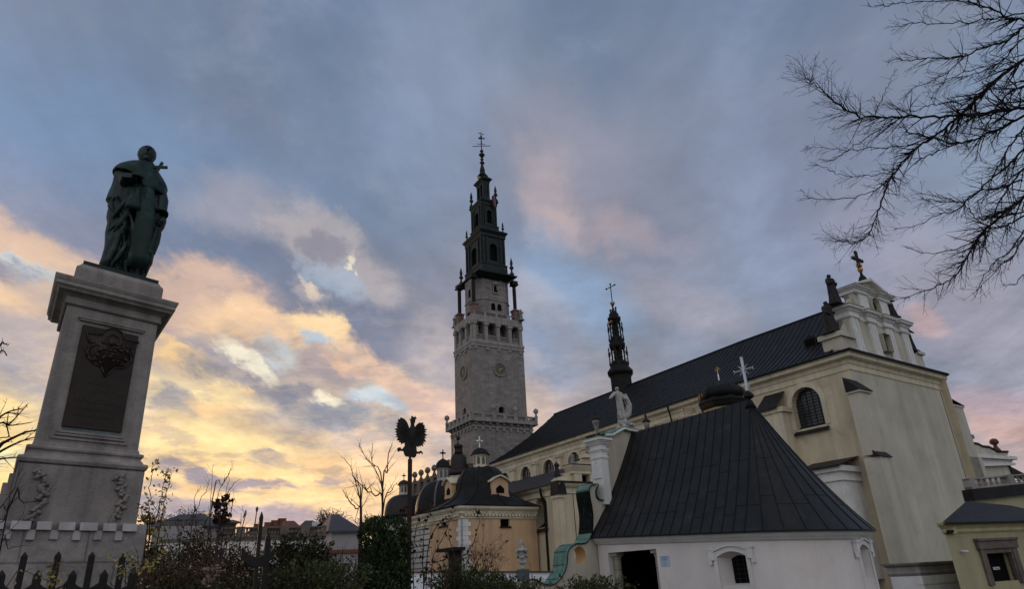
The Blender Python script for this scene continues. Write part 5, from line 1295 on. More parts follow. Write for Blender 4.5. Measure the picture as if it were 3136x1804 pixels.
g=G(); g.run([(bl-.1,.8),(bl-.1,-.2),(brr+.1,-.2),(brr+.1,.8)],[(0,bt_-.9),(.2,bt_-.8),(.2,bt_-.6),(.35,bt_-.35),(.5,bt_-.1),(.5,bt_)],.6); g.box(-.4,pr_+.3,-.5,.9,ph-.5,ph-.15); g.box(-.2,pr_+.1,-.3,.8,ph-.15,ph)
g.box(xs_-.7,xs_+1.9,-.2,.8,zs_,zs_+.35); g.build('coping',M_trim,ag)
g=G().box(bl-.6,brr+.5,-.75,.9,bt_,bt_+.1).build('lead_coping',M_roof,ag)
# winged buttress cap and corner buttress
bz=ap(235,478)[1]; bx0=ap(165,440)[0]; bx1=ap(315,480)[0]
g=G(); 
P=AI.px(1695,1560,0)
g.box(-.9,AI.px(1733,1620,-.9)[0],-.9,.3,0,bz-.3); g.box(-1.05,AI.px(1733,1620,-.9)[0]+.15,-1.05,.3,bz-.3,bz); bt=g.build('corner_buttress',M_cream,ae)
xr=AI.px(1733,1620,-.9)[0]; zt2=bz+1.35
g=G(); mxm=(xr-1.05)/2
g.add([(-1.15,-1.2,bz),(xr+.25,-1.2,bz),(xr+.25,.2,bz),(-1.15,.2,bz),(-1.0,-.9,zt2),(mxm,-1.0,bz+.55),(xr+.2,-.9,zt2),(mxm,.0,bz+.6),(-1.0,.2,zt2),(xr+.2,.2,zt2)],[(0,1,6,5,4),(1,2,9,6),(3,0,4,8),(4,5,7,8),(5,6,9,7),(0,3,2,1)])
g.build('winged_cap',M_black,bt)
# downpipe in the corner and crack
g=G(); y_=AI.pxs(1704-35,1520,0)[0]; g.tube([(-.55,y_,ZA-.2),(-.5,y_,ZA-.8),(-.12,y_,ZA-1.8),(-.12,y_,0)],.13,6); g.build('downpipe',M_black,ae)
g=G(); x_=ap(385,400)[0]; g.tube([(x_,-.01,ZA-1.1),(x_+.05,-.01,5),(x_-.02,-.01,0)],.035,4); g.build('wall_cable',M_statd,ae)
# figures on the parapet
rzA=math.atan2(AI.U.y,AI.U.x)
def afig(x,yb,yt,lb_,arms,seed,m=M_statd,hk=1.0,off=.3):
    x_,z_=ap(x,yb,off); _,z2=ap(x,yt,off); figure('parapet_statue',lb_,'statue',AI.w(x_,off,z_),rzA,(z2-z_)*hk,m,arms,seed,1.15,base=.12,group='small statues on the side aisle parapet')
afig(228,270,115,'dark small statue on the corner pedestal of the aisle parapet','chest',21)
afig(390,152,25,'grey small statue before the rightmost clerestory window','rest',22,M_statl)
afig(553,22,-80,'slim small statue on the highest pedestal, left of the white pillar','rest',23,M_statl,off=.35)
# ================================================================ ORANGE CHAPEL with dome
OC=Fr(at(1414,1600,68.6)-Vector((0,0,at(1414,1600,68.6).z)),56,'orange_chapel','orange chapel with white quoins, black bell-shaped dome and small white lantern','chapel')
oe=OC.e; ZO=OC.px(1412,1549)[1]; OW=OC.px(1643,1600)[0]; OD=OC.pxs(1316,1600)[0]; print('orange',ZO,OW,OD)
OD=max(6,min(OD,13))
def op_(x,y,off=0): return OC.px(1050+x*.3804,1250+y*.3804,off)
def ops_(x,y,off=0): return OC.pxs(1050+x*.3804,1250+y*.3804,off)
wA=op_(1265,843); wB=op_(1345,955); wx=(wA[0]+wB[0])/2; ww2=wB[0]-wA[0]
sA=ops_(833,855); sB=ops_(790,955); sy=(sA[0]+sB[0])/2
dA=op_(875,1180); 
sw_=abs(sB[0]-sA[0])
g=G(); g.wall(0,OW,0,ZO-1.2,((wx,wB[1],ww2,wA[1]-wB[1],0,.35),),0); 
g.wall(0,OD,0,ZO-1.2,((sy,sB[1],min(1.6,sw_),wA[1]-wB[1],0,.35),),0,'x'); g.wall(0,OW,0,ZO-1.2,(),OD); g.wall(0,OD,0,ZO-1.2,(),OW,'x'); g.build('orange_wall',M_orange,oe)
wn=G().box(wx-ww2/2,wx+ww2/2,.28,.33,wB[1],wA[1]).build('window',M_dark,oe); G().box(wx-ww2/2-.1,wx+ww2/2+.1,-.15,.3,wB[1]-.15,wB[1]).build('sill',M_black,wn)
wn=G().box(.28,.33,sy-.8,sy+.8,sB[1],wA[1]).build('window',M_dark,oe); G().box(-.15,.3,sy-.9,sy+.9,sB[1]-.15,sB[1]).build('sill',M_black,wn)
dA=ops_(940,1170); dB=ops_(880,1290); g=G(); g.box(-.12,.1,min(dA[0],dB[0])-.5,max(dA[0],dB[0])+.5,0,dA[1]+.2); dr=g.build('side_door',M_oak,oe); G().box(-1.2,.1,min(dA[0],dB[0])-1.0,max(dA[0],dB[0])+1.0,dA[1]+.2,dA[1]+.5).build('door_canopy',M_black,dr)
g=G()
for k in range(int((ZO-1.4)/.42)):
    w_=.62 if k%2 else .95; g.box(-.08,w_,-.08,.1,k*.42,k*.42+.37); g.box(-.08,.1,-.08,1.57-w_,k*.42,k*.42+.37)
g.box(-.04,.7,-.04,.1,0,ZO-1.2); g.box(-.04,.1,-.04,.7,0,ZO-1.2)
g.build('quoins',M_wtrim,oe)
g=G(); g.run([(0,OD),(0,0),(OW,0)],[(.05,ZO-1.25),(.12,ZO-1.2),(.12,ZO-.95),(.3,ZO-.75),(.3,ZO-.55),(.55,ZO-.3),(.6,ZO-.08)],1.0)
for i in range(22): x=.3+i*(OW-.6)/21; g.box(x-.12,x+.12,-.3,0,ZO-1.0,ZO-.6)
for i in range(22): y=.3+i*(OD-.6)/21; g.box(-.3,0,y-.12,y+.12,ZO-1.0,ZO-.6)
g.build('cornice',M_trim,oe)
# bell dome, 8 sided merging from square eaves
dcx,dcy=OW/2,OD/2
lant=at(1476,1437,1)
zt0=op_(1110,487,dcy)[1]   # base of lantern
mO=.3804*math.hypot(*OC.w(dcx,dcy,0).xy)/2069*.93
cxp=op_(1110,600,dcy)[0]; dcx=cxp; print('dome centre',dcx,dcy,zt0)
prof=[(1.03,ZO),(.93,ZO+.25),(.82,ZO+.75),(.74,ZO+1.4)]
R1=OW/2
rr=[(185*mO*1.12,op_(1110,700,dcy)[1])]
def sqoct(t,hx,hy,r):  # t=0 square eaves, 1 = round
    out=[]
    for i in range(32):
        a=2*math.pi*(i+.5)/32; ca,sa_=math.cos(a),math.sin(a); m=max(abs(ca),abs(sa_)); sx_,sy_=hx*ca/m,hy*sa_/m; out.append((sx_*(1-t)+r*ca*t,sy_*(1-t)+r*sa_*t))
    return out
zA_=op_(1110,715,dcy-3)[1]; rb=205*mO
rings=[(0,ZO,None),(.25,ZO+.35,.93),(.6,ZO+.9,.85),(1,ZO+1.6,None)]
def dome(g,cx_,cy_,hx,hy,z0,zb,rb,zt,rt,bulge=1.0,n=32):
    L_=[]
    L_.append([(cx_+p[0],cy_+p[1],z0) for p in sqoct(0,hx+.65,hy+.65,rb)])
    for t,f,q in ((.3,.30,.88),(.65,.6,.8),(.9,.85,.8)):
        L_.append([(cx_+p[0]*1,cy_+p[1]*1,z0+(zb-z0)*f) for p in sqoct(t,(hx+.65)*q,(hy+.65)*q,rb*1.02)])
    K=10
    for k in range(K+1):
        a=math.pi/2*k/K; r_=rt+(rb-rt)*math.cos(a)**.8; z=zb+(zt-zb)*math.sin(a)
        L_.append([(cx_+p[0],cy_+p[1],z) for p in sqoct(1,0,0,r_)])
    vs=[];fs=[]
    for l in L_: vs+=l
    for j in range(len(L_)-1):
        for i in range(n): fs.append((j*n+i,j*n+(i+1)%n,(j+1)*n+(i+1)%n,(j+1)*n+i))
    g.add(vs,fs); return L_
g=G(); zb_=op_(1110,700,dcy-2.5)[1]; rb=212*mO
LL=dome(g,dcx,dcy,max(dcx,OW-dcx),OD/2,ZO,ZO+1.9,rb,zt0,62*mO); dm=g.build('dome',M_black,oe,True)
g=G()
for i in range(0,32,4): g.tube([tuple(Vector(l[i])+Vector((0,0,.04))) for l in LL],.09,4)
g.build('dome_ribs',M_roof,dm)
def lantern(fr,par,cx_,cy_,z0,z1,r_,capz,m,windows=True,cross=None,mcap=M_black,crossm=M_silver):
    g=G(); g.lathe([(r_*1.15,z0-.1),(r_*1.15,z0+.15),(r_,z0+.2),(r_,z1-.25),(r_*1.12,z1-.2),(r_*1.2,z1)],cx_,cy_,8,R(22.5)); ln=g.build('lantern',m,par)
    g=G(); H=z1-z0
    for k in range(8):
        a=R(45*k); x,y=cx_+r_*.94*math.cos(a),cy_+r_*.94*math.sin(a); tx_,ty_=-math.sin(a),math.cos(a); w_=r_*.22
        pts=[(-w_,z0+.25*H),(w_,z0+.25*H),(w_,z0+.65*H),(w_*.6,z0+.78*H),(0,z0+.82*H),(-w_*.6,z0+.78*H),(-w_,z0+.65*H)]
        g.add([(x+tx_*p[0]+.0,y+ty_*p[0],p[1]) for p in pts],[tuple(range(7))]); 
    g.build('lantern_windows',M_glass,ln)
    g=G(); hh=capz-z1; g.lathe([(r_*1.5,z1),(r_*1.3,z1+.15*hh),(r_*1.15,z1+.45*hh),(r_*.8,z1+.75*hh),(r_*.3,z1+.95*hh),(.1,capz)],cx_,cy_,16); g.build('lantern_cap',mcap,ln,True)
    if cross:
        g=G(); H=cross-capz; g.tube([(cx_,cy_,capz-.1),(cx_,cy_,cross)],.07,5); zc__=capz+H*.62; 
        g.box(cx_-.38,cx_+.38,cy_-.05,cy_+.05,zc__-.07,zc__+.07); g.ball((cx_,cy_,zc__),.17,8); g.build('lantern_cross',crossm,ln)
    return ln
z1_=op_(1110,380,dcy)[1]; capz=op_(1110,322,dcy)[1]; crz=op_(1110,232,dcy)[1]
lantern(OC,oe,dcx,dcy,zt0,z1_,58*mO,capz,M_trim,cross=crz)
# dormers with curved heads
def odormer(cx_,yface,z0,z1,w,side='f'):
    g=G(); pts=[(-w/2-.12,z0),(w/2+.12,z0),(w/2,z0+(z1-z0)*.25),(w/2,z1-.5),(w*.25,z1-.15),(0,z1),(-w*.25,z1-.15),(-w/2,z1-.5),(-w/2,z0+(z1-z0)*.25)]
    if side=='f': g.prism([(cx_+a,b) for a,b in pts],yface,yface+3.0)
    else: g.prism([(cx_+a,b) for a,b in pts],yface,yface+2.2,'x')
    d=g.build('dormer',M_orange,oe)
    g=G(); wp=[(-w*.24,z0+.35),(w*.24,z0+.35),(w*.24,z1-1.1),(0,z1-.75),(-w*.24,z1-1.1)]
    (g.prism([(cx_+a,b) for a,b in wp],yface-.03,yface) if side=='f' else g.prism([(cx_+a,b) for a,b in wp],yface-.03,yface,'x')); g.build('dormer_window',M_dark,d)
    g=G(); hd=[(-w*.62,z1-.5),(-w*.3,z1-.1),(0,z1+.12),(w*.3,z1-.1),(w*.62,z1-.5)]; top=hd+[(a,b+.14) for a,b in hd[::-1]]
    (g.prism([(cx_+a,b) for a,b in top],yface-.3,yface+2.4) if side=='f' else g.prism([(cx_+a,b) for a,b in top],yface-.3,yface+2.4,'x')); g.build('dormer_hood',M_trim,d)
yf=.55; a=op_(1268,715,yf); b=op_(1265,560,yf); odormer(a[0],yf,a[1],b[1],2.0)
xf=1.4; a=ops_(850,730,xf); b=ops_(850,580,xf); odormer(a[0],xf,a[1],b[1],1.6,'s')
M_banded=mat('banded_white_stone',(.50,.47,.43),.9,.2,.8,brick=(30,.55,.08,.35,1),bump=.3)
# ================================================================ SECOND, THIRD and FOURTH domed chapels behind
def p5(fr,x,y,off=0): return fr.px(1150+x*.18541,1350+y*.18541,off)
D2=Fr(at(1348,1600,80)-Vector((0,0,at(1348,1600,80).z)),56,'domed_chapel','chapel with tall dark ribbed dome and leaded white lantern, left behind the orange chapel','chapel','domed chapels behind the orange chapel')
def mpx(fr,y0): d=math.hypot(fr.O.x,fr.O.y); return d/2069*.955
m2=mpx(D2,0)*.18541
zb2=p5(D2,1115,1150)[1]; zt2=p5(D2,1115,680)[1]; 
ox=(D2.O-OC.O).dot(OC.U); oy=(D2.O-OC.O).dot(OC.I); yl_=OC.pxs(1236,1620)[0]; print('D2',ox,oy,yl_)
g=G(); g.box(-ox,-ox+9,OD+.02-oy,min(yl_,OD+16)-oy,0,ZO-1.2); bd=g.build('stone_wall',M_banded,D2.e)
g=G(); g.run([(-ox,min(yl_,OD+16)-oy),(-ox,OD-oy)],[(.05,ZO-1.25),(.12,ZO-1.2),(.12,ZO-.95),(.3,ZO-.75),(.3,ZO-.55),(.55,ZO-.3),(.6,ZO-.08)],1.0); g.build('cornice',M_trim,D2.e)
xc2=p5(D2,1115,700)[0]
g=G(); r2_=460*m2; P_=[]
for k in range(13):
    a=math.pi/2*k/12; P_.append((95*m2+(r2_-95*m2)*math.cos(a)**.85,zb2+(zt2-zb2)*math.sin(a)))
g.lathe([(r2_*1.03,zb2-.4)]+P_,xc2,0,24); dm=g.build('dome',M_black,D2.e,True)
g=G()
for k in range(0,24,3):
    a=2*math.pi*k/24; g.tube([(xc2+r_*math.cos(a),r_*math.sin(a),z+.03) for r_,z in P_],.1,4)
g.build('dome_ribs',mat('dull_lead',(.16,.15,.15),.6,.2,2,metal=.2),dm)
z1_=p5(D2,1115,455)[1]; cp=p5(D2,1115,300)[1]; lantern(D2,D2.e,xc2,0,zt2,z1_,100*m2,cp,M_white,cross=p5(D2,1115,150)[1],crossm=M_black)
D3=Fr(at(1390,1500,100)-Vector((0,0,at(1390,1500,100).z)),56,'domed_chapel','broad dark brown dome with a tall plain black lantern, directly before the tower foot','chapel','domed chapels behind the orange chapel')
m3=mpx(D3,0)*.18541; xc=p5(D3,1370,500)[0]; zb=p5(D3,1370,480)[1]; zt=p5(D3,1370,235)[1]
M_brdome=mat('brown_dome_metal',(.030,.022,.022),.5,.3,1,metal=.4)
g=G(); P_=[(200*m3,zb-1.0),(200*m3,zb-.2),(155*m3,zb)]
for k in range(11):
    a=math.pi/2*k/10; P_.append((75*m3+(150*m3-75*m3)*math.cos(a)**.7,zb+(zt-zb)*math.sin(a)))
g.lathe(P_,xc,0,24); dm=g.build('dome',M_brdome,D3.e,True)
g=G(); g.lathe([(195*m3,0),(195*m3,zb-3.5),(185*m3,zb-3.4),(185*m3,zb-1.6),(205*m3,zb-1.0)],xc,0,8,R(22.5)); g.build('drum',M_trim,D3.e)
g=G(); zl1=p5(D3,1370,110)[1]; zl2=p5(D3,1370,50)[1]; g.lathe([(82*m3,zt),(72*m3,zt+.5),(72*m3,zl1-.1),(90*m3,zl1),(85*m3,zl1+.2),(60*m3,zl1+(zl2-zl1)*.7),(15*m3,zl2),(4*m3,zl2+.5)],xc,0,16); g.ball((xc,0,zl2+.8),.35,8); g.build('lantern',M_brdome,D3.e,True)
D4=Fr(at(1245,1600,112)-Vector((0,0,at(1245,1600,112).z)),56,'domed_chapel','low wide brown dome with a small domed lantern, leftmost and half behind the eagle post','chapel','domed chapels behind the orange chapel')
m4=mpx(D4,0)*.18541; xc=p5(D4,465,900)[0]; zb=p5(D4,465,1230)[1]; zt=p5(D4,465,905)[1]
g=G(); P_=[(330*m4,zb-.5)]
for k in range(11):
    a=math.pi/2*k/10; P_.append((80*m4+(320*m4-80*m4)*math.cos(a)**.9,zb+(zt-zb)*math.sin(a)))
g.lathe(P_,xc,0,24); g.build('dome',M_brdome,D4.e,True)
g=G(); g.lathe([(310*m4,0),(310*m4,zb-.5)],xc,0,8,R(22.5)); g.build('drum',M_white,D4.e)
z1_=p5(D4,465,735)[1]; cp=p5(D4,465,650)[1]; lantern(D4,D4.e,xc,0,zt,z1_,75*m4,cp,M_wallb,cross=p5(D4,465,540)[1],mcap=M_brdome,crossm=M_black)
# terrace parapet with ball finials behind the domes
PW=Fr(at(1270,1510,118)-Vector((0,0,at(1270,1510,118).z)),147,'parapet_building','brown stone terrace block with four ball finials, left of the tower foot','building')
a=PW.px(1272,1480); b=PW.px(1330,1460)
g=G(); L_=20; g.box(0,L_,0,8,0,a[1]-2.2); g.build('block_wall',M_gst,PW.e)
g=G(); balustrade(g,0,0,L_,0,a[1]-2.2,2.2,8,3,.8); balustrade(g,0,8,0,0,a[1]-2.2,2.2,2,3,.8); g.build('parapet',M_gst,PW.e)
for k in range(8):
    g=G(); x=L_*k/8; z=a[1]; g.lathe([(.5,z),(.25,z+.5),(.15,z+.8),(.45,z+1.1),(.5,z+1.4),(.3,z+1.75),(.02,z+1.9)],x,0,8); g.build('ball_finial',M_gst,PW.e,True)
# ================================================================ FOREGROUND CHAPEL with the big metal roof
CA=140.0
PC=Vector((8.0,23.0,0)); U=Vector((azv(CA)[0],azv(CA)[1],0)); I=Vector((azv(CA-90)[0],azv(CA-90)[1],0))
FC=Fr(PC,CA,'garden_chapel','low white chapel with a big dark seamed metal roof, its end rounded','chapel')
fe=FC.e
# local frame: x toward the viewer's right, y inward; apex above (0,0)
Pl=Vector((2.35,25.35,0)); lx0=(Pl-PC).dot(U); ly0=(Pl-PC).dot(I); print('chapel left eave',lx0,ly0)
RE=-ly0; RW=RE-.28
ze0=EYE+25.5*math.tan(R(2.85)); ze1=EYE+21.7*math.tan(R(2.69))
eL=FC.px(1809,1647,-RE); eR=FC.px(2271,1629,-RE); print('eave',eL,eR)
sl_=(eR[1]-eL[1])/(eR[0]-eL[0]); 
def eavez(x,y): return eL[1]+sl_*(max(x,-9)-eL[0])
za=FC.px(2294,1224,0); rl=FC.px(1927,1329,0); print('apex',za,'ridge left',rl)
xL=(eL[0]+rl[0])/2; xL=eL[0]; print('xL',xL)
def ridgez(x): return rl[1]+(za[1]-rl[1])*(x-rl[0])/(za[0]-rl[0])
NS=16; M_=14
def prof_(u): # horizontal fraction from eave, height fraction (bell-cast)
    return u, .74*u+.26*u**2
def line(px0,px1,eave,ridge):
    out=[]
    for i in range(M_+1):
        u,h=prof_(i/M_); out.append((eave[0]+(ridge[0]-eave[0])*u,eave[1]+(ridge[1]-eave[1])*u,eave[2]+(ridge[2]-eave[2])*h))
    return out
lines=[]
nst=16
xE1=.72; XR=RE-.72+za[0]; na=12
for k in range(nst+1):
    t=k/nst; xe=xL+(xE1-xL)*t; xr=rl[0]+(za[0]-rl[0])*t
    lines.append(line(0,0,(xe,-RE,eavez(xe,0)),(xr,0,ridgez(xr))))
arcl=[]
for k in range(1,na+1):
    a=-math.pi/2+math.pi*k/na; ex,ey=xE1+XR*math.cos(a),RE*math.sin(a); rr_=.28
    arcl.append(line(0,0,(ex,ey,eavez(ex,ey)),(za[0]+rr_*math.cos(a)*.0,.0,za[1])))
back=[]
for k in range(nst,-1,-1):
    t=k/nst; xe=xL+(xE1-xL)*t; xr=rl[0]+(za[0]-rl[0])*t; back.append(line(0,0,(xe,RE,eavez(xe,0)),(xr,0,ridgez(xr))))
allL=lines+arcl+back[1:]
g=G(); vs=[p for l in allL for p in l]; fs=[]; m=M_+1
for j in range(len(allL)-1):
    for i in range(M_): fs.append((j*m+i,(j+1)*m+i,(j+1)*m+i+1,j*m+i+1))
g.add(vs,fs); rf_=g.build('roof',M_roofC,fe,True)
g=G()
for l in allL: g.tube([(p[0],p[1],p[2]+.01) for p in l],.017,4)
rn=random.Random(5)
for j in range(len(allL)-1): # staggered cross welts
    for q in (rn.randint(2,5),rn.randint(7,11)):
        a,b=allL[j][q],allL[j+1][q]; g.tube([(a[0],a[1],a[2]+.006),(b[0],b[1],b[2]+.006)],.006,3,False)
g.build('roof_seams',M_seam,rf_)
# eave fascia + cornice + wall following the plan
plan=[(xL,-RE)]+[(xL+(xE1-xL)*k/8,-RE) for k in range(1,9)]+[(xE1+XR*math.cos(-math.pi/2+math.pi*k/36),RE*math.sin(-math.pi/2+math.pi*k/36)) for k in range(1,37)]+[(xL+(xE1-xL)*k/8,RE) for k in range(7,-1,-1)]
def sweep(g,plan,prof):
    n=len(plan); nor=[]
    for i in range(n):
        a=Vector(plan[max(i-1,0)]); b=Vector(plan[i]); d=Vector(plan[min(i+1,n-1)]); t=(d-a).normalized(); nor.append(Vector((t.y,-t.x)))
    vs=[];fs=[];k=len(prof)
    for i in range(n):
        for o,z in prof:
            q=Vector(plan[i])+nor[i]*o; zz=eavez(plan[i][0],plan[i][1])+z if z is not None else 0; vs.append((q.x,q.y,max(zz,-.2)))
    for i in range(n-1):
        for j in range(k-1): fs.append((i*k+j,(i+1)*k+j,(i+1)*k+j+1,i*k+j+1))
    g.add(vs,fs); return g
sweep(G(),plan,[(-.05,-.045),(.02,-.04),(.02,.01)]).build('eave_edge',M_seam,fe)
sweep(G(),plan,[(-.33,-.27),(-.29,-.265),(-.22,-.24),(-.20,-.22),(-.17,-.16),(-.06,-.11),(-.05,-.05),(.0,-.045)]).build('cornice',M_wtrim,fe,True)
# straight wall with door and window openings
yw=-RW
def cpx(x,y,off=yw): return FC.px(x,y,off)
dl,dr_=cpx(1862,1700)[0],cpx(2011,1700)[0]; dt=cpx(1930,1689)[1]
wl,wr=cpx(2203,1740)[0],cpx(2292,1740)[0]; wt=cpx(2235,1690)[1]; wb=cpx(2240,1799)[1]
wt=max(wt,wb+.8)
def wallz(x): return eavez(x,0)-.24
g=G(); g.wall(xL+.02,xE1,-.2,eL[1]-.5,(((dl+dr_)/2,0,dr_-dl,dt,0,.45),((wl+wr)/2,wb,wr-wl,wt-wb,.35,.42)),yw)
g.v=[(a,b,(c_ if c_<eL[1]-.52 else wallz(a))) for a,b,c_ in g.v]
# rounded end wall with a second window
XW=XR-.28
aw=[(xE1+XW*math.cos(-math.pi/2+math.pi*k/60),RW*math.sin(-math.pi/2+math.pi*k/60)) for k in range(61)]
bestk=min(range(61),key=lambda k: abs(proj(*FC.w(aw[k][0],aw[k][1],2.0))[0]-2655) if k<34 else 1e9); print('apse window',bestk)
w2b,w2t=wb,wt
for k in range(60):
    p,q=aw[k],aw[k+1]; zt0_=wallz(p[0]); zt1_=wallz(q[0])
    if bestk-3<=k<bestk+3: g.add([(p[0],p[1],-.2),(q[0],q[1],-.2),(q[0],q[1],w2b),(p[0],p[1],w2b)],[(0,1,2,3)]); g.add([(p[0],p[1],w2t),(q[0],q[1],w2t),(q[0],q[1],zt1_),(p[0],p[1],zt0_)],[(0,1,2,3)])
    else: g.add([(p[0],p[1],-.2),(q[0],q[1],-.2),(q[0],q[1],zt1_),(p[0],p[1],zt0_)],[(0,1,2,3)])
g.add([(xL,RW,-.2),(xE1,RW,-.2),(xE1,RW,wallz(xE1)),(xL,RW,wallz(xL))],[(0,1,2,3)])
g.build('chapel_wall',M_whitep,fe)
# window 1: splayed reveal, arched surround with ears, dark pane
def cwin(cx_,y,w,z0,z1,rot=0,parent=fe):
    e_=bpy.data.objects.new('window',None); COL.objects.link(e_); e_.parent=parent; e_.location=(cx_[0],cx_[1],0); e_.rotation_euler=(0,0,rot)
    g=G(); H=z1-z0
    def arc(w,zt,rise,N=8): return [(-w/2+w*i/N,zt-rise+rise*math.sin(math.pi*i/N)) for i in range(N+1)]
    inn=[(-w/2,z0-.3)]+arc(w,z1,.13)+[(w/2,z0-.3)]; out=[(-w/2-.13,z0-.3)]+arc(w+.26,z1+.14,.15)+[(w/2+.13,z0-.3)]
    for k in range(len(inn)-1):
        A,B_,C,D_=out[k],out[k+1],inn[k+1],inn[k]
        for yy in (-.05,): g.add([(A[0],yy,A[1]),(B_[0],yy,B_[1]),(C[0],yy,C[1]),(D_[0],yy,D_[1])],[(0,1,2,3)])
        g.add([(A[0],-.05,A[1]),(A[0],.03,A[1]),(B_[0],.03,B_[1]),(B_[0],-.05,B_[1])],[(0,1,2,3)]); g.add([(D_[0],-.05,D_[1]),(D_[0],.1,D_[1]),(C[0],.1,C[1]),(C[0],-.05,C[1])],[(0,1,2,3)])
    g.prism([(-w/2-.13+i*(w+.26)/8,z1+.0+.14*math.sin(math.pi*i/8)) for i in range(9)]+[(-w/2-.13+i*(w+.26)/8,z1+.045+.14*math.sin(math.pi*i/8)) for i in range(8,-1,-1)],-.10,.02)
    for sg in (-1,1):
        x=sg*(w/2+.16); g.box(x-.10,x+.10,-.09,.02,z1-.22,z1+.06); g.prism([(x-.13,z1+.06),(x+.13,z1+.06),(x+.13+sg*0,z1+.10),(x-sg*.10,z1+.15),(x-.13,z1+.10)],-.11,.02); g.box(x+sg*.07-.05,x+sg*.07+.05,-.08,.0,z1-.34,z1-.22)
    g.build('window_surround',M_wtrim,e_)
    g=G(); z1b=z1-.04; iw=w*.62; N=8; A=[(-w/2,z0)]+[(-w/2+w*i/N,z1-.13+.13*math.sin(math.pi*i/N)) for i in range(N+1)]+[(w/2,z0)]; B=[(-iw/2,z0+.08)]+[(-iw/2+iw*i/N,z1-.20+.09*math.sin(math.pi*i/N)) for i in range(N+1)]+[(iw/2,z0+.08)]
    for k in range(len(A)): 
        j=(k+1)%len(A); g.add([(A[k][0],.0,A[k][1]),(A[j][0],.0,A[j][1]),(B[j][0],.42,B[j][1]),(B[k][0],.42,B[k][1])],[(0,1,2,3)])
    g.build('window_reveal',M_whitep,e_)
    g=G(); g.add([(b[0],.415,b[1]) for b in B],[tuple(range(len(B)))]); pn=g.build('pane',M_dark,e_)
    g=G(); 
    for k in range(1,3): x=-iw/2+iw*k/3; g.box(x-.012,x+.012,.39,.41,z0+.08,z1-.12)
    for k in range(1,6): z=z0+.08+(H-.2)*k/6; g.box(-iw/2,iw/2,.39,.41,z-.01,z+.01)
    g.build('window_bars',M_oak,pn)
cwin(((wl+wr)/2,yw),0,(wr-wl),wb,wt)
am=-math.pi/2+math.pi*bestk/60
p_,q_2=aw[bestk-3],aw[bestk+3]; cwin(((p_[0]+q_2[0])/2,(p_[1]+q_2[1])/2),0,math.dist(p_,q_2),w2b,w2t,rot=math.atan2(q_2[1]-p_[1],q_2[0]-p_[0]))
# doorway: dark opening with stone columns
g=G(); g.box(dl,dr_,yw+2.2,yw+2.3,0,dt); g.box(dl-.05,dl,yw+.45,yw+2.3,0,dt+.05); g.box(dr_,dr_+.05,yw+.45,yw+2.3,0,dt+.05); g.box(dl,dr_,yw+.45,yw+2.3,dt,dt+.05); g.build('doorway',M_dark,fe)
for xx in (dl+.15,dr_-.15):
    g=G(); g.lathe([(.15,0),(.13,.15),(.13,dt-.24),(.15,dt-.22),(.15,dt-.18),(.19,dt-.12)],xx,yw+.28,16); g.box(xx-.2 if xx<(dl+dr_)/2 else xx-.17,xx+.17 if xx<(dl+dr_)/2 else xx+.2,yw+.08,yw+.45,dt-.12,dt-.002); g.build('door_column',M_gst2 if False else mat('yellowish_stone',(.38,.35,.28),.85,.25,2,streak=.3,brick=(3,.9,.012,.4,1)),fe)
# notice sheet by the door
nx0,nz1=cpx(2021,1705); nx1,nz0=cpx(2053,1735); 
no=G().box(nx0,nx1,yw-.012,yw-.002,nz0,nz1+.01).build('notice',M_paper,None); no.parent=None; no.matrix_world=Matrix.Translation(PC)@Matrix.Rotation(R(90-CA),4,'Z'); tag(no,'small pale blue notice sheet on the white wall right of the doorway','notice')
hh=(nz1-nz0)
rn=random.Random(4)
for k,(s_,sz) in enumerate([('MUZEUM',.085),('CZYNNE:',.075),('9 - 17',.06),('10 - 16',.06)]):
    text(s_,hh*sz*2.2,'notice_text',M_ink,no,((nx0+nx1)/2,yw-.014,nz1-hh*(.17+.21*k)),.001,sx=1.0)
# roof ornament: ball and star cross
cb_=bpy.data.objects.new('roof_cross',None); COL.objects.link(cb_); cb_.parent=fe; cb_.location=(za[0],0,0)
def q_(x,y): return FC.px(2050+x*.206,1050+y*.206,0)[1]
sc_=FC.px(2050+1275*.206,1200,0)[0]-FC.px(2050+1125*.206,1200,0)[0]
zb_=q_(1200,850); zt_=q_(1200,710); r_=abs(sc_)/2
g=G(); g.lathe([(.20,za[1]-.32),(.10,za[1]-.05),(.05,zb_+.02),(r_*.5,zb_+.04),(r_*.95,zb_+(zt_-zb_)*.3),(r_*1.0,zb_+(zt_-zb_)*.45),(r_*.8,zb_+(zt_-zb_)*.7),(r_*.35,zt_-.02),(.03,zt_+.03)],0,0,18); g.build('ball',M_black,cb_,True)
ztop=q_(1085,215); zmid=q_(1125,400)
g=G(); M_cross=M_silver; g.box(-.035,.035,-.035,.035,zt_,ztop)
arm=.36
g.tube([(-arm,0,zmid),(arm,0,zmid)],.028,6)
for (a,l) in ((45,.26),(135,.26),(225,.26),(315,.26)):
    a=R(a); g.tube([(0,0,zmid),(l*math.cos(a),0,zmid+l*math.sin(a))],[.028,.008],5)
for (x,z,dx_,dz_) in ((-arm,zmid,0,1),(arm,zmid,0,1),(0,ztop,1,0)):
    g.tube([(x-dx_*.06+(-.03 if x<0 else .03 if x>0 else 0),0,z-dz_*.06+(.03 if dx_ else 0)),(x,0,z),(x+dx_*.06+(-.03 if x<0 else .03 if x>0 else 0),0,z+dz_*.06+(.03 if dx_ else 0))],.012,5)
for sg in (-1,1): g.tube([(0,0,zt_+.05),(sg*.09,0,zt_+.1),(sg*.11,0,zt_+.26),(sg*.07,0,zt_+.2)],.013,5)
g.build('star_cross',M_cross,cb_)
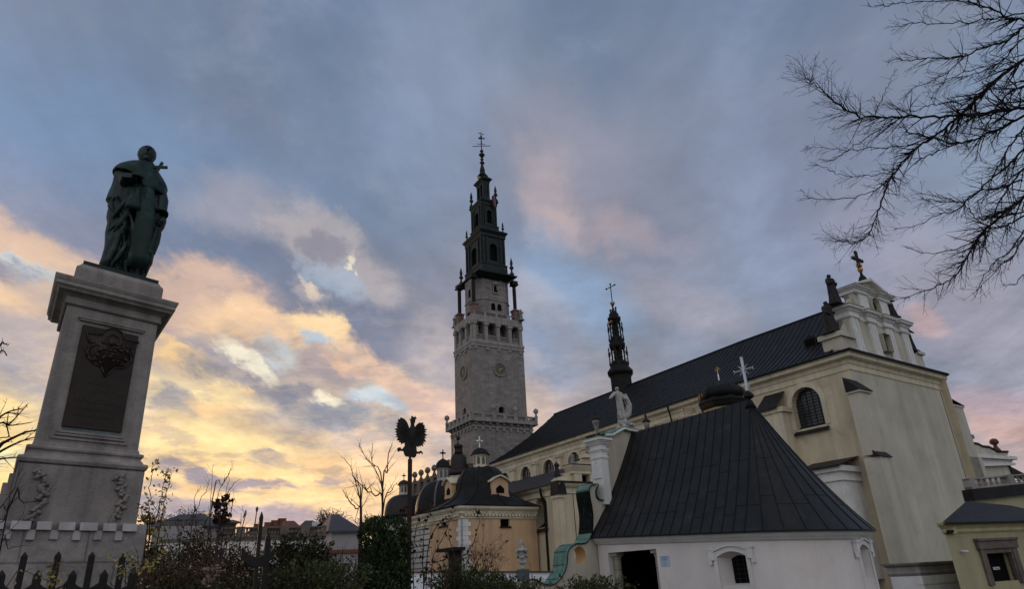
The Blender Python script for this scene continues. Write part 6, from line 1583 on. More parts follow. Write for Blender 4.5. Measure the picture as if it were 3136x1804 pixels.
# ================================================================ SCROLL WALL with green copper coping
SWO=FC.w(xL-.02,-RE+.05,0)
SW=Fr(SWO,CA-90,'scroll_wall','beige garden wall with swooping green copper coping, oval hole and white pillar left of the chapel','wall')
se=SW.e
# here local x runs away to the right (bearing 50), y inward; front face is y=0, thickness toward +y
TH=.50
def s1_(x,y,off=0): return SW.px(1640+x*.2913,1380+y*.2913,off)
edge=[(0,1370),(50,1405),(120,1425),(190,1415),(245,1370),(290,1300),(318,1220),(325,1140),(330,1080),(350,1040),(385,1010),(420,992),(470,990),(520,982),(555,945),(578,895),(590,830),(592,700),(580,600),(562,500),(556,430),(570,385),(610,365),(650,368)]
E=[s1_(*p) for p in edge]
hook=[(650,368),(640,395),(626,430),(630,480),(655,520),(690,533),(725,520)]
H_=[s1_(*p) for p in hook]
x_end=5.2
pil_x0=s1_(690,300)[0]; pil_x1=s1_(800,300)[0]
top_z=s1_(740,-120)[1]
def subd(P,n=5):
    out=[]
    for i in range(len(P)-1):
        p0=Vector(P[max(i-1,0)]);p1=Vector(P[i]);p2=Vector(P[i+1]);p3=Vector(P[min(i+2,len(P)-1)])
        for k in range(n):
            t=k/n; out.append(tuple(.5*((2*p1)+(-p0+p2)*t+(2*p0-5*p1+4*p2-p3)*t*t+(-p0+3*p1-3*p2+p3)*t**3)))
    out.append(tuple(P[-1])); return out
Es=subd(E,4); Hs=subd(H_,3)
oc=[s1_(465+65*math.cos(a)*1.0,1108+97*math.sin(a)) for a in [2*math.pi*k/24 for k in range(24)]]
ocx=sum(p[0] for p in oc)/24; ocz=sum(p[1] for p in oc)/24
orx=(max(p[0] for p in oc)-min(p[0] for p in oc))/2; orz=(max(p[1] for p in oc)-min(p[1] for p in oc))/2
# wall body as vertical strips under the coping line, oval left open (grid fill)
me_pts=Es+Hs[1:]
xmin=Es[0][0]
import mathutils.geometry as mg
outline=[(xmin-3,-.2),(xmin-3,Es[0][1]-.05)]+Es+Hs[1:]+[(x_end,Hs[-1][1]),(x_end,-.2)]
ov=[(ocx+orx*math.cos(2*math.pi*k/24),ocz+orz*math.sin(2*math.pi*k/24)) for k in range(24)]
def fillpoly(outer,hole):
    bm=bmesh.new(); 
    def loop(P): 
        vs=[bm.verts.new((p[0],0,p[1])) for p in P]; return [bm.edges.new((vs[i],vs[(i+1)%len(vs)])) for i in range(len(vs))]
    ed=loop(outer)+loop(hole); bmesh.ops.triangle_fill(bm,use_beauty=True,use_dissolve=False,edges=ed)
    bm.verts.ensure_lookup_table(); bm.verts.index_update(); V=[tuple(v.co) for v in bm.verts]; F=[tuple(v.index for v in f.verts) for f in bm.faces]; bm.free(); return V,F
V,F_=fillpoly(outline,ov)
g=G(); g.add(V,F_); g.add([(a,TH,c_) for a,b,c_ in V],[f[::-1] for f in F_])
g.m=[0]*len(g.f)
g.cur=1
for k in range(24): a,b=ov[k],ov[(k+1)%24]; g.add([(a[0],0,a[1]),(b[0],0,b[1]),(b[0],TH,b[1]),(a[0],TH,a[1])],[(0,1,2,3)])
g.cur=0
for a,b in zip(outline,outline[1:]+outline[:1]): g.add([(a[0],0,a[1]),(b[0],0,b[1]),(b[0],TH,b[1]),(a[0],TH,a[1])],[(0,1,2,3)])
g.build('wall_body',[M_wallb,mat('ochre_reveal',(.62,.40,.20),.9,.1,2)],se)
# coping strip
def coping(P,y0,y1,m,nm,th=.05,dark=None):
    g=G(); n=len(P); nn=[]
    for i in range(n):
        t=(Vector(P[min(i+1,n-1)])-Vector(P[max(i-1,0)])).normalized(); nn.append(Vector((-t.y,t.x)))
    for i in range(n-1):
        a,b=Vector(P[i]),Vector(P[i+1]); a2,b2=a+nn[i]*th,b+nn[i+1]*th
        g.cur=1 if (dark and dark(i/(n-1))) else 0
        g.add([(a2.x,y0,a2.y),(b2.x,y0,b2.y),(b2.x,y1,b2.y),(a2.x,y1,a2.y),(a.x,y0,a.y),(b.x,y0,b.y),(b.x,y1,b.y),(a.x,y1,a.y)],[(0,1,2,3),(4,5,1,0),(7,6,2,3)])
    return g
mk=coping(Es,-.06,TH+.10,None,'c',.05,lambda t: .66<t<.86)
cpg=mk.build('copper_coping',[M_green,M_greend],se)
g=G(); 
for P in (Es,Hs): g.tube([(a,-.07,b+.02) for a,b in P],.014,5)
for i in range(0,len(Es),8): a=Es[i]; g.tube([(a[0]-.06,-.06,a[1]+.05),(a[0]-.06,TH+.1,a[1]+.05)],.008,4)
g.build('coping_edge',M_greend,cpg)
coping(Hs,-.06,TH+.10,None,'c',.05).build('copper_coping',M_green,se)
# white pillar
pz0=s1_(700,520)[1]; 
PX0=SW.px(1850,1440,-.12)[0]; 
def s2_(x,y,off=0): return SW.px(1700+x*.309,1050+y*.309,off)
pL=s2_(355,1000,-.15); pR=s2_(545,1000,-.15); pT=s2_(440,930,-.15)[1]; pB=s1_(700,440)[1]
x0_=SW.px(1846,1450,-.2)[0]; 
w_p=.62
hx0=SW.px(1846,1450,-.15)[0]; xr_p=hx0+.36; PY0,PY1=-.15,.40
g=G(); g.box(hx0,xr_p,PY0,PY1,pB-.45,pT-.25); 
tw=xr_p-hx0
g.box(hx0-.04,hx0,PY0+.05,PY1-.05,pB+.5,pT-.95)
pil=g.build('pillar',M_wtrim,se,bevel=.01)
g=G()
for (o,z0,z1) in ((.03,pT-.80,pT-.74),(.02,pT-.56,pT-.50),(.05,pT-.50,pT-.44),(.03,pT-.30,pT-.26),(.07,pT-.26,pT-.20),(.11,pT-.20,pT-.14),(.17,pT-.14,pT-.03)): g.box(hx0-o,xr_p+o,PY0-o,PY1+o,z0,z1)
g.build('capital',M_wtrim,pil)
G().box(hx0-.19,xr_p+.19,PY0-.19,PY1+.19,pT-.03,pT).build('cap_sheet',M_green,pil)
g=G(); cx_v,cz_v=s1_(625,35,-.2); 
for rr__ in (.10,.055): g.tube([(hx0-.03,.12+rr__*math.cos(a),pT-1.05+rr__*1.3*math.sin(a)) for a in [2*math.pi*k/16 for k in range(17)]],.018,5,False)
g.build('scroll_emblem',M_wtrim,pil)
# raised top of the wall with the hump
hp=[(540,915),(600,880),(660,850),(700,862),(740,868),(800,885)]; Hp=subd([s2_(*p) for p in hp],4)
xE_=Hp[-1][0]+1.5
g=G(); body=[(xr_p-.02,pB-1)]+[(xr_p-.02,Hp[0][1])]+Hp+[(xE_,Hp[-1][1]),(xE_,pB-1)]
V,F_=fillpoly(body,[(0,-50),(.1,-50),(.1,-50.1)]) if False else (None,None)
g.prism(body,.0,TH); g.build('upper_wall',M_wallb,se)
coping([(xr_p-.3,Hp[0][1]-.06)]+Hp+[(xE_,Hp[-1][1])],-.16,TH+.16,None,'c',.05).build('copper_coping',M_green,se)
g=G(); g.tube([(a,-.14,b-.03) for a,b in [(xr_p,Hp[0][1]-.03)]+Hp],.05,6); g.build('coping_moulding',M_wtrim,se)
# lead vase on the pillar, madonna on the hump, second vase
def vase(P,h,rz,label,m1=M_statl,grp=None):
    t=thing('garden_vase',label,'vase',P,rz,grp)
    g=G(); g.box(-.10*h,.10*h,-.10*h,.10*h,0,.06*h); g.lathe([(.09*h,.06*h),(.05*h,.12*h),(.075*h,.17*h),(.05*h,.22*h),(.055*h,.27*h),(.11*h,.52*h),(.125*h,.62*h)],0,0,16); g.build('bowl',m1,t,True)
    g=G(); g.lathe([(.125*h,.62*h),(.165*h,.64*h),(.16*h,.67*h),(.07*h,.74*h),(.05*h,.78*h),(.035*h,.82*h),(.05*h,.86*h),(.03*h,.93*h),(.01*h,1.0*h)],0,0,14); g.build('lid',M_statd,t,True); return t
def vp(x,y,off): a=s2_(x,y,off); return a
vb=s2_(375,915,.15); vt=s2_(335,650,.15); P=SW.w((hx0+xr_p)/2,.12,pT); vase(P,s2_(350,660,.15)[1]-pT,0,'slender grey stone vase with dark lid standing on the white pillar','light' and M_statl)
mb=s2_(690,870,TH/2); mt=s2_(600,425,TH/2); mh=mt[1]-mb[1]
P=SW.w(mb[0],TH/2,mb[1]-.05); rzM=math.atan2(SW.U.y,SW.U.x)+R(-20)
t=thing('stone_statue','weathered pale stone robed woman standing on clouds, beside the big metal roof','statue',P,rzM)
g=G(); robed(g,mh*.74,31,.72,-.08,'out',True,7,.8); g.v=[(a-.02*mh,b,z+mh*.27) for a,b,z in g.v]; 
g.tube([(.1*mh,.02,mh*.85),(.2*mh,.05,mh*.6),(.14*mh,.05,mh*.4),(.05*mh,.0,mh*.3)],[.05*mh,.07*mh,.08*mh,.06*mh],8)
b_=g.build('figure',M_urn,t,True); rm=b_.modifiers.new('fuse','REMESH'); rm.mode='VOXEL'; rm.voxel_size=.02; rm.use_smooth_shade=True
g=G(); rn=random.Random(8)
for k in range(42):
    z=rn.uniform(.02,.34)*mh; w__=(.30*mh)*(1-z/(mh*.50)); a=rn.uniform(0,6.28); q=rn.uniform(.3,1); g.ball((w__*q*math.cos(a)+.05*mh*(z/mh),.7*w__*q*math.sin(a),z),rn.uniform(.035,.075)*mh,8)
b_=g.build('cloud_base',M_urn,t,True); rm=b_.modifiers.new('fuse','REMESH'); rm.mode='VOXEL'; rm.voxel_size=.022; rm.use_smooth_shade=True
vb=s2_(910,845,3.2); vt=s2_(905,705,3.2); P=SW.w(vb[0],3.2,vb[1]-.55); vase(P,(vt[1]-vb[1])+.6,0,'grey stone vase with pineapple lid showing above the metal roof ridge')
# ================================================================ ONION CUPOLA behind the chapel roof
CU=Fr(at(2204,1250,33)-Vector((0,0,at(2204,1250,33).z)),CA,'onion_cupola','black onion cupola on a small square turret rising behind the metal roof','cupola')
def c8(x,y): return CU.px(2050+x*.206,1050+y*.206,0)
cz0=c8(790,1000)[1]; cxx,cz1=c8(800,840); cr_=(c8(1085,800)[0]-c8(490,800)[0])/2; cxx=(c8(1085,800)[0]+c8(490,800)[0])/2
g=G(); g.lathe([(cr_*.93,0),(cr_*.93,cz1-.45)],cxx,0,8,R(10)); g.build('turret_wall',M_orange,CU.e)
g=G(); g.lathe([(cr_*1.0,cz1-.50),(cr_*1.04,cz1-.42),(cr_*1.08,cz1-.28),(cr_*1.12,cz1-.20),(cr_*.93,cz1+.02)],cxx,0,8,R(10)); g.build('turret_cornice',M_black,CU.e)
tz_=c8(790,630)[1]; g=G(); g.lathe([(cr_*.93,cz1-.05),(cr_*1.02,cz1+(tz_-cz1)*.25),(cr_*.99,cz1+(tz_-cz1)*.5),(cr_*.82,cz1+(tz_-cz1)*.78),(cr_*.5,cz1+(tz_-cz1)*.97),(cr_*.25,tz_+.06),(cr_*.12,c8(790,590)[1]),(cr_*.04,c8(750,560)[1])],cxx,0,24); on=g.build('onion_dome',M_black,CU.e,True)
g=G()
pr=[(cr_*.93,cz1-.05),(cr_*1.02,cz1+(tz_-cz1)*.25),(cr_*.99,cz1+(tz_-cz1)*.5),(cr_*.82,cz1+(tz_-cz1)*.78),(cr_*.5,cz1+(tz_-cz1)*.97),(cr_*.25,tz_+.06)]
for k in range(12): a=k*R(30); g.tube([(cxx+r_*math.cos(a),r_*math.sin(a),z+.01) for r_,z in pr],.018,4)
g.build('dome_ribs',M_seam,on)
g=G(); t_=c8(740,560)[1]; t2=c8(720,470)[1]; g.tube([(cxx,0,t_-.05),(cxx,0,t2)],.035,6); g.tube([(cxx,0,t2),(cxx,0,c8(712,370)[1])],.012,5)
g.build('finial_rod',M_silver,on)
g=G(); z_=c8(712,395)[1]; 
for a_ in (-.09,0,.09): g.ball((cxx+a_,0,z_+(.07 if a_==0 else 0)),.05,6)
g.tube([(cxx-.12,0,z_-.04),(cxx,0,z_-.12),(cxx+.12,0,z_-.04)],.02,4); g.build('finial_knot',M_gold,on)
# ================================================================ WHITE GARDEN WALL with stone urn
GW=Fr(at(1560,1770,25)-Vector((0,0,at(1560,1770,25).z)),95,'garden_wall','low white garden wall with rusty red edge, left of the scroll wall','wall')
gl=GW.px(1350,1747); gr=GW.px(1700,1755); gm=(gl[1]+gr[1])/2; print('garden wall',gl,gr)
g=G(); vs=[(gl[0]-2,gl[1]+.02),(gr[0],gr[1])]; g.prism([(gl[0]-2,-.2),(gl[0]-2,gl[1]),(gr[0],gr[1]),(gr[0],-.2)],0,.35); g.build('wall_body',M_snow,GW.e)
g=G(); g.prism([(gl[0]-2,gl[1]),(gl[0]-2,gl[1]+.05),(gr[0],gr[1]+.05),(gr[0],gr[1])],-.06,.4); g.build('wall_coping',mat('rusty_coping',(.12,.05,.045),.8,.3,3),GW.e)
UR=Fr(at(1602,1755,23.5)-Vector((0,0,at(1602,1755,23.5).z)),95,'stone_urn','large pale stone urn with draped garland and flame lid on a dark pedestal','urn')
def u1(x,y): return UR.px(1400+x*.19755,1600+y*.19755)
k1=u1(1110,760)[0]-u1(930,760)[0]; ucx=u1(1020,760)[0]; zt_=u1(1020,735)[1]
g=G(); g.box(ucx-k1*.5,ucx+k1*.5,-k1*.5,k1*.5,0,zt_); g.build('pedestal',mat('mossy_pedestal',(.07,.08,.085),.9,.4,3,col2=(.13,.14,.10)),UR.e)
mp_=k1/180
ucx=u1(1010,600)[0]
pf=[(45,735),(38,700),(32,660),(60,645),(68,625),(55,600),(58,560),(65,500),(72,460),(92,450),(105,440),(95,430),(50,415),(36,385),(38,372),(28,368),(42,350),(34,310),(18,275),(3,248)]
g=G(); g.lathe([(r_*mp_,u1(1010,y)[1]) for r_,y in pf],ucx,0,24); 
for a in range(4):
    t0_=R(45+90*a); P0=(ucx+98*mp_*math.cos(t0_),98*mp_*math.sin(t0_)); z0_=u1(1010,435)[1]
    g.tube([(P0[0],P0[1],z0_+.04),(P0[0]*1.0+.03*math.cos(t0_),P0[1]+.03*math.sin(t0_),z0_-.04),(ucx+78*mp_*math.cos(t0_),78*mp_*math.sin(t0_),u1(1010,490)[1])],[.03,.045,.02],6)
    t1_=t0_+R(90); pts=[]
    for k in range(9):
        t=t0_+(t1_-t0_)*k/8; rr__=76*mp_; pts.append((ucx+rr__*math.cos(t),rr__*math.sin(t),u1(1010,500)[1]-.10*math.sin(math.pi*k/8)))
    g.tube(pts,[.018+.014*math.sin(math.pi*k/8) for k in range(9)],6)
g.build('urn_body',M_urn,UR.e,True)
# ================================================================ RIGHT ANNEX
_P=at(2895,1650,48); AN=Fr(Vector((_P.x,_P.y,0)),62,'church_annex','low olive cream annex with dark hipped roof and stone framed doorway at the right edge','annex')
ze_a=AN.px(2885,1603); ze_b=AN.px(3130,1597); print('annex',ze_a,ze_b)
XA=ze_a[0]; zA=(ze_a[1]+ze_b[1])/2; XB=AN.px(3136,1700)[0]+6
anw=lambda p: (p[0],p[1],p[2]+(ze_b[1]-ze_a[1])*(p[0]-XA)/(ze_b[0]-ze_a[0])*(1 if p[2]>.5 else 0)-(ze_b[1]-ze_a[1])*.5*(1 if p[2]>.5 else 0))
da=AN.px(3022,1697); db=AN.px(3098,1700); dc=AN.px(3060,1783); 
doX0,doX1=AN.px(3030,1740)[0],AN.px(3108,1740)[0]; doT=da[1]; doB=dc[1]
g=G(); g.wall(XA,XB,-.5,zA-.55,(((doX0+doX1)/2,doB,doX1-doX0,doT-doB,0,.5),),0); kx=math.tan(R(62)); g.add([(XA,0,-.5),(XA+8*kx*.6,8*.6,-.5),(XA+8*kx*.6,8*.6,zA-.55),(XA,0,zA-.55)],[(0,1,2,3)]); g.build('annex_wall',mat('olive_plaster',(.40,.36,.22),.9,.12,.4,streak=.2,bump=.3),AN.e,warp=anw)
g=G(); g.run([(XA+.02,.05),(XA,0),(XB,0)],[(.03,zA-.6),(.12,zA-.5),(.12,zA-.35),(.3,zA-.12),(.32,zA)],.8); g.build('cornice',mat('yellow_trim',(.50,.45,.26),.85,.2,.8,streak=.2),AN.e,warp=anw)
rh=AN.px(2960,1537,3.0); g=G(); hx_=rh[0]; g.add([(XA-.5,-.5,zA),(XB,-.5,zA),(XB,3,rh[1]-.3),(hx_,3,rh[1]),(XA+6,4.2,zA)],[(0,1,2,3),(0,3,4)]); g.add([(XA-.5,-.5,zA-.12),(XB,-.5,zA-.12),(XB,-.5,zA),(XA-.5,-.5,zA)],[(0,1,2,3)]); g.build('annex_roof',M_black,AN.e,warp=anw)
g=G(); ks=.8; a,b,c_,d_=doX0-.75*ks,doX1+.75*ks,doB-.15,doT+.75*ks
g.box(a,doX0-.12,-.16,.05,c_,d_); g.box(doX1+.12,b,-.16,.05,c_,d_); g.box(a-.15,b+.15,-.22,.05,d_-.35,d_+.1); g.box(a-.2,b+.2,-.3,.05,d_+.1,d_+.25); g.box(doX0-.14,doX1+.14,-.1,.1,doT,d_-.3); g.box(doX0-.12,doX0,-.08,.3,c_,doT); g.box(doX1,doX1+.12,-.08,.3,c_,doT)
df=g.build('door_frame',M_gst,AN.e,warp=anw,bevel=.03); G().box(doX0,doX1,.45,.5,doB,doT).build('dark_door',M_dark,AN.e,warp=anw)
sx0,sz0=AN.px(3043,1747,.42); sx1,sz1=AN.px(3060,1737,.42); stk=G().box(sx0,sx1,.41,.44,sz0,sz1).build('door_sticker',mat('sticker',(.45,.47,.48),.6,.1,3),AN.e)
G().box(sx0+(sx1-sx0)*.3,sx1-(sx1-sx0)*.15,.403,.409,sz0+(sz1-sz0)*.3,sz0+(sz1-sz0)*.5).build('sticker_mark',M_ink,stk)
cx2,cz2=AN.px(2957,1690,-.25); g=G(); g.tube([(cx2-.14,-.12,cz2+.03),(cx2+.16,-.3,cz2-.02)],.06,8); g.tube([(cx2-.1,0,cz2+.02),(cx2-.1,-.2,cz2+.02)],.03,5); cam2=g.build('security_camera',M_wtrim); cam2.matrix_world=AN.e.matrix_basis.copy(); tag(cam2,'small white security camera on the annex wall left of the doorway','camera')
cx2,cz2=AN.px(2908,1630,-.2); g=G(); g.box(cx2-.12,cx2+.2,-.25,-.0,cz2-.1,cz2+.1); g.tube([(cx2,0,cz2),(cx2+.25,-.3,cz2+.03)],.07,6); ll=g.build('floodlight',M_black); ll.matrix_world=AN.e.matrix_basis.copy(); tag(ll,'small black floodlight under the annex eaves near the church corner','light')
# rusticated pier between facade and annex
_P=at(2812,1760,50); RP=Fr(Vector((_P.x,_P.y,0)),60,'rusticated_pier','short white banded stone pier with moulded top between church facade and annex','pier')
a=RP.px(2806,1720); b=RP.px(2926,1722); g=G(); zT=(a[1]+b[1])/2
g.box(a[0]+.1,b[0]-.1,0,2,-.5,zT-.7)
for k in range(8): 
    z=zT-.75-.55*k
    if z>-.3: g.box(a[0]+.05,b[0]-.02,-.06,.5,z-.47,z)
g.build('banded_body',M_wtrim,RP.e); g=G(); g.ring(a[0]+.1,b[0]-.1,0,2,[(.0,zT-.75),(.1,zT-.6),(.1,zT-.5),(.03,zT-.45),(.03,zT-.25),(.25,zT-.1),(.3,zT)]); g.build('moulded_top',M_tstone,RP.e)
# balustrade terrace and curved gable behind
BT=Fr(at(2962,1480,66)-Vector((0,0,at(2962,1480,66).z)),62,'balustrade_terrace','grey stone balustrade above the annex roof, running off the right edge','balustrade')
a=BT.px(2958,1468); b=BT.px(3136,1452); a2=BT.px(2964,1500); h_=(a[1]-a2[1]); g=G(); LL_=b[0]-a[0]+3
balustrade(g,a[0],0,a[0]+LL_,0,0,h_,2,6,.55); tl_=(b[1]-a[1])/(b[0]-a[0])
zz0=a2[1]
g.build('balustrade',M_gst2 if False else M_tstone,BT.e,warp=lambda p:(p[0],p[1],p[2]+zz0+tl_*(p[0]-a[0])))
g=G(); g.prism([(a[0]-.2,zz0-.9),(a[0]-.2,zz0-.02),(a[0]+LL_,zz0-.02+tl_*LL_),(a[0]+LL_,zz0-.9+tl_*LL_)],-.3,.5); g.build('terrace_edge',M_black,BT.e)
g=G(); g.prism([(a[0],-.5),(a[0],zz0-.9),(a[0]+LL_,zz0-.9+tl_*LL_),(a[0]+LL_,-.5)],0,.5); g.build('terrace_wall',mat('olive_plaster',(.40,.36,.22)),BT.e)
CG=Fr(at(3000,1400,125)-Vector((0,0,at(3000,1400,125).z)),58,'curved_gable_building','building with a curved white baroque gable and a small red ball finial, above the balustrade','building')
def r6(x,y,off=0): return CG.px(2750+x*.4494,1150+y*.4494,off)
pts=[(420,432),(450,430),(480,440),(505,462),(545,468),(575,485),(620,490),(650,505),(675,522),(745,522)]
P_=[r6(*p) for p in pts]; zb_=r6(430,530)[1]
g=G(); g.prism([(P_[0][0]-3,zb_-.2),(P_[0][0]-3,P_[0][1])]+P_+[(P_[-1][0],r6(755,545)[1])],0,.8); g.build('curved_gable',M_creamE,CG.e)
g=G(); g.tube([(p[0],-.05,p[1]) for p in P_],.18,6); g.build('gable_coping',M_black,CG.e)
e0=r6(430,540);e1=r6(765,560); e2=r6(455,620);e3=r6(770,600)
g=G(); g.prism([(e0[0]-3,e0[1]),(e1[0],e1[1]),(e1[0]+.2,e1[1]-.5),(e0[0]-3,e0[1]-.5)],-.9,.8); g.prism([(e0[0]-3,e0[1]-.5),(e1[0]-.3,e1[1]-.5),(e3[0]-.2,e3[1]),(e2[0]-3,e2[1])],-.3,.8); g.prism([(e2[0]-3,e2[1]-.35),(e2[0]-3,e2[1]),(e3[0],e3[1]),(e3[0],e3[1]-.35)],-.6,.8); g.build('entablature',M_wtrim,CG.e)
g=G(); g.prism([(e0[0]-3,0),(e0[0]-3,e2[1]),(e3[0]-.4,e3[1]),(e3[0]-.2,0)],.0,.8); g.build('lower_wall',M_creamE,CG.e)
f0=r6(690,518); g=G(); g.lathe([(.7,f0[1]-.1),(.5,f0[1]+.35),(.3,f0[1]+.7),(.25,f0[1]+1.0),(.6,f0[1]+1.25),(.65,f0[1]+1.55),(.45,f0[1]+1.9),(.02,f0[1]+2.05)],f0[0],.3,12); g.build('ball_finial',mat('red_stone_finial',(.12,.05,.035),.8,.3,2),CG.e,True)
t0_=r6(478,372);t1_=r6(548,400);t2_=r6(540,465); g=G(); g.box(t0_[0]-2,t1_[0]-.6,1,4,t2_[1]-1,t1_[1]-.6); g.box(t0_[0]-2.5,t1_[0]-.2,.6,4.5,t1_[1]-.6,t1_[1]); g.lathe([(1.6,t1_[1]),(1.2,t0_[1]-.2),(.3,t0_[1])],(t0_[0]+t1_[0])/2-1,2,12); g.build('small_turret',M_green,CG.e)
g=G(); tt=r6(460,315); xx=(t0_[0]+t1_[0])/2-1.2; 
for k in range(5): g.ball((xx,2,t0_[1]+(tt[1]-t0_[1])*k/4+.2),.22,6)
g.tube([(xx,2,t0_[1]-.3),(xx,2,tt[1]+.4)],.06,4); g.build('beaded_finial',M_rust,CG.e)
d0=r6(750,622);d1=r6(859,662); g=G(); g.add([(d0[0],-.3,d0[1]),(d1[0]+4,-.3,d1[1]-1.5),(d1[0]+4,-.3,d1[1]-3.2),(d0[0],-.3,d0[1]-1.2),(d0[0],3,d0[1]+.8),(d1[0]+4,3,d1[1]-.5)],[(0,1,2,3),(0,4,5,1)]); g.build('side_roof',M_black,CG.e)
# ================================================================ GROUND
g=G(); n=40; vs=[];fs=[]
def gh(x,y): return -.15
rr=[-3000,-900,-300,-120,-60,-30,-15,-5,5,15,30,60,90,120,160,220,400,900,3000]
for y in rr:
    for x in rr: vs.append((x,y,-3.2 if (x>=30 and y>=60 and x<900) else 0.0))
for j in range(len(rr)-1):
    for i in range(len(rr)-1): fs.append((j*len(rr)+i,j*len(rr)+i+1,(j+1)*len(rr)+i+1,(j+1)*len(rr)+i))
g.add(vs,fs); struct(g.build('ground',mat('winter_lawn',(.055,.06,.035),.95,.35,.6,col2=(.09,.075,.05))))
# ================================================================ TREES AND TWIGS
def wander(p,d,L,rnd,seg=.12,bend=.16,up=.0):
    pts=[Vector(p)]; d=Vector(d).normalized(); n=max(3,int(L/seg))
    for i in range(n):
        d=(d+Vector((rnd.gauss(0,bend),rnd.gauss(0,bend),rnd.gauss(0,bend)+up))).normalized(); pts.append(pts[-1]+d*(L/n))
    return pts
def limb3(px,d0,d1):
    P=[]; n=len(px)
    for i,(x,y) in enumerate(px):
        t=i/(n-1); P.append(at(x,y,d0+(d1-d0)*t))
    return P
def smooth(P,k=4):
    out=[]
    for i in range(len(P)-1):
        p0=P[max(i-1,0)];p1=P[i];p2=P[i+1];p3=P[min(i+2,len(P)-1)]
        for j in range(k):
            t=j/k; out.append(.5*((2*p1)+(-p0+p2)*t+(2*p0-5*p1+4*p2-p3)*t*t+(-p0+3*p1-3*p2+p3)*t**3))
    out.append(P[-1]); return out
def lime_twigs(g,P,r0,rnd,lmax,level=0,dens=1.0,bias=None,rmin=.0035):
    """long whippy side shoots off a limb, forking twice"""
    n=len(P); L=sum((P[i+1]-P[i]).length for i in range(n-1)); cnt=int(L/ (.052 if level==0 else .085)*dens)
    for k in range(cnt):
        t=rnd.uniform(.04,1.0)**.85; i=min(n-2,int(t*(n-1))); p=P[i]+(P[i+1]-P[i])*(t*(n-1)-i)
        d=(P[i+1]-P[i]).normalized(); a=rnd.uniform(R(18),R(58)); ax=Vector((rnd.gauss(0,1),rnd.gauss(0,1),rnd.gauss(0,1))); ax=(ax-d*ax.dot(d)).normalized()
        dd=(d*math.cos(a)+ax*math.sin(a)); 
        if bias: dd=(dd+bias*.25).normalized()
        l=lmax*rnd.uniform(.35,1.0)*(1-.58*t)
        Q=wander(p,dd,l,rnd,.08,.07,-.003)
        r1=min(r0[i]*.62 if isinstance(r0,list) else r0*.6,.014)
        rad=[max(rmin*.6,r1*(1-.85*q/(len(Q)-1))) for q in range(len(Q))]; g.tube(Q,rad,3 if level else 4,False)
        if level<2 and l>.18: lime_twigs(g,Q,rad,rnd,lmax*.45,level+1,dens*(.9 if level==0 else .6),None,rmin)
def c7(pts): return [(2400+x*.6525,y*.6525) for x,y in pts]
T=thing('bare_tree','big leafless tree with drooping black branches reaching in from the upper right','tree',Vector((at(3700,1500,13).x,at(3700,1500,13).y,0)),0)
to=T.location.copy()
base_=Vector((0,0,0))
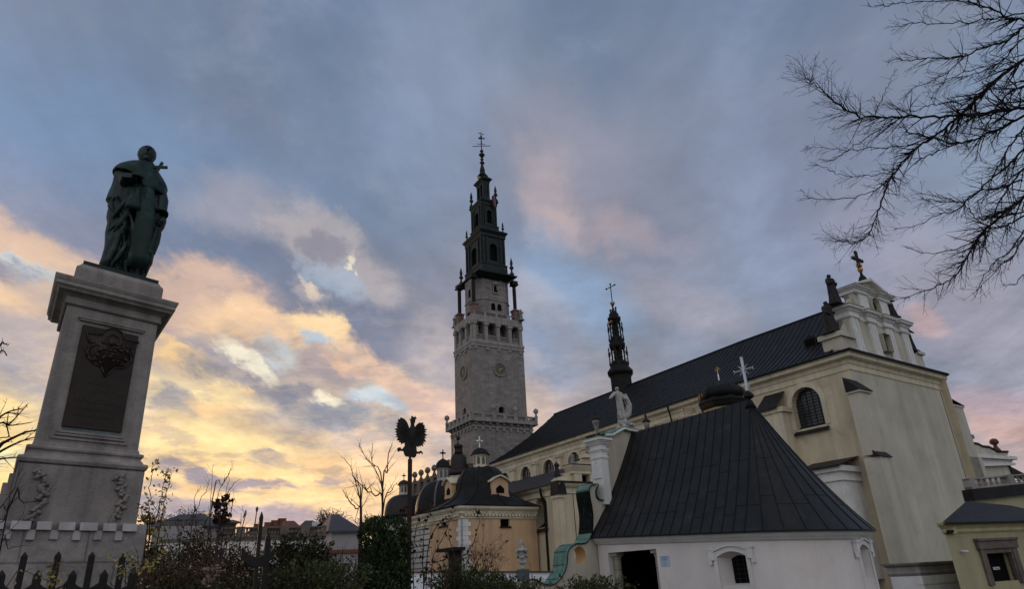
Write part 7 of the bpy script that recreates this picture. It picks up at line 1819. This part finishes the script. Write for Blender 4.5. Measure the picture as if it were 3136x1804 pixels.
limbs=[
 ([(1500,250),(1300,400),(1128,500),(990,520),(860,540),(700,548),(560,552),(430,548),(330,535),(250,490),(180,420),(130,390),(95,345)],.040,.006,.9,12,9.5),
 ([(1400,50),(1250,170),(1128,275),(1040,340),(940,430),(870,500),(780,580),(690,650),(600,715),(530,800),(490,860),(460,940),(430,1030),(390,1110),(330,1140),(250,1130)],.046,.006,.8,12.3,10),
 ([(1450,350),(1128,540),(1000,610),(900,650),(820,670),(720,655),(600,620),(520,590)],.032,.006,.7,12,10.5),
 ([(1500,250),(1300,150),(1128,98),(1060,80),(940,30),(860,0),(700,-40),(560,-30)],.034,.006,.7,12,10.5),
 ([(1300,20),(1128,125),(1060,180),(940,220),(850,258),(760,270),(620,280),(540,275),(480,285)],.026,.005,.6,11.5,10.5),
 ([(1500,600),(1300,800),(1128,925),(1010,1020),(920,1110),(880,1180),(800,1300),(700,1350),(570,1400)],.042,.006,.7,12,10.5),
 ([(1400,500),(1250,600),(1128,700),(1050,780),(960,850),(880,930),(800,950),(700,940),(650,930)],.028,.005,.6,11.5,10.8),
 ([(1250,950),(1100,1000),(1010,1020),(900,1020),(850,960),(760,930),(640,910)],.020,.005,.5,11.5,10.8),
 ([(530,800),(480,850),(430,890),(340,925),(200,935),(120,930),(80,885)],.012,.004,.35,10.3,9.9),
 ([(680,665),(600,680),(480,690),(350,700),(250,700),(170,690),(100,690)],.012,.004,.4,10.9,10.2),
 ([(600,720),(530,790),(420,820),(300,825),(220,800),(150,770)],.012,.004,.4,10.6,10.1),
 ([(560,555),(480,590),(400,640),(320,690),(240,745),(180,760)],.011,.004,.4,10.4,9.8),
 ([(1128,1010),(1040,1060),(960,1080),(850,1150),(700,1190),(580,1165)],.018,.005,.5,11.5,10.8),
 ([(1128,60),(1000,80),(900,100),(760,110),(620,110),(520,118)],.018,.005,.5,11.5,10.6),
 ([(940,30),(820,0),(700,5),(560,10),(480,25),(400,28)],.014,.004,.35,11,10.3),
 ([(820,670),(740,700),(640,750),(560,830),(540,900)],.014,.004,.4,11,10.6),
 ([(870,500),(800,480),(700,490),(600,520),(520,510),(440,480)],.014,.004,.4,11,10.6),
 ([(430,548),(440,510),(470,440),(500,380),(520,330)],.009,.004,.25,10.2,10),
 ([(850,258),(780,330),(690,380),(600,420),(560,480)],.012,.004,.4,11,10.6),
 ([(1128,1080),(1060,1180),(980,1240),(920,1330),(900,1400)],.014,.004,.4,11.5,11),
 ([(1200,1250),(1128,1290),(1080,1340),(1030,1338)],.012,.004,.3,11,10.8),
 ([(1128,300),(1000,300),(860,330),(740,400),(690,470)],.014,.004,.45,11.3,10.8),
 ([(1200,560),(1128,600),(1060,690),(1000,790),(960,880),(910,960)],.024,.005,.7,11.6,11),
 ([(1250,700),(1128,790),(1040,900),(980,1010),(960,1100),(900,1180)],.024,.005,.7,11.6,11),
 ([(1250,330),(1128,400),(1040,450),(980,540),(930,640),(900,760)],.026,.005,.7,11.6,11),
 ([(1250,1060),(1128,1120),(1080,1200),(1010,1260),(900,1370)],.02,.005,.6,11.4,11),
 ([(1300,150),(1128,180),(1050,260),(950,330),(860,350),(760,370)],.02,.005,.7,11.4,11),
 ([(1128,840),(1000,880),(900,900),(820,980),(720,1010),(620,1060),(510,1080)],.018,.005,.5,11.5,10.8),
]
rnd=random.Random(21)
tr=G(); tb=at(3700,1500,13); top=at(3500,300,12.5)
tr.tube([to*0,Vector((0,0,2)),Vector((.1,0,4.5)),top-to],[.34,.27,.22,.12],12); tr.build('trunk',M_bark,T)
for li,(px,ra,rb,lt,d0,d1) in enumerate(limbs):
    P=smooth([p-to for p in limb3(c7(px),d0,d1)],5); 
    P=[p+Vector((rnd.gauss(0,.008),rnd.gauss(0,.02),rnd.gauss(0,.008))) for p in P]
    g=G()
    if li in (0,1,2,3,5,6): P=[Vector((.1,0,3.2+.35*li))]+P
    rad=[.75*(ra+(rb-ra)*(i/(len(P)-1))**.8) for i in range(len(P))]; g.tube(P,rad,6,False)
    s0=1 if li in (0,1,2,3,5,6) else 0
    lime_twigs(g,P[s0:],rad[s0:],rnd,lt*1.12,0,1.0,Vector((-.3,-.1,-.25)) if rnd.random()<.6 else None,.0030)
    g.build('branch',M_bark,T)
# bare tree far left
T2=thing('bare_tree','leafless tree with curving boughs at the far left edge behind the pedestal','tree',Vector((at(-500,1500,24).x,at(-500,1500,24).y,0)),0); to=T2.location.copy()
G().tube([Vector((0,0,0)),Vector((.1,0,2)),at(-260,1480,24)-to],[.3,.24,.14],10).build('trunk',M_bark,T2)
def cL(pts): return [(x*.2403,1150+y*.2403) for x,y in pts]
for px,ra,lt in (([(-900,1500),(-300,1250),(0,900),(60,850),(200,780),(330,725),(480,700),(640,690)],.07,.8),([(-900,1500),(-300,1150),(0,975),(120,910),(250,850),(380,805),(560,760)],.05,.8),([(-900,1400),(-400,900),(0,610),(100,640),(250,625),(400,600)],.035,.8),([(-700,1100),(-200,700),(0,530),(100,470),(200,440),(300,430)],.04,.8),([(100,640),(180,560),(280,450),(350,370)],.02,.5),([(-200,1150),(0,1070),(120,1055),(260,1045),(380,1040)],.03,.6),([(-200,900),(0,800),(110,780),(90,640),(105,500)],.02,.6),([(-500,300),(-200,120),(0,-380),(60,-400),(110,-390)],.03,.3),([(-300,-100),(-100,-180),(0,-300),(50,-310),(90,-250)],.03,.3)):
    P=smooth([p-to for p in limb3(cL(px),24,23)],4); g=G(); rad=[ra+(.012-ra)*(i/(len(P)-1)) for i in range(len(P))]; g.tube(P,rad,5,False); r2=random.Random(int(ra*999)+len(px))
    lime_twigs(g,P,rad,r2,lt*1.1,0,.22,None,.008); g.build('branch',M_bark,T2)
# ---- leaf clumps
def leaves(g,pts,size,rnd,m=1,asp=2.2,curl=.3,nrm=None):
    for p in pts:
        for _ in range(m):
            a=Vector((rnd.gauss(0,1),rnd.gauss(0,1),rnd.gauss(0,1))).normalized(); b=a.orthogonal().normalized(); th=rnd.uniform(0,6.28); b=(b*math.cos(th)+a.cross(b)*math.sin(th))
            if nrm is not None: a=(a*.8+nrm(p)).normalized(); b=(b-a*b.dot(a)).normalized()
            s_=size*rnd.uniform(.6,1.4); q=Vector(p); c_=a.cross(b)
            v=[q-a*s_*.5,q+b*s_/asp*.5+c_*s_*curl*.1,q+a*s_*.5,q-b*s_/asp*.5+c_*s_*curl*.1]; g.add(v,[(0,1,2,3)])
def shell(rnd,cx_,cy,cz_,rx,ry,rz_,n,lo=.75,bump=.12,flat=None,seed=0):
    out=[]
    ph=[rnd.uniform(0,6.28) for _ in range(6)]
    for _ in range(n):
        v=Vector((rnd.gauss(0,1),rnd.gauss(0,1),rnd.gauss(0,1))).normalized(); r_=rnd.uniform(lo,1)*(1+bump*math.sin(5*v.x+ph[0])*math.sin(6*v.z+ph[1])+bump*.7*math.sin(11*v.z+ph[2]+4*v.y))
        out.append(Vector((cx_+v.x*rx*r_,cy+v.y*ry*r_,cz_+v.z*rz_*r_)))
    return out
# thuja column
th0=at(1178,1700,12); TH_=thing('thuja','dense dark green columnar evergreen beside the eagle post','shrub',(th0.x,th0.y,0),0)
ztj=at(1190,1590,12).z; wj=.155*12*.0+ (at(1255,1700,12)-at(1100,1700,12)).length/2
rnd=random.Random(2); g=G()
for i in range(15000):
    z=rnd.uniform(0,1); a=rnd.uniform(0,6.283); prof=min(1,(1-z)*22+.25)**.5*(.93+.14*(1-z)); rr_=wj*prof*rnd.uniform(.72,1.03)*(1+.09*math.sin(7*a+9*z)+.07*math.sin(13*z*3+3*a)); h=z*ztj+(rnd.uniform(0,.05) if z>.95 else 0)
    p=Vector((rr_*math.cos(a),rr_*math.sin(a),h)); leaves(g,[p],.055,rnd,1,1.8,.3,lambda q: Vector((math.cos(a)*.5,math.sin(a)*.5,.9)))
g.build('foliage',M_thuja,TH_); g=G(); g.lathe([(wj*.55,0),(wj*.66,ztj*.3),(wj*.62,ztj*.8),(wj*.3,ztj*.93)],0,0,14); g.build('inner_branches',M_bark,TH_)
# junipers: feathery sprays
def juniper(name,label,px,d,wpx,hpx,m,seed,n=150,cat='shrub',droop=.25,lsz=.045,group=None,spread=.55):
    """px=(x,y) crown top centre"""
    P=at(px[0],px[1],d); s_=d/2100.; o=thing(name,label,cat,(P.x,P.y,0),0,group); rnd=random.Random(seed)
    W=wpx*s_/2; top=P.z; H=hpx*s_; g=G(); tw=G()
    for i in range(n):
        a=rnd.uniform(0,6.283); el_=rnd.uniform(.02,1.3); L_=1/math.sqrt((math.cos(el_)/W)**2+(math.sin(el_)/H)**2)*rnd.uniform(.75,1.06)
        d0=Vector((math.cos(a)*math.cos(el_),math.sin(a)*math.cos(el_),math.sin(el_)))
        Q=wander((0,0,max(.1,top-H)),d0,L_,rnd,.12,.09,-.01*droop)
        tw.tube(Q,[.012*(1-.8*k/(len(Q)-1)) for k in range(len(Q))],3,False)
        for k,q in enumerate(Q):
            f=k/(len(Q)-1)
            if f<.35: continue
            for _ in range(7): leaves(g,[q+Vector((rnd.gauss(0,.06),rnd.gauss(0,.06),rnd.gauss(0,.045)))*(1.5-f)],lsz*1.5,rnd,1,3.0,.2,lambda z_:d0*.9)
    tw.build('stems',M_twig,o); g.build('foliage',m,o); return o
juniper('juniper_bush','feathery green juniper in front of the chapel doorway, its tip reaching right',(1800,1768),15,330,90,M_junip,5,170,lsz=.05)
juniper('juniper_bush','dark green juniper at the foot of the stone urn',(1560,1758),14,300,90,M_junip,6,110)
juniper('juniper_bush','low green juniper between the eagle post and the white garden wall',(1400,1722),13,330,110,M_junip,7,130)
juniper('juniper_bush','dark green juniper just left of the stone urn',(1490,1742),13.5,170,80,M_junip,12,80)
juniper('juniper_bush','wide green spreading juniper left of the columnar evergreen',(960,1720),9,420,130,M_junip,8,170,lsz=.04)
juniper('pine_shrub','dark layered pine shrub before the town houses',(925,1625),16,230,120,M_pine,9,190,lsz=.06)
juniper('pine_shrub','dark green bush under the hedge beside the railing spike',(850,1755),8,260,90,M_pine,10,120,lsz=.035)
# brown and mixed bushes
def bush(name,label,px,d,wpx,hpx,m,m2,seed,n=2600,lsz=.05,twn=70,cat='shrub'):
    P=at(px[0],px[1],d); s_=d/2100.; o=thing(name,label,cat,(P.x,P.y,0),0); rnd=random.Random(seed); W=wpx*s_/2; H=hpx*s_; top=P.z
    tw=G(); g=G(); g2=G(); 
    for i in range(twn):
        a=rnd.uniform(0,6.283); r_=rnd.uniform(0,.5); el_=rnd.uniform(.5,1.5); d0=Vector((math.cos(a)*math.cos(el_),math.sin(a)*math.cos(el_),math.sin(el_)))
        L_=H*rnd.uniform(.7,1.12); Q=wander((r_*W*math.cos(a),r_*W*math.sin(a),max(0,top-H)),d0,L_,rnd,.1,.12); tw.tube(Q,[.010*(1-.75*k/(len(Q)-1)) for k in range(len(Q))],3,False)
        lime_twigs(tw,Q,[.006]*len(Q),rnd,L_*.35,1,.5,None,.003)
    for p in shell(rnd,0,0,top-H*.55,W,W*.8,H*.52,n,.35,.22): leaves(g if rnd.random()<.7 else g2,[p],lsz,rnd,1,1.9)
    tw.build('stems',M_twig,o); g.build('foliage',m,o); 
    if m2: g2.build('dry_foliage',m2,o)
    return o
bush('hedge_bush','tall brown and green climbing bush in the middle of the lower left',(620,1590),12,190,260,M_brownl,M_pine,31,5200,.05,60)
bush('hedge_bush','rounded dark brown bush right of the stone pedestal',(520,1690),10,220,190,M_brownl,M_grass,32,4200,.045,50)
bush('hedge_bush','reddish brown thicket reaching towards the railing spike',(730,1650),11,200,200,M_brownl,M_deadl,33,3600,.045,70)
bush('ivy_bush','leafy green bush low down between pedestal and brown bush',(470,1640),13,120,120,M_junip,M_yell,34,1600,.05,20)
bush('hedge_bush','dark low undergrowth at the bottom edge under the thicket',(660,1760),8,420,130,M_pine,M_deadl,35,4600,.04,60)
bush('hedge_bush','dark brown scrub left of the columnar evergreen',(1050,1690),12,170,190,M_deadl,M_brownl,36,2200,.04,90)
# twiggy shrubs: straight shoots with few leaves
def shoots(name,label,P0,lines,m,rad,leafm=None,leafs=0,seed=0,lsz=.06,side=.5,cat='shrub',d=10,sl=.35):
    """lines: list of pixel polylines from root to tip"""
    P0=Vector((P0.x,P0.y,0)); o=thing(name,label,cat,P0,0); rnd=random.Random(seed); g=G(); lf=G()
    for px in lines:
        dd=d+rnd.uniform(-.3,.3); P=[at(x,y,dd)-P0 for x,y in px]
        P=smooth([Vector((P[0].x*.5,P[0].y*.5,0))]+P,4); P=[p+Vector((rnd.gauss(0,.006),rnd.gauss(0,.01),rnd.gauss(0,.006))) for p in P]
        r_=[rad*(1-.75*i/(len(P)-1)) for i in range(len(P))]; g.tube(P,r_,4,False)
        if side: lime_twigs(g,P[4:],r_[4:],rnd,sl,1,side,Vector((0,0,1)),.0025)
        if leafm:
            for k in range(leafs):
                t=rnd.uniform(.3,1); i=min(len(P)-2,int(t*(len(P)-1))); q=P[i]+(P[i+1]-P[i])*rnd.random()
                leaves(lf,[q+Vector((rnd.gauss(0,.03),rnd.gauss(0,.03),rnd.gauss(0,.02)))],lsz,rnd,1,1.8)
    g.build('stems',m,o)
    if leafm: lf.build('leaves',leafm,o)
    return o
def c3(pts): return [(x*.2912,1380+y*.2912) for x,y in pts]
def c4(pts): return [(420+x*.4149,1200+y*.4149) for x,y in pts]
shoots('forsythia_bush','thin shrub with small yellow leaves close to the right side of the pedestal',at(470,1750,8),[c3([(1520,1000),(1545,760),(1565,560),(1590,350),(1605,200),(1640,120)]),c3([(1560,1000),(1640,700),(1700,480),(1730,300),(1755,210)]),c3([(1640,1100),(1690,800),(1730,560),(1780,330),(1815,190)]),c3([(1560,900),(1500,740),(1490,640),(1520,540)]),c3([(1700,1200),(1620,900),(1560,850)])],M_twig,.008,M_yell,46,1,.045,.35,d=8,sl=.2)
shoots('forsythia_bush','yellowish sprigs in front of the low pedestal base and fence',at(400,1790,7),[c3([(1500,1456),(1430,1300),(1400,1200),(1350,1100)]),c3([(1300,1456),(1290,1300),(1250,1180),(1150,1120)]),c3([(560,1456),(540,1350),(570,1250),(600,1200)]),c3([(1560,1456),(1560,1250),(1620,1150)]),c3([(60,1456),(600,1420),(520,1380)])],M_twig,.005,M_yell,34,2,.035,.6,d=7,sl=.16)
shoots('bare_shrub','bare thin shoots crossing the left side of the pedestal base',at(30,1790,6.5),[c3([(-200,1300),(0,960),(110,840),(240,690)]),c3([(-150,1000),(20,760),(80,640),(150,400),(220,120)]),c3([(-100,900),(80,620),(180,500),(290,330)]),c3([(-60,1100),(100,1040),(210,1000)]),c3([(100,640),(250,560),(420,520),(540,390)])],M_bark,.006,None,0,3,.05,.35,d=6.5,sl=.3)
shoots('tall_bare_shrub','tall bare shoots rising in the middle of the lower left sky',at(620,1790,9),[c4([(440,1300),(430,1000),(430,800),(470,690)]),c4([(330,1456),(430,1200),(500,1000),(580,800),(650,650),(705,530)]),c4([(520,1300),(540,1000),(550,800),(560,545)]),c4([(400,1000),(440,880),(500,740),(535,640)]),c4([(600,1000),(650,800),(690,700),(775,645)]),c4([(300,1456),(270,1250),(200,1000),(120,830),(60,760)]),c4([(560,800),(620,700),(680,600),(715,565)]),c4([(680,950),(730,820)]),c4([(780,1000),(790,930),(785,850)]),c4([(640,1000),(655,900),(650,780),(680,620)])],M_twig,.008,None,0,4,.05,.35,d=9,sl=.3)
o=shoots('drooping_leaf_shrub','shrub with a clump of hanging dark leaves against the sunset',at(640,1790,9.3),[c4([(600,1100),(600,960),(590,850),(600,815)]),c4([(600,1100),(630,950),(650,850),(655,770)])],M_twig,.008,M_deadl,95,5,.075,.5,d=9.3,sl=.16)
shoots('bare_shrub','leafless young tree standing left of the columnar evergreen',at(1105,1790,12.5),[[(1108,1790),(1107,1600),(1105,1540),(1085,1470),(1072,1430),(1050,1400)],[(1106,1540),(1125,1500),(1145,1480)],[(1107,1600),(1090,1560),(1065,1530),(1050,1500)],[(1105,1540),(1090,1490),(1092,1450)]],M_twigr,.018,None,0,6,.05,.6,d=12.5,sl=.5)
shoots('bare_shrub','taller leafless young tree just behind the columnar evergreen',at(1172,1790,13.2),[[(1172,1790),(1172,1620),(1171,1500),(1150,1440),(1120,1400),(1098,1360)],[(1171,1500),(1140,1420),(1141,1360)],[(1171,1490),(1185,1450),(1190,1390),(1200,1360)],[(1172,1560),(1150,1520),(1120,1500),(1080,1460)],[(1172,1580),(1200,1500),(1215,1480)]],M_twigr,.020,None,0,7,.05,.7,d=13.2,sl=.5)
shoots('leafy_shrub','dark twiggy shrub with hanging dead leaves right of the eagle post',at(1300,1790,12.5),[[(1235,1790),(1235,1600),(1238,1560)],[(1265,1790),(1270,1650),(1290,1560)],[(1295,1790),(1296,1680),(1305,1600),(1330,1540)],[(1320,1790),(1330,1700),(1360,1640),(1395,1560)],[(1370,1790),(1395,1730),(1375,1650),(1370,1590)],[(1365,1790),(1380,1740),(1440,1680),(1468,1600),(1455,1560)],[(1300,1760),(1350,1720),(1370,1700)],[(1310,1700),(1350,1600),(1380,1590)]],M_twigr,.014,M_deadl,20,8,.075,.6,d=12.5,sl=.45)
shoots('leafy_shrub','tangle of reddish arching stems behind the low juniper, left of the urn',at(1480,1790,15),[[(1480+dx,1790),(1480+dx*.7,1710),(1480+ex,yy)] for dx,ex,yy in ((-60,-90,1730),(-50,-60,1700),(-30,-40,1690),(-10,-25,1685),(0,0,1560),(10,25,1690),(30,45,1700),(40,80,1655),(50,60,1710),(20,70,1720),(-40,-80,1715),(0,20,1700),(-20,55,1640),(10,-50,1700))],M_twigr,.009,M_deadl,9,9,.05,1.3,d=15,sl=.5)
shoots('bare_shrub','thin leafless stem leaning across the white garden wall right of the urn',at(1630,1790,12),[[(1632,1804),(1628,1760),(1625,1740),(1620,1722)]],M_twigr,.010,None,0,10,.05,.2,d=12,sl=.12)
shoots('reed_tuft','dry feathery grass plume at the bottom edge of the dark undergrowth',at(650,1790,6),[c4([(520,1456),(530,1400),(560,1340),(610,1290)])],M_twig,.006,mat('dry_plume',(.20,.14,.11),.9,.3,9),120,11,.03,0,cat='grass',d=6)
# ================================================================ TOWN at the left horizon
def house(name,label,xl,xr,yt,yeave,d,az,dep,wallm,roofm,cat='house',hip=True,group='houses of the town beyond the garden',chim=()):
    P=at(xl,yeave,d); F=Fr((P.x,P.y,0),az,name,label,cat,group); x1,_=F.px(xr,yeave); ze=F.px((xl+xr)/2,yeave)[1]; zr__=F.px((xl+xr)/2,yt,dep/2)[1]
    G().box(0,x1,0,dep,0,ze).build('wall',wallm,F.e)
    h_=min(dep*.5,x1*.35) if hip else 0
    g=G(); g.add([(-.4,-.4,ze),(x1+.4,-.4,ze),(x1+.4,dep+.4,ze),(-.4,dep+.4,ze),(h_,dep/2,zr__),(x1-h_,dep/2,zr__),(-.4,-.4,ze-.2),(x1+.4,-.4,ze-.2)],[(0,1,5,4),(1,2,5),(2,3,4,5),(3,0,4),(0,3,2,1),(6,7,1,0)]); rf=g.build('roof',roofm,F.e)
    for (cx_,ct) in chim:
        xx,_=F.px(cx_,yt,dep/2); zt=F.px(cx_,ct,dep/2)[1]; G().box(xx-.6,xx+.6,dep/2-.4,dep/2+.4,zr__-2,zt).build('chimney',M_brick,rf)
    for k in range(int(x1/3.2)):
        x=1.4+k*3.2; 
        if x+1<x1: G().box(x,x+1.1,-.05,.02,ze-2.4,ze-.9).build('window',M_glass,F.e)
    return F
F1=house('town_house','long grey house with hipped roof and roof terrace, behind the pedestal bushes',470,700,1576,1612,95,62,12,M_townw,M_townr)
F1b=Fr(at(490,1640,85)-Vector((0,0,at(490,1640,85).z)),62,'terrace_building','pale block with a railed roof terrace in front of the long grey house','building','buildings of the town beyond the garden')
a=F1b.px(492,1613);b=F1b.px(625,1609); G().box(a[0],b[0],0,8,0,a[1]).build('wall',M_townw,F1b.e)
g=G(); z1_=F1b.px(492,1594)[1]; g.tube([(a[0],.2,z1_),(b[0],.2,z1_)],.10,4); 
for k in range(16): x=a[0]+(b[0]-a[0])*k/15; g.tube([(x,.2,a[1]),(x,.2,z1_)],.07 if k%5 else .12,4)
g.build('railing',M_townd,F1b.e)
F1c=house('town_house','narrow dark brick gable end right of the railed terrace',690,724,1593,1600,92,62,8,M_townd,M_townd,hip=False)
BB=Fr(at(650,1660,60)-Vector((0,0,at(650,1660,60).z)),66,'terrace_balustrade_wall','white garden terrace wall with a stone balustrade, left of the railing spike','balustrade')
a=BB.px(665,1655); b=BB.px(880,1650); t_=BB.px(770,1616)[1]; h_=t_-BB.px(770,1648)[1]; 
g=G(); balustrade(g,a[0],0,b[0]+3,0,BB.px(770,1648)[1],h_,5,6,.42); g.build('balustrade',M_gst,BB.e)
g=G(); g.box(a[0]-4,b[0]+3,0,.6,0,BB.px(770,1648)[1]); g.build('wall_body',M_whitep,BB.e); g=G().box(a[0]-4,b[0]+3,-.15,.7,BB.px(770,1648)[1]-.2,BB.px(770,1648)[1]).build('string_course',M_gst,BB.e)
house('town_house','low dark house with four broad brick chimneys near the street lamp',780,915,1612,1618,110,64,9,M_townd,M_townd,chim=((790,1606),(822,1601),(842,1595),(862,1589)))
house('town_house','small dark house with a pale gable just right of the chimneys',880,912,1596,1616,105,64,8,M_townw,M_brick,hip=False)
F2=house('town_house','grey hipped house with a small lit skylight, middle of the town',920,1000,1595,1621,100,66,11,M_townw,M_townr)
g=G(); s0=F2.px(955,1612,1.5); g.box(s0[0],s0[0]+1.0,1.2,1.4,s0[1]-.4,s0[1]+.5); g.build('skylight',mat('skylight_glass',(.5,.5,.55),.2,.1,2),F2.e)
house('town_house','larger white house with a tall pyramid roof, nearest to the columnar evergreen',1015,1100,1577,1627,75,66,14,M_townw,M_townr)
house('town_house','brown house with dormer peeping over between two grey roofs',996,1060,1588,1600,88,66,8,M_townd,M_townd)
RD=Fr(at(985,1700,55)-Vector((0,0,at(985,1700,55).z)),68,'low_garden_wall','low white wall with red tiled coping below the pyramid roofed house','wall')
a=RD.px(985,1698); b=RD.px(1110,1694); G().box(a[0],b[0]+2,0,.5,0,a[1]).build('wall_body',M_townw,RD.e); G().box(a[0],b[0]+2,-.2,.7,a[1],a[1]+.25).build('tile_coping',M_brick,RD.e)
# street lamp
SL=Fr(at(783,1600,70)-Vector((0,0,at(783,1600,70).z)),66,'street_lamp','slim curved street lamp standing left of the tall iron spike','street lamp')
p=[SL.px(779,1620),SL.px(783,1590),SL.px(786,1568)]
g=G(); g.tube([(p[0][0]-.1,0,0)]+[(a,0,b) for a,b in p],[.09,.06,.05,.04],6); g.build('pole',M_townd,SL.e); g=G(); hx_,hz_=SL.px(787,1562); g.lathe([(.04,hz_-.25),(.11,hz_-.05),(.13,hz_+.08),(.08,hz_+.22),(.02,hz_+.27)],hx_,0,8); g.build('lamp_head',M_townd,SL.e,True)
# distant bare trees on the skyline
for k,(x,y,w_,h_,d,lb_) in enumerate([(570,1556,120,70,125,'distant leafless tree rising over the long grey house'),(650,1565,80,50,130,'smaller distant leafless tree right of the one over the grey house'),(1020,1560,110,60,130,'distant leafless trees crown behind the middle town roofs'),(1145,1570,70,60,128,'distant leafless tree behind the columnar evergreen'),(480,1570,60,50,120,'distant leafless tree just right of the pedestal')]):
    P=at(x,y,d); o=thing('distant_tree',lb_,'tree',(P.x,P.y,0),0,'distant bare trees on the skyline'); rnd=random.Random(50+k); s_=d/2100; g=G(); top=P.z; W=w_*s_/2
    for i in range(60):
        a=rnd.uniform(0,6.28); d0=Vector((math.cos(a)*.7,math.sin(a)*.7,rnd.uniform(.4,1.3))); L_=rnd.uniform(.6,1.0)*max(W,h_*s_); Q=wander((0,0,top-h_*s_),d0,L_,rnd,.6,.15); g.tube(Q,[.10*(1-.7*q/(len(Q)-1)) for q in range(len(Q))],3,False)
        for q in Q[2:]:
            for _ in range(2): e_=wander(q,Vector((rnd.gauss(0,1),rnd.gauss(0,1),rnd.uniform(0,1.2))),L_*.3,rnd,.5,.2); g.tube(e_,.04,3,False)
    g.build('crown',M_brtw if False else mat('distant_twigs',(.11,.075,.06),.9,.2,1),o); G().tube([(0,0,0),(0,0,top-h_*s_+.5)],[.3,.2],6).build('trunk',M_bark,o)
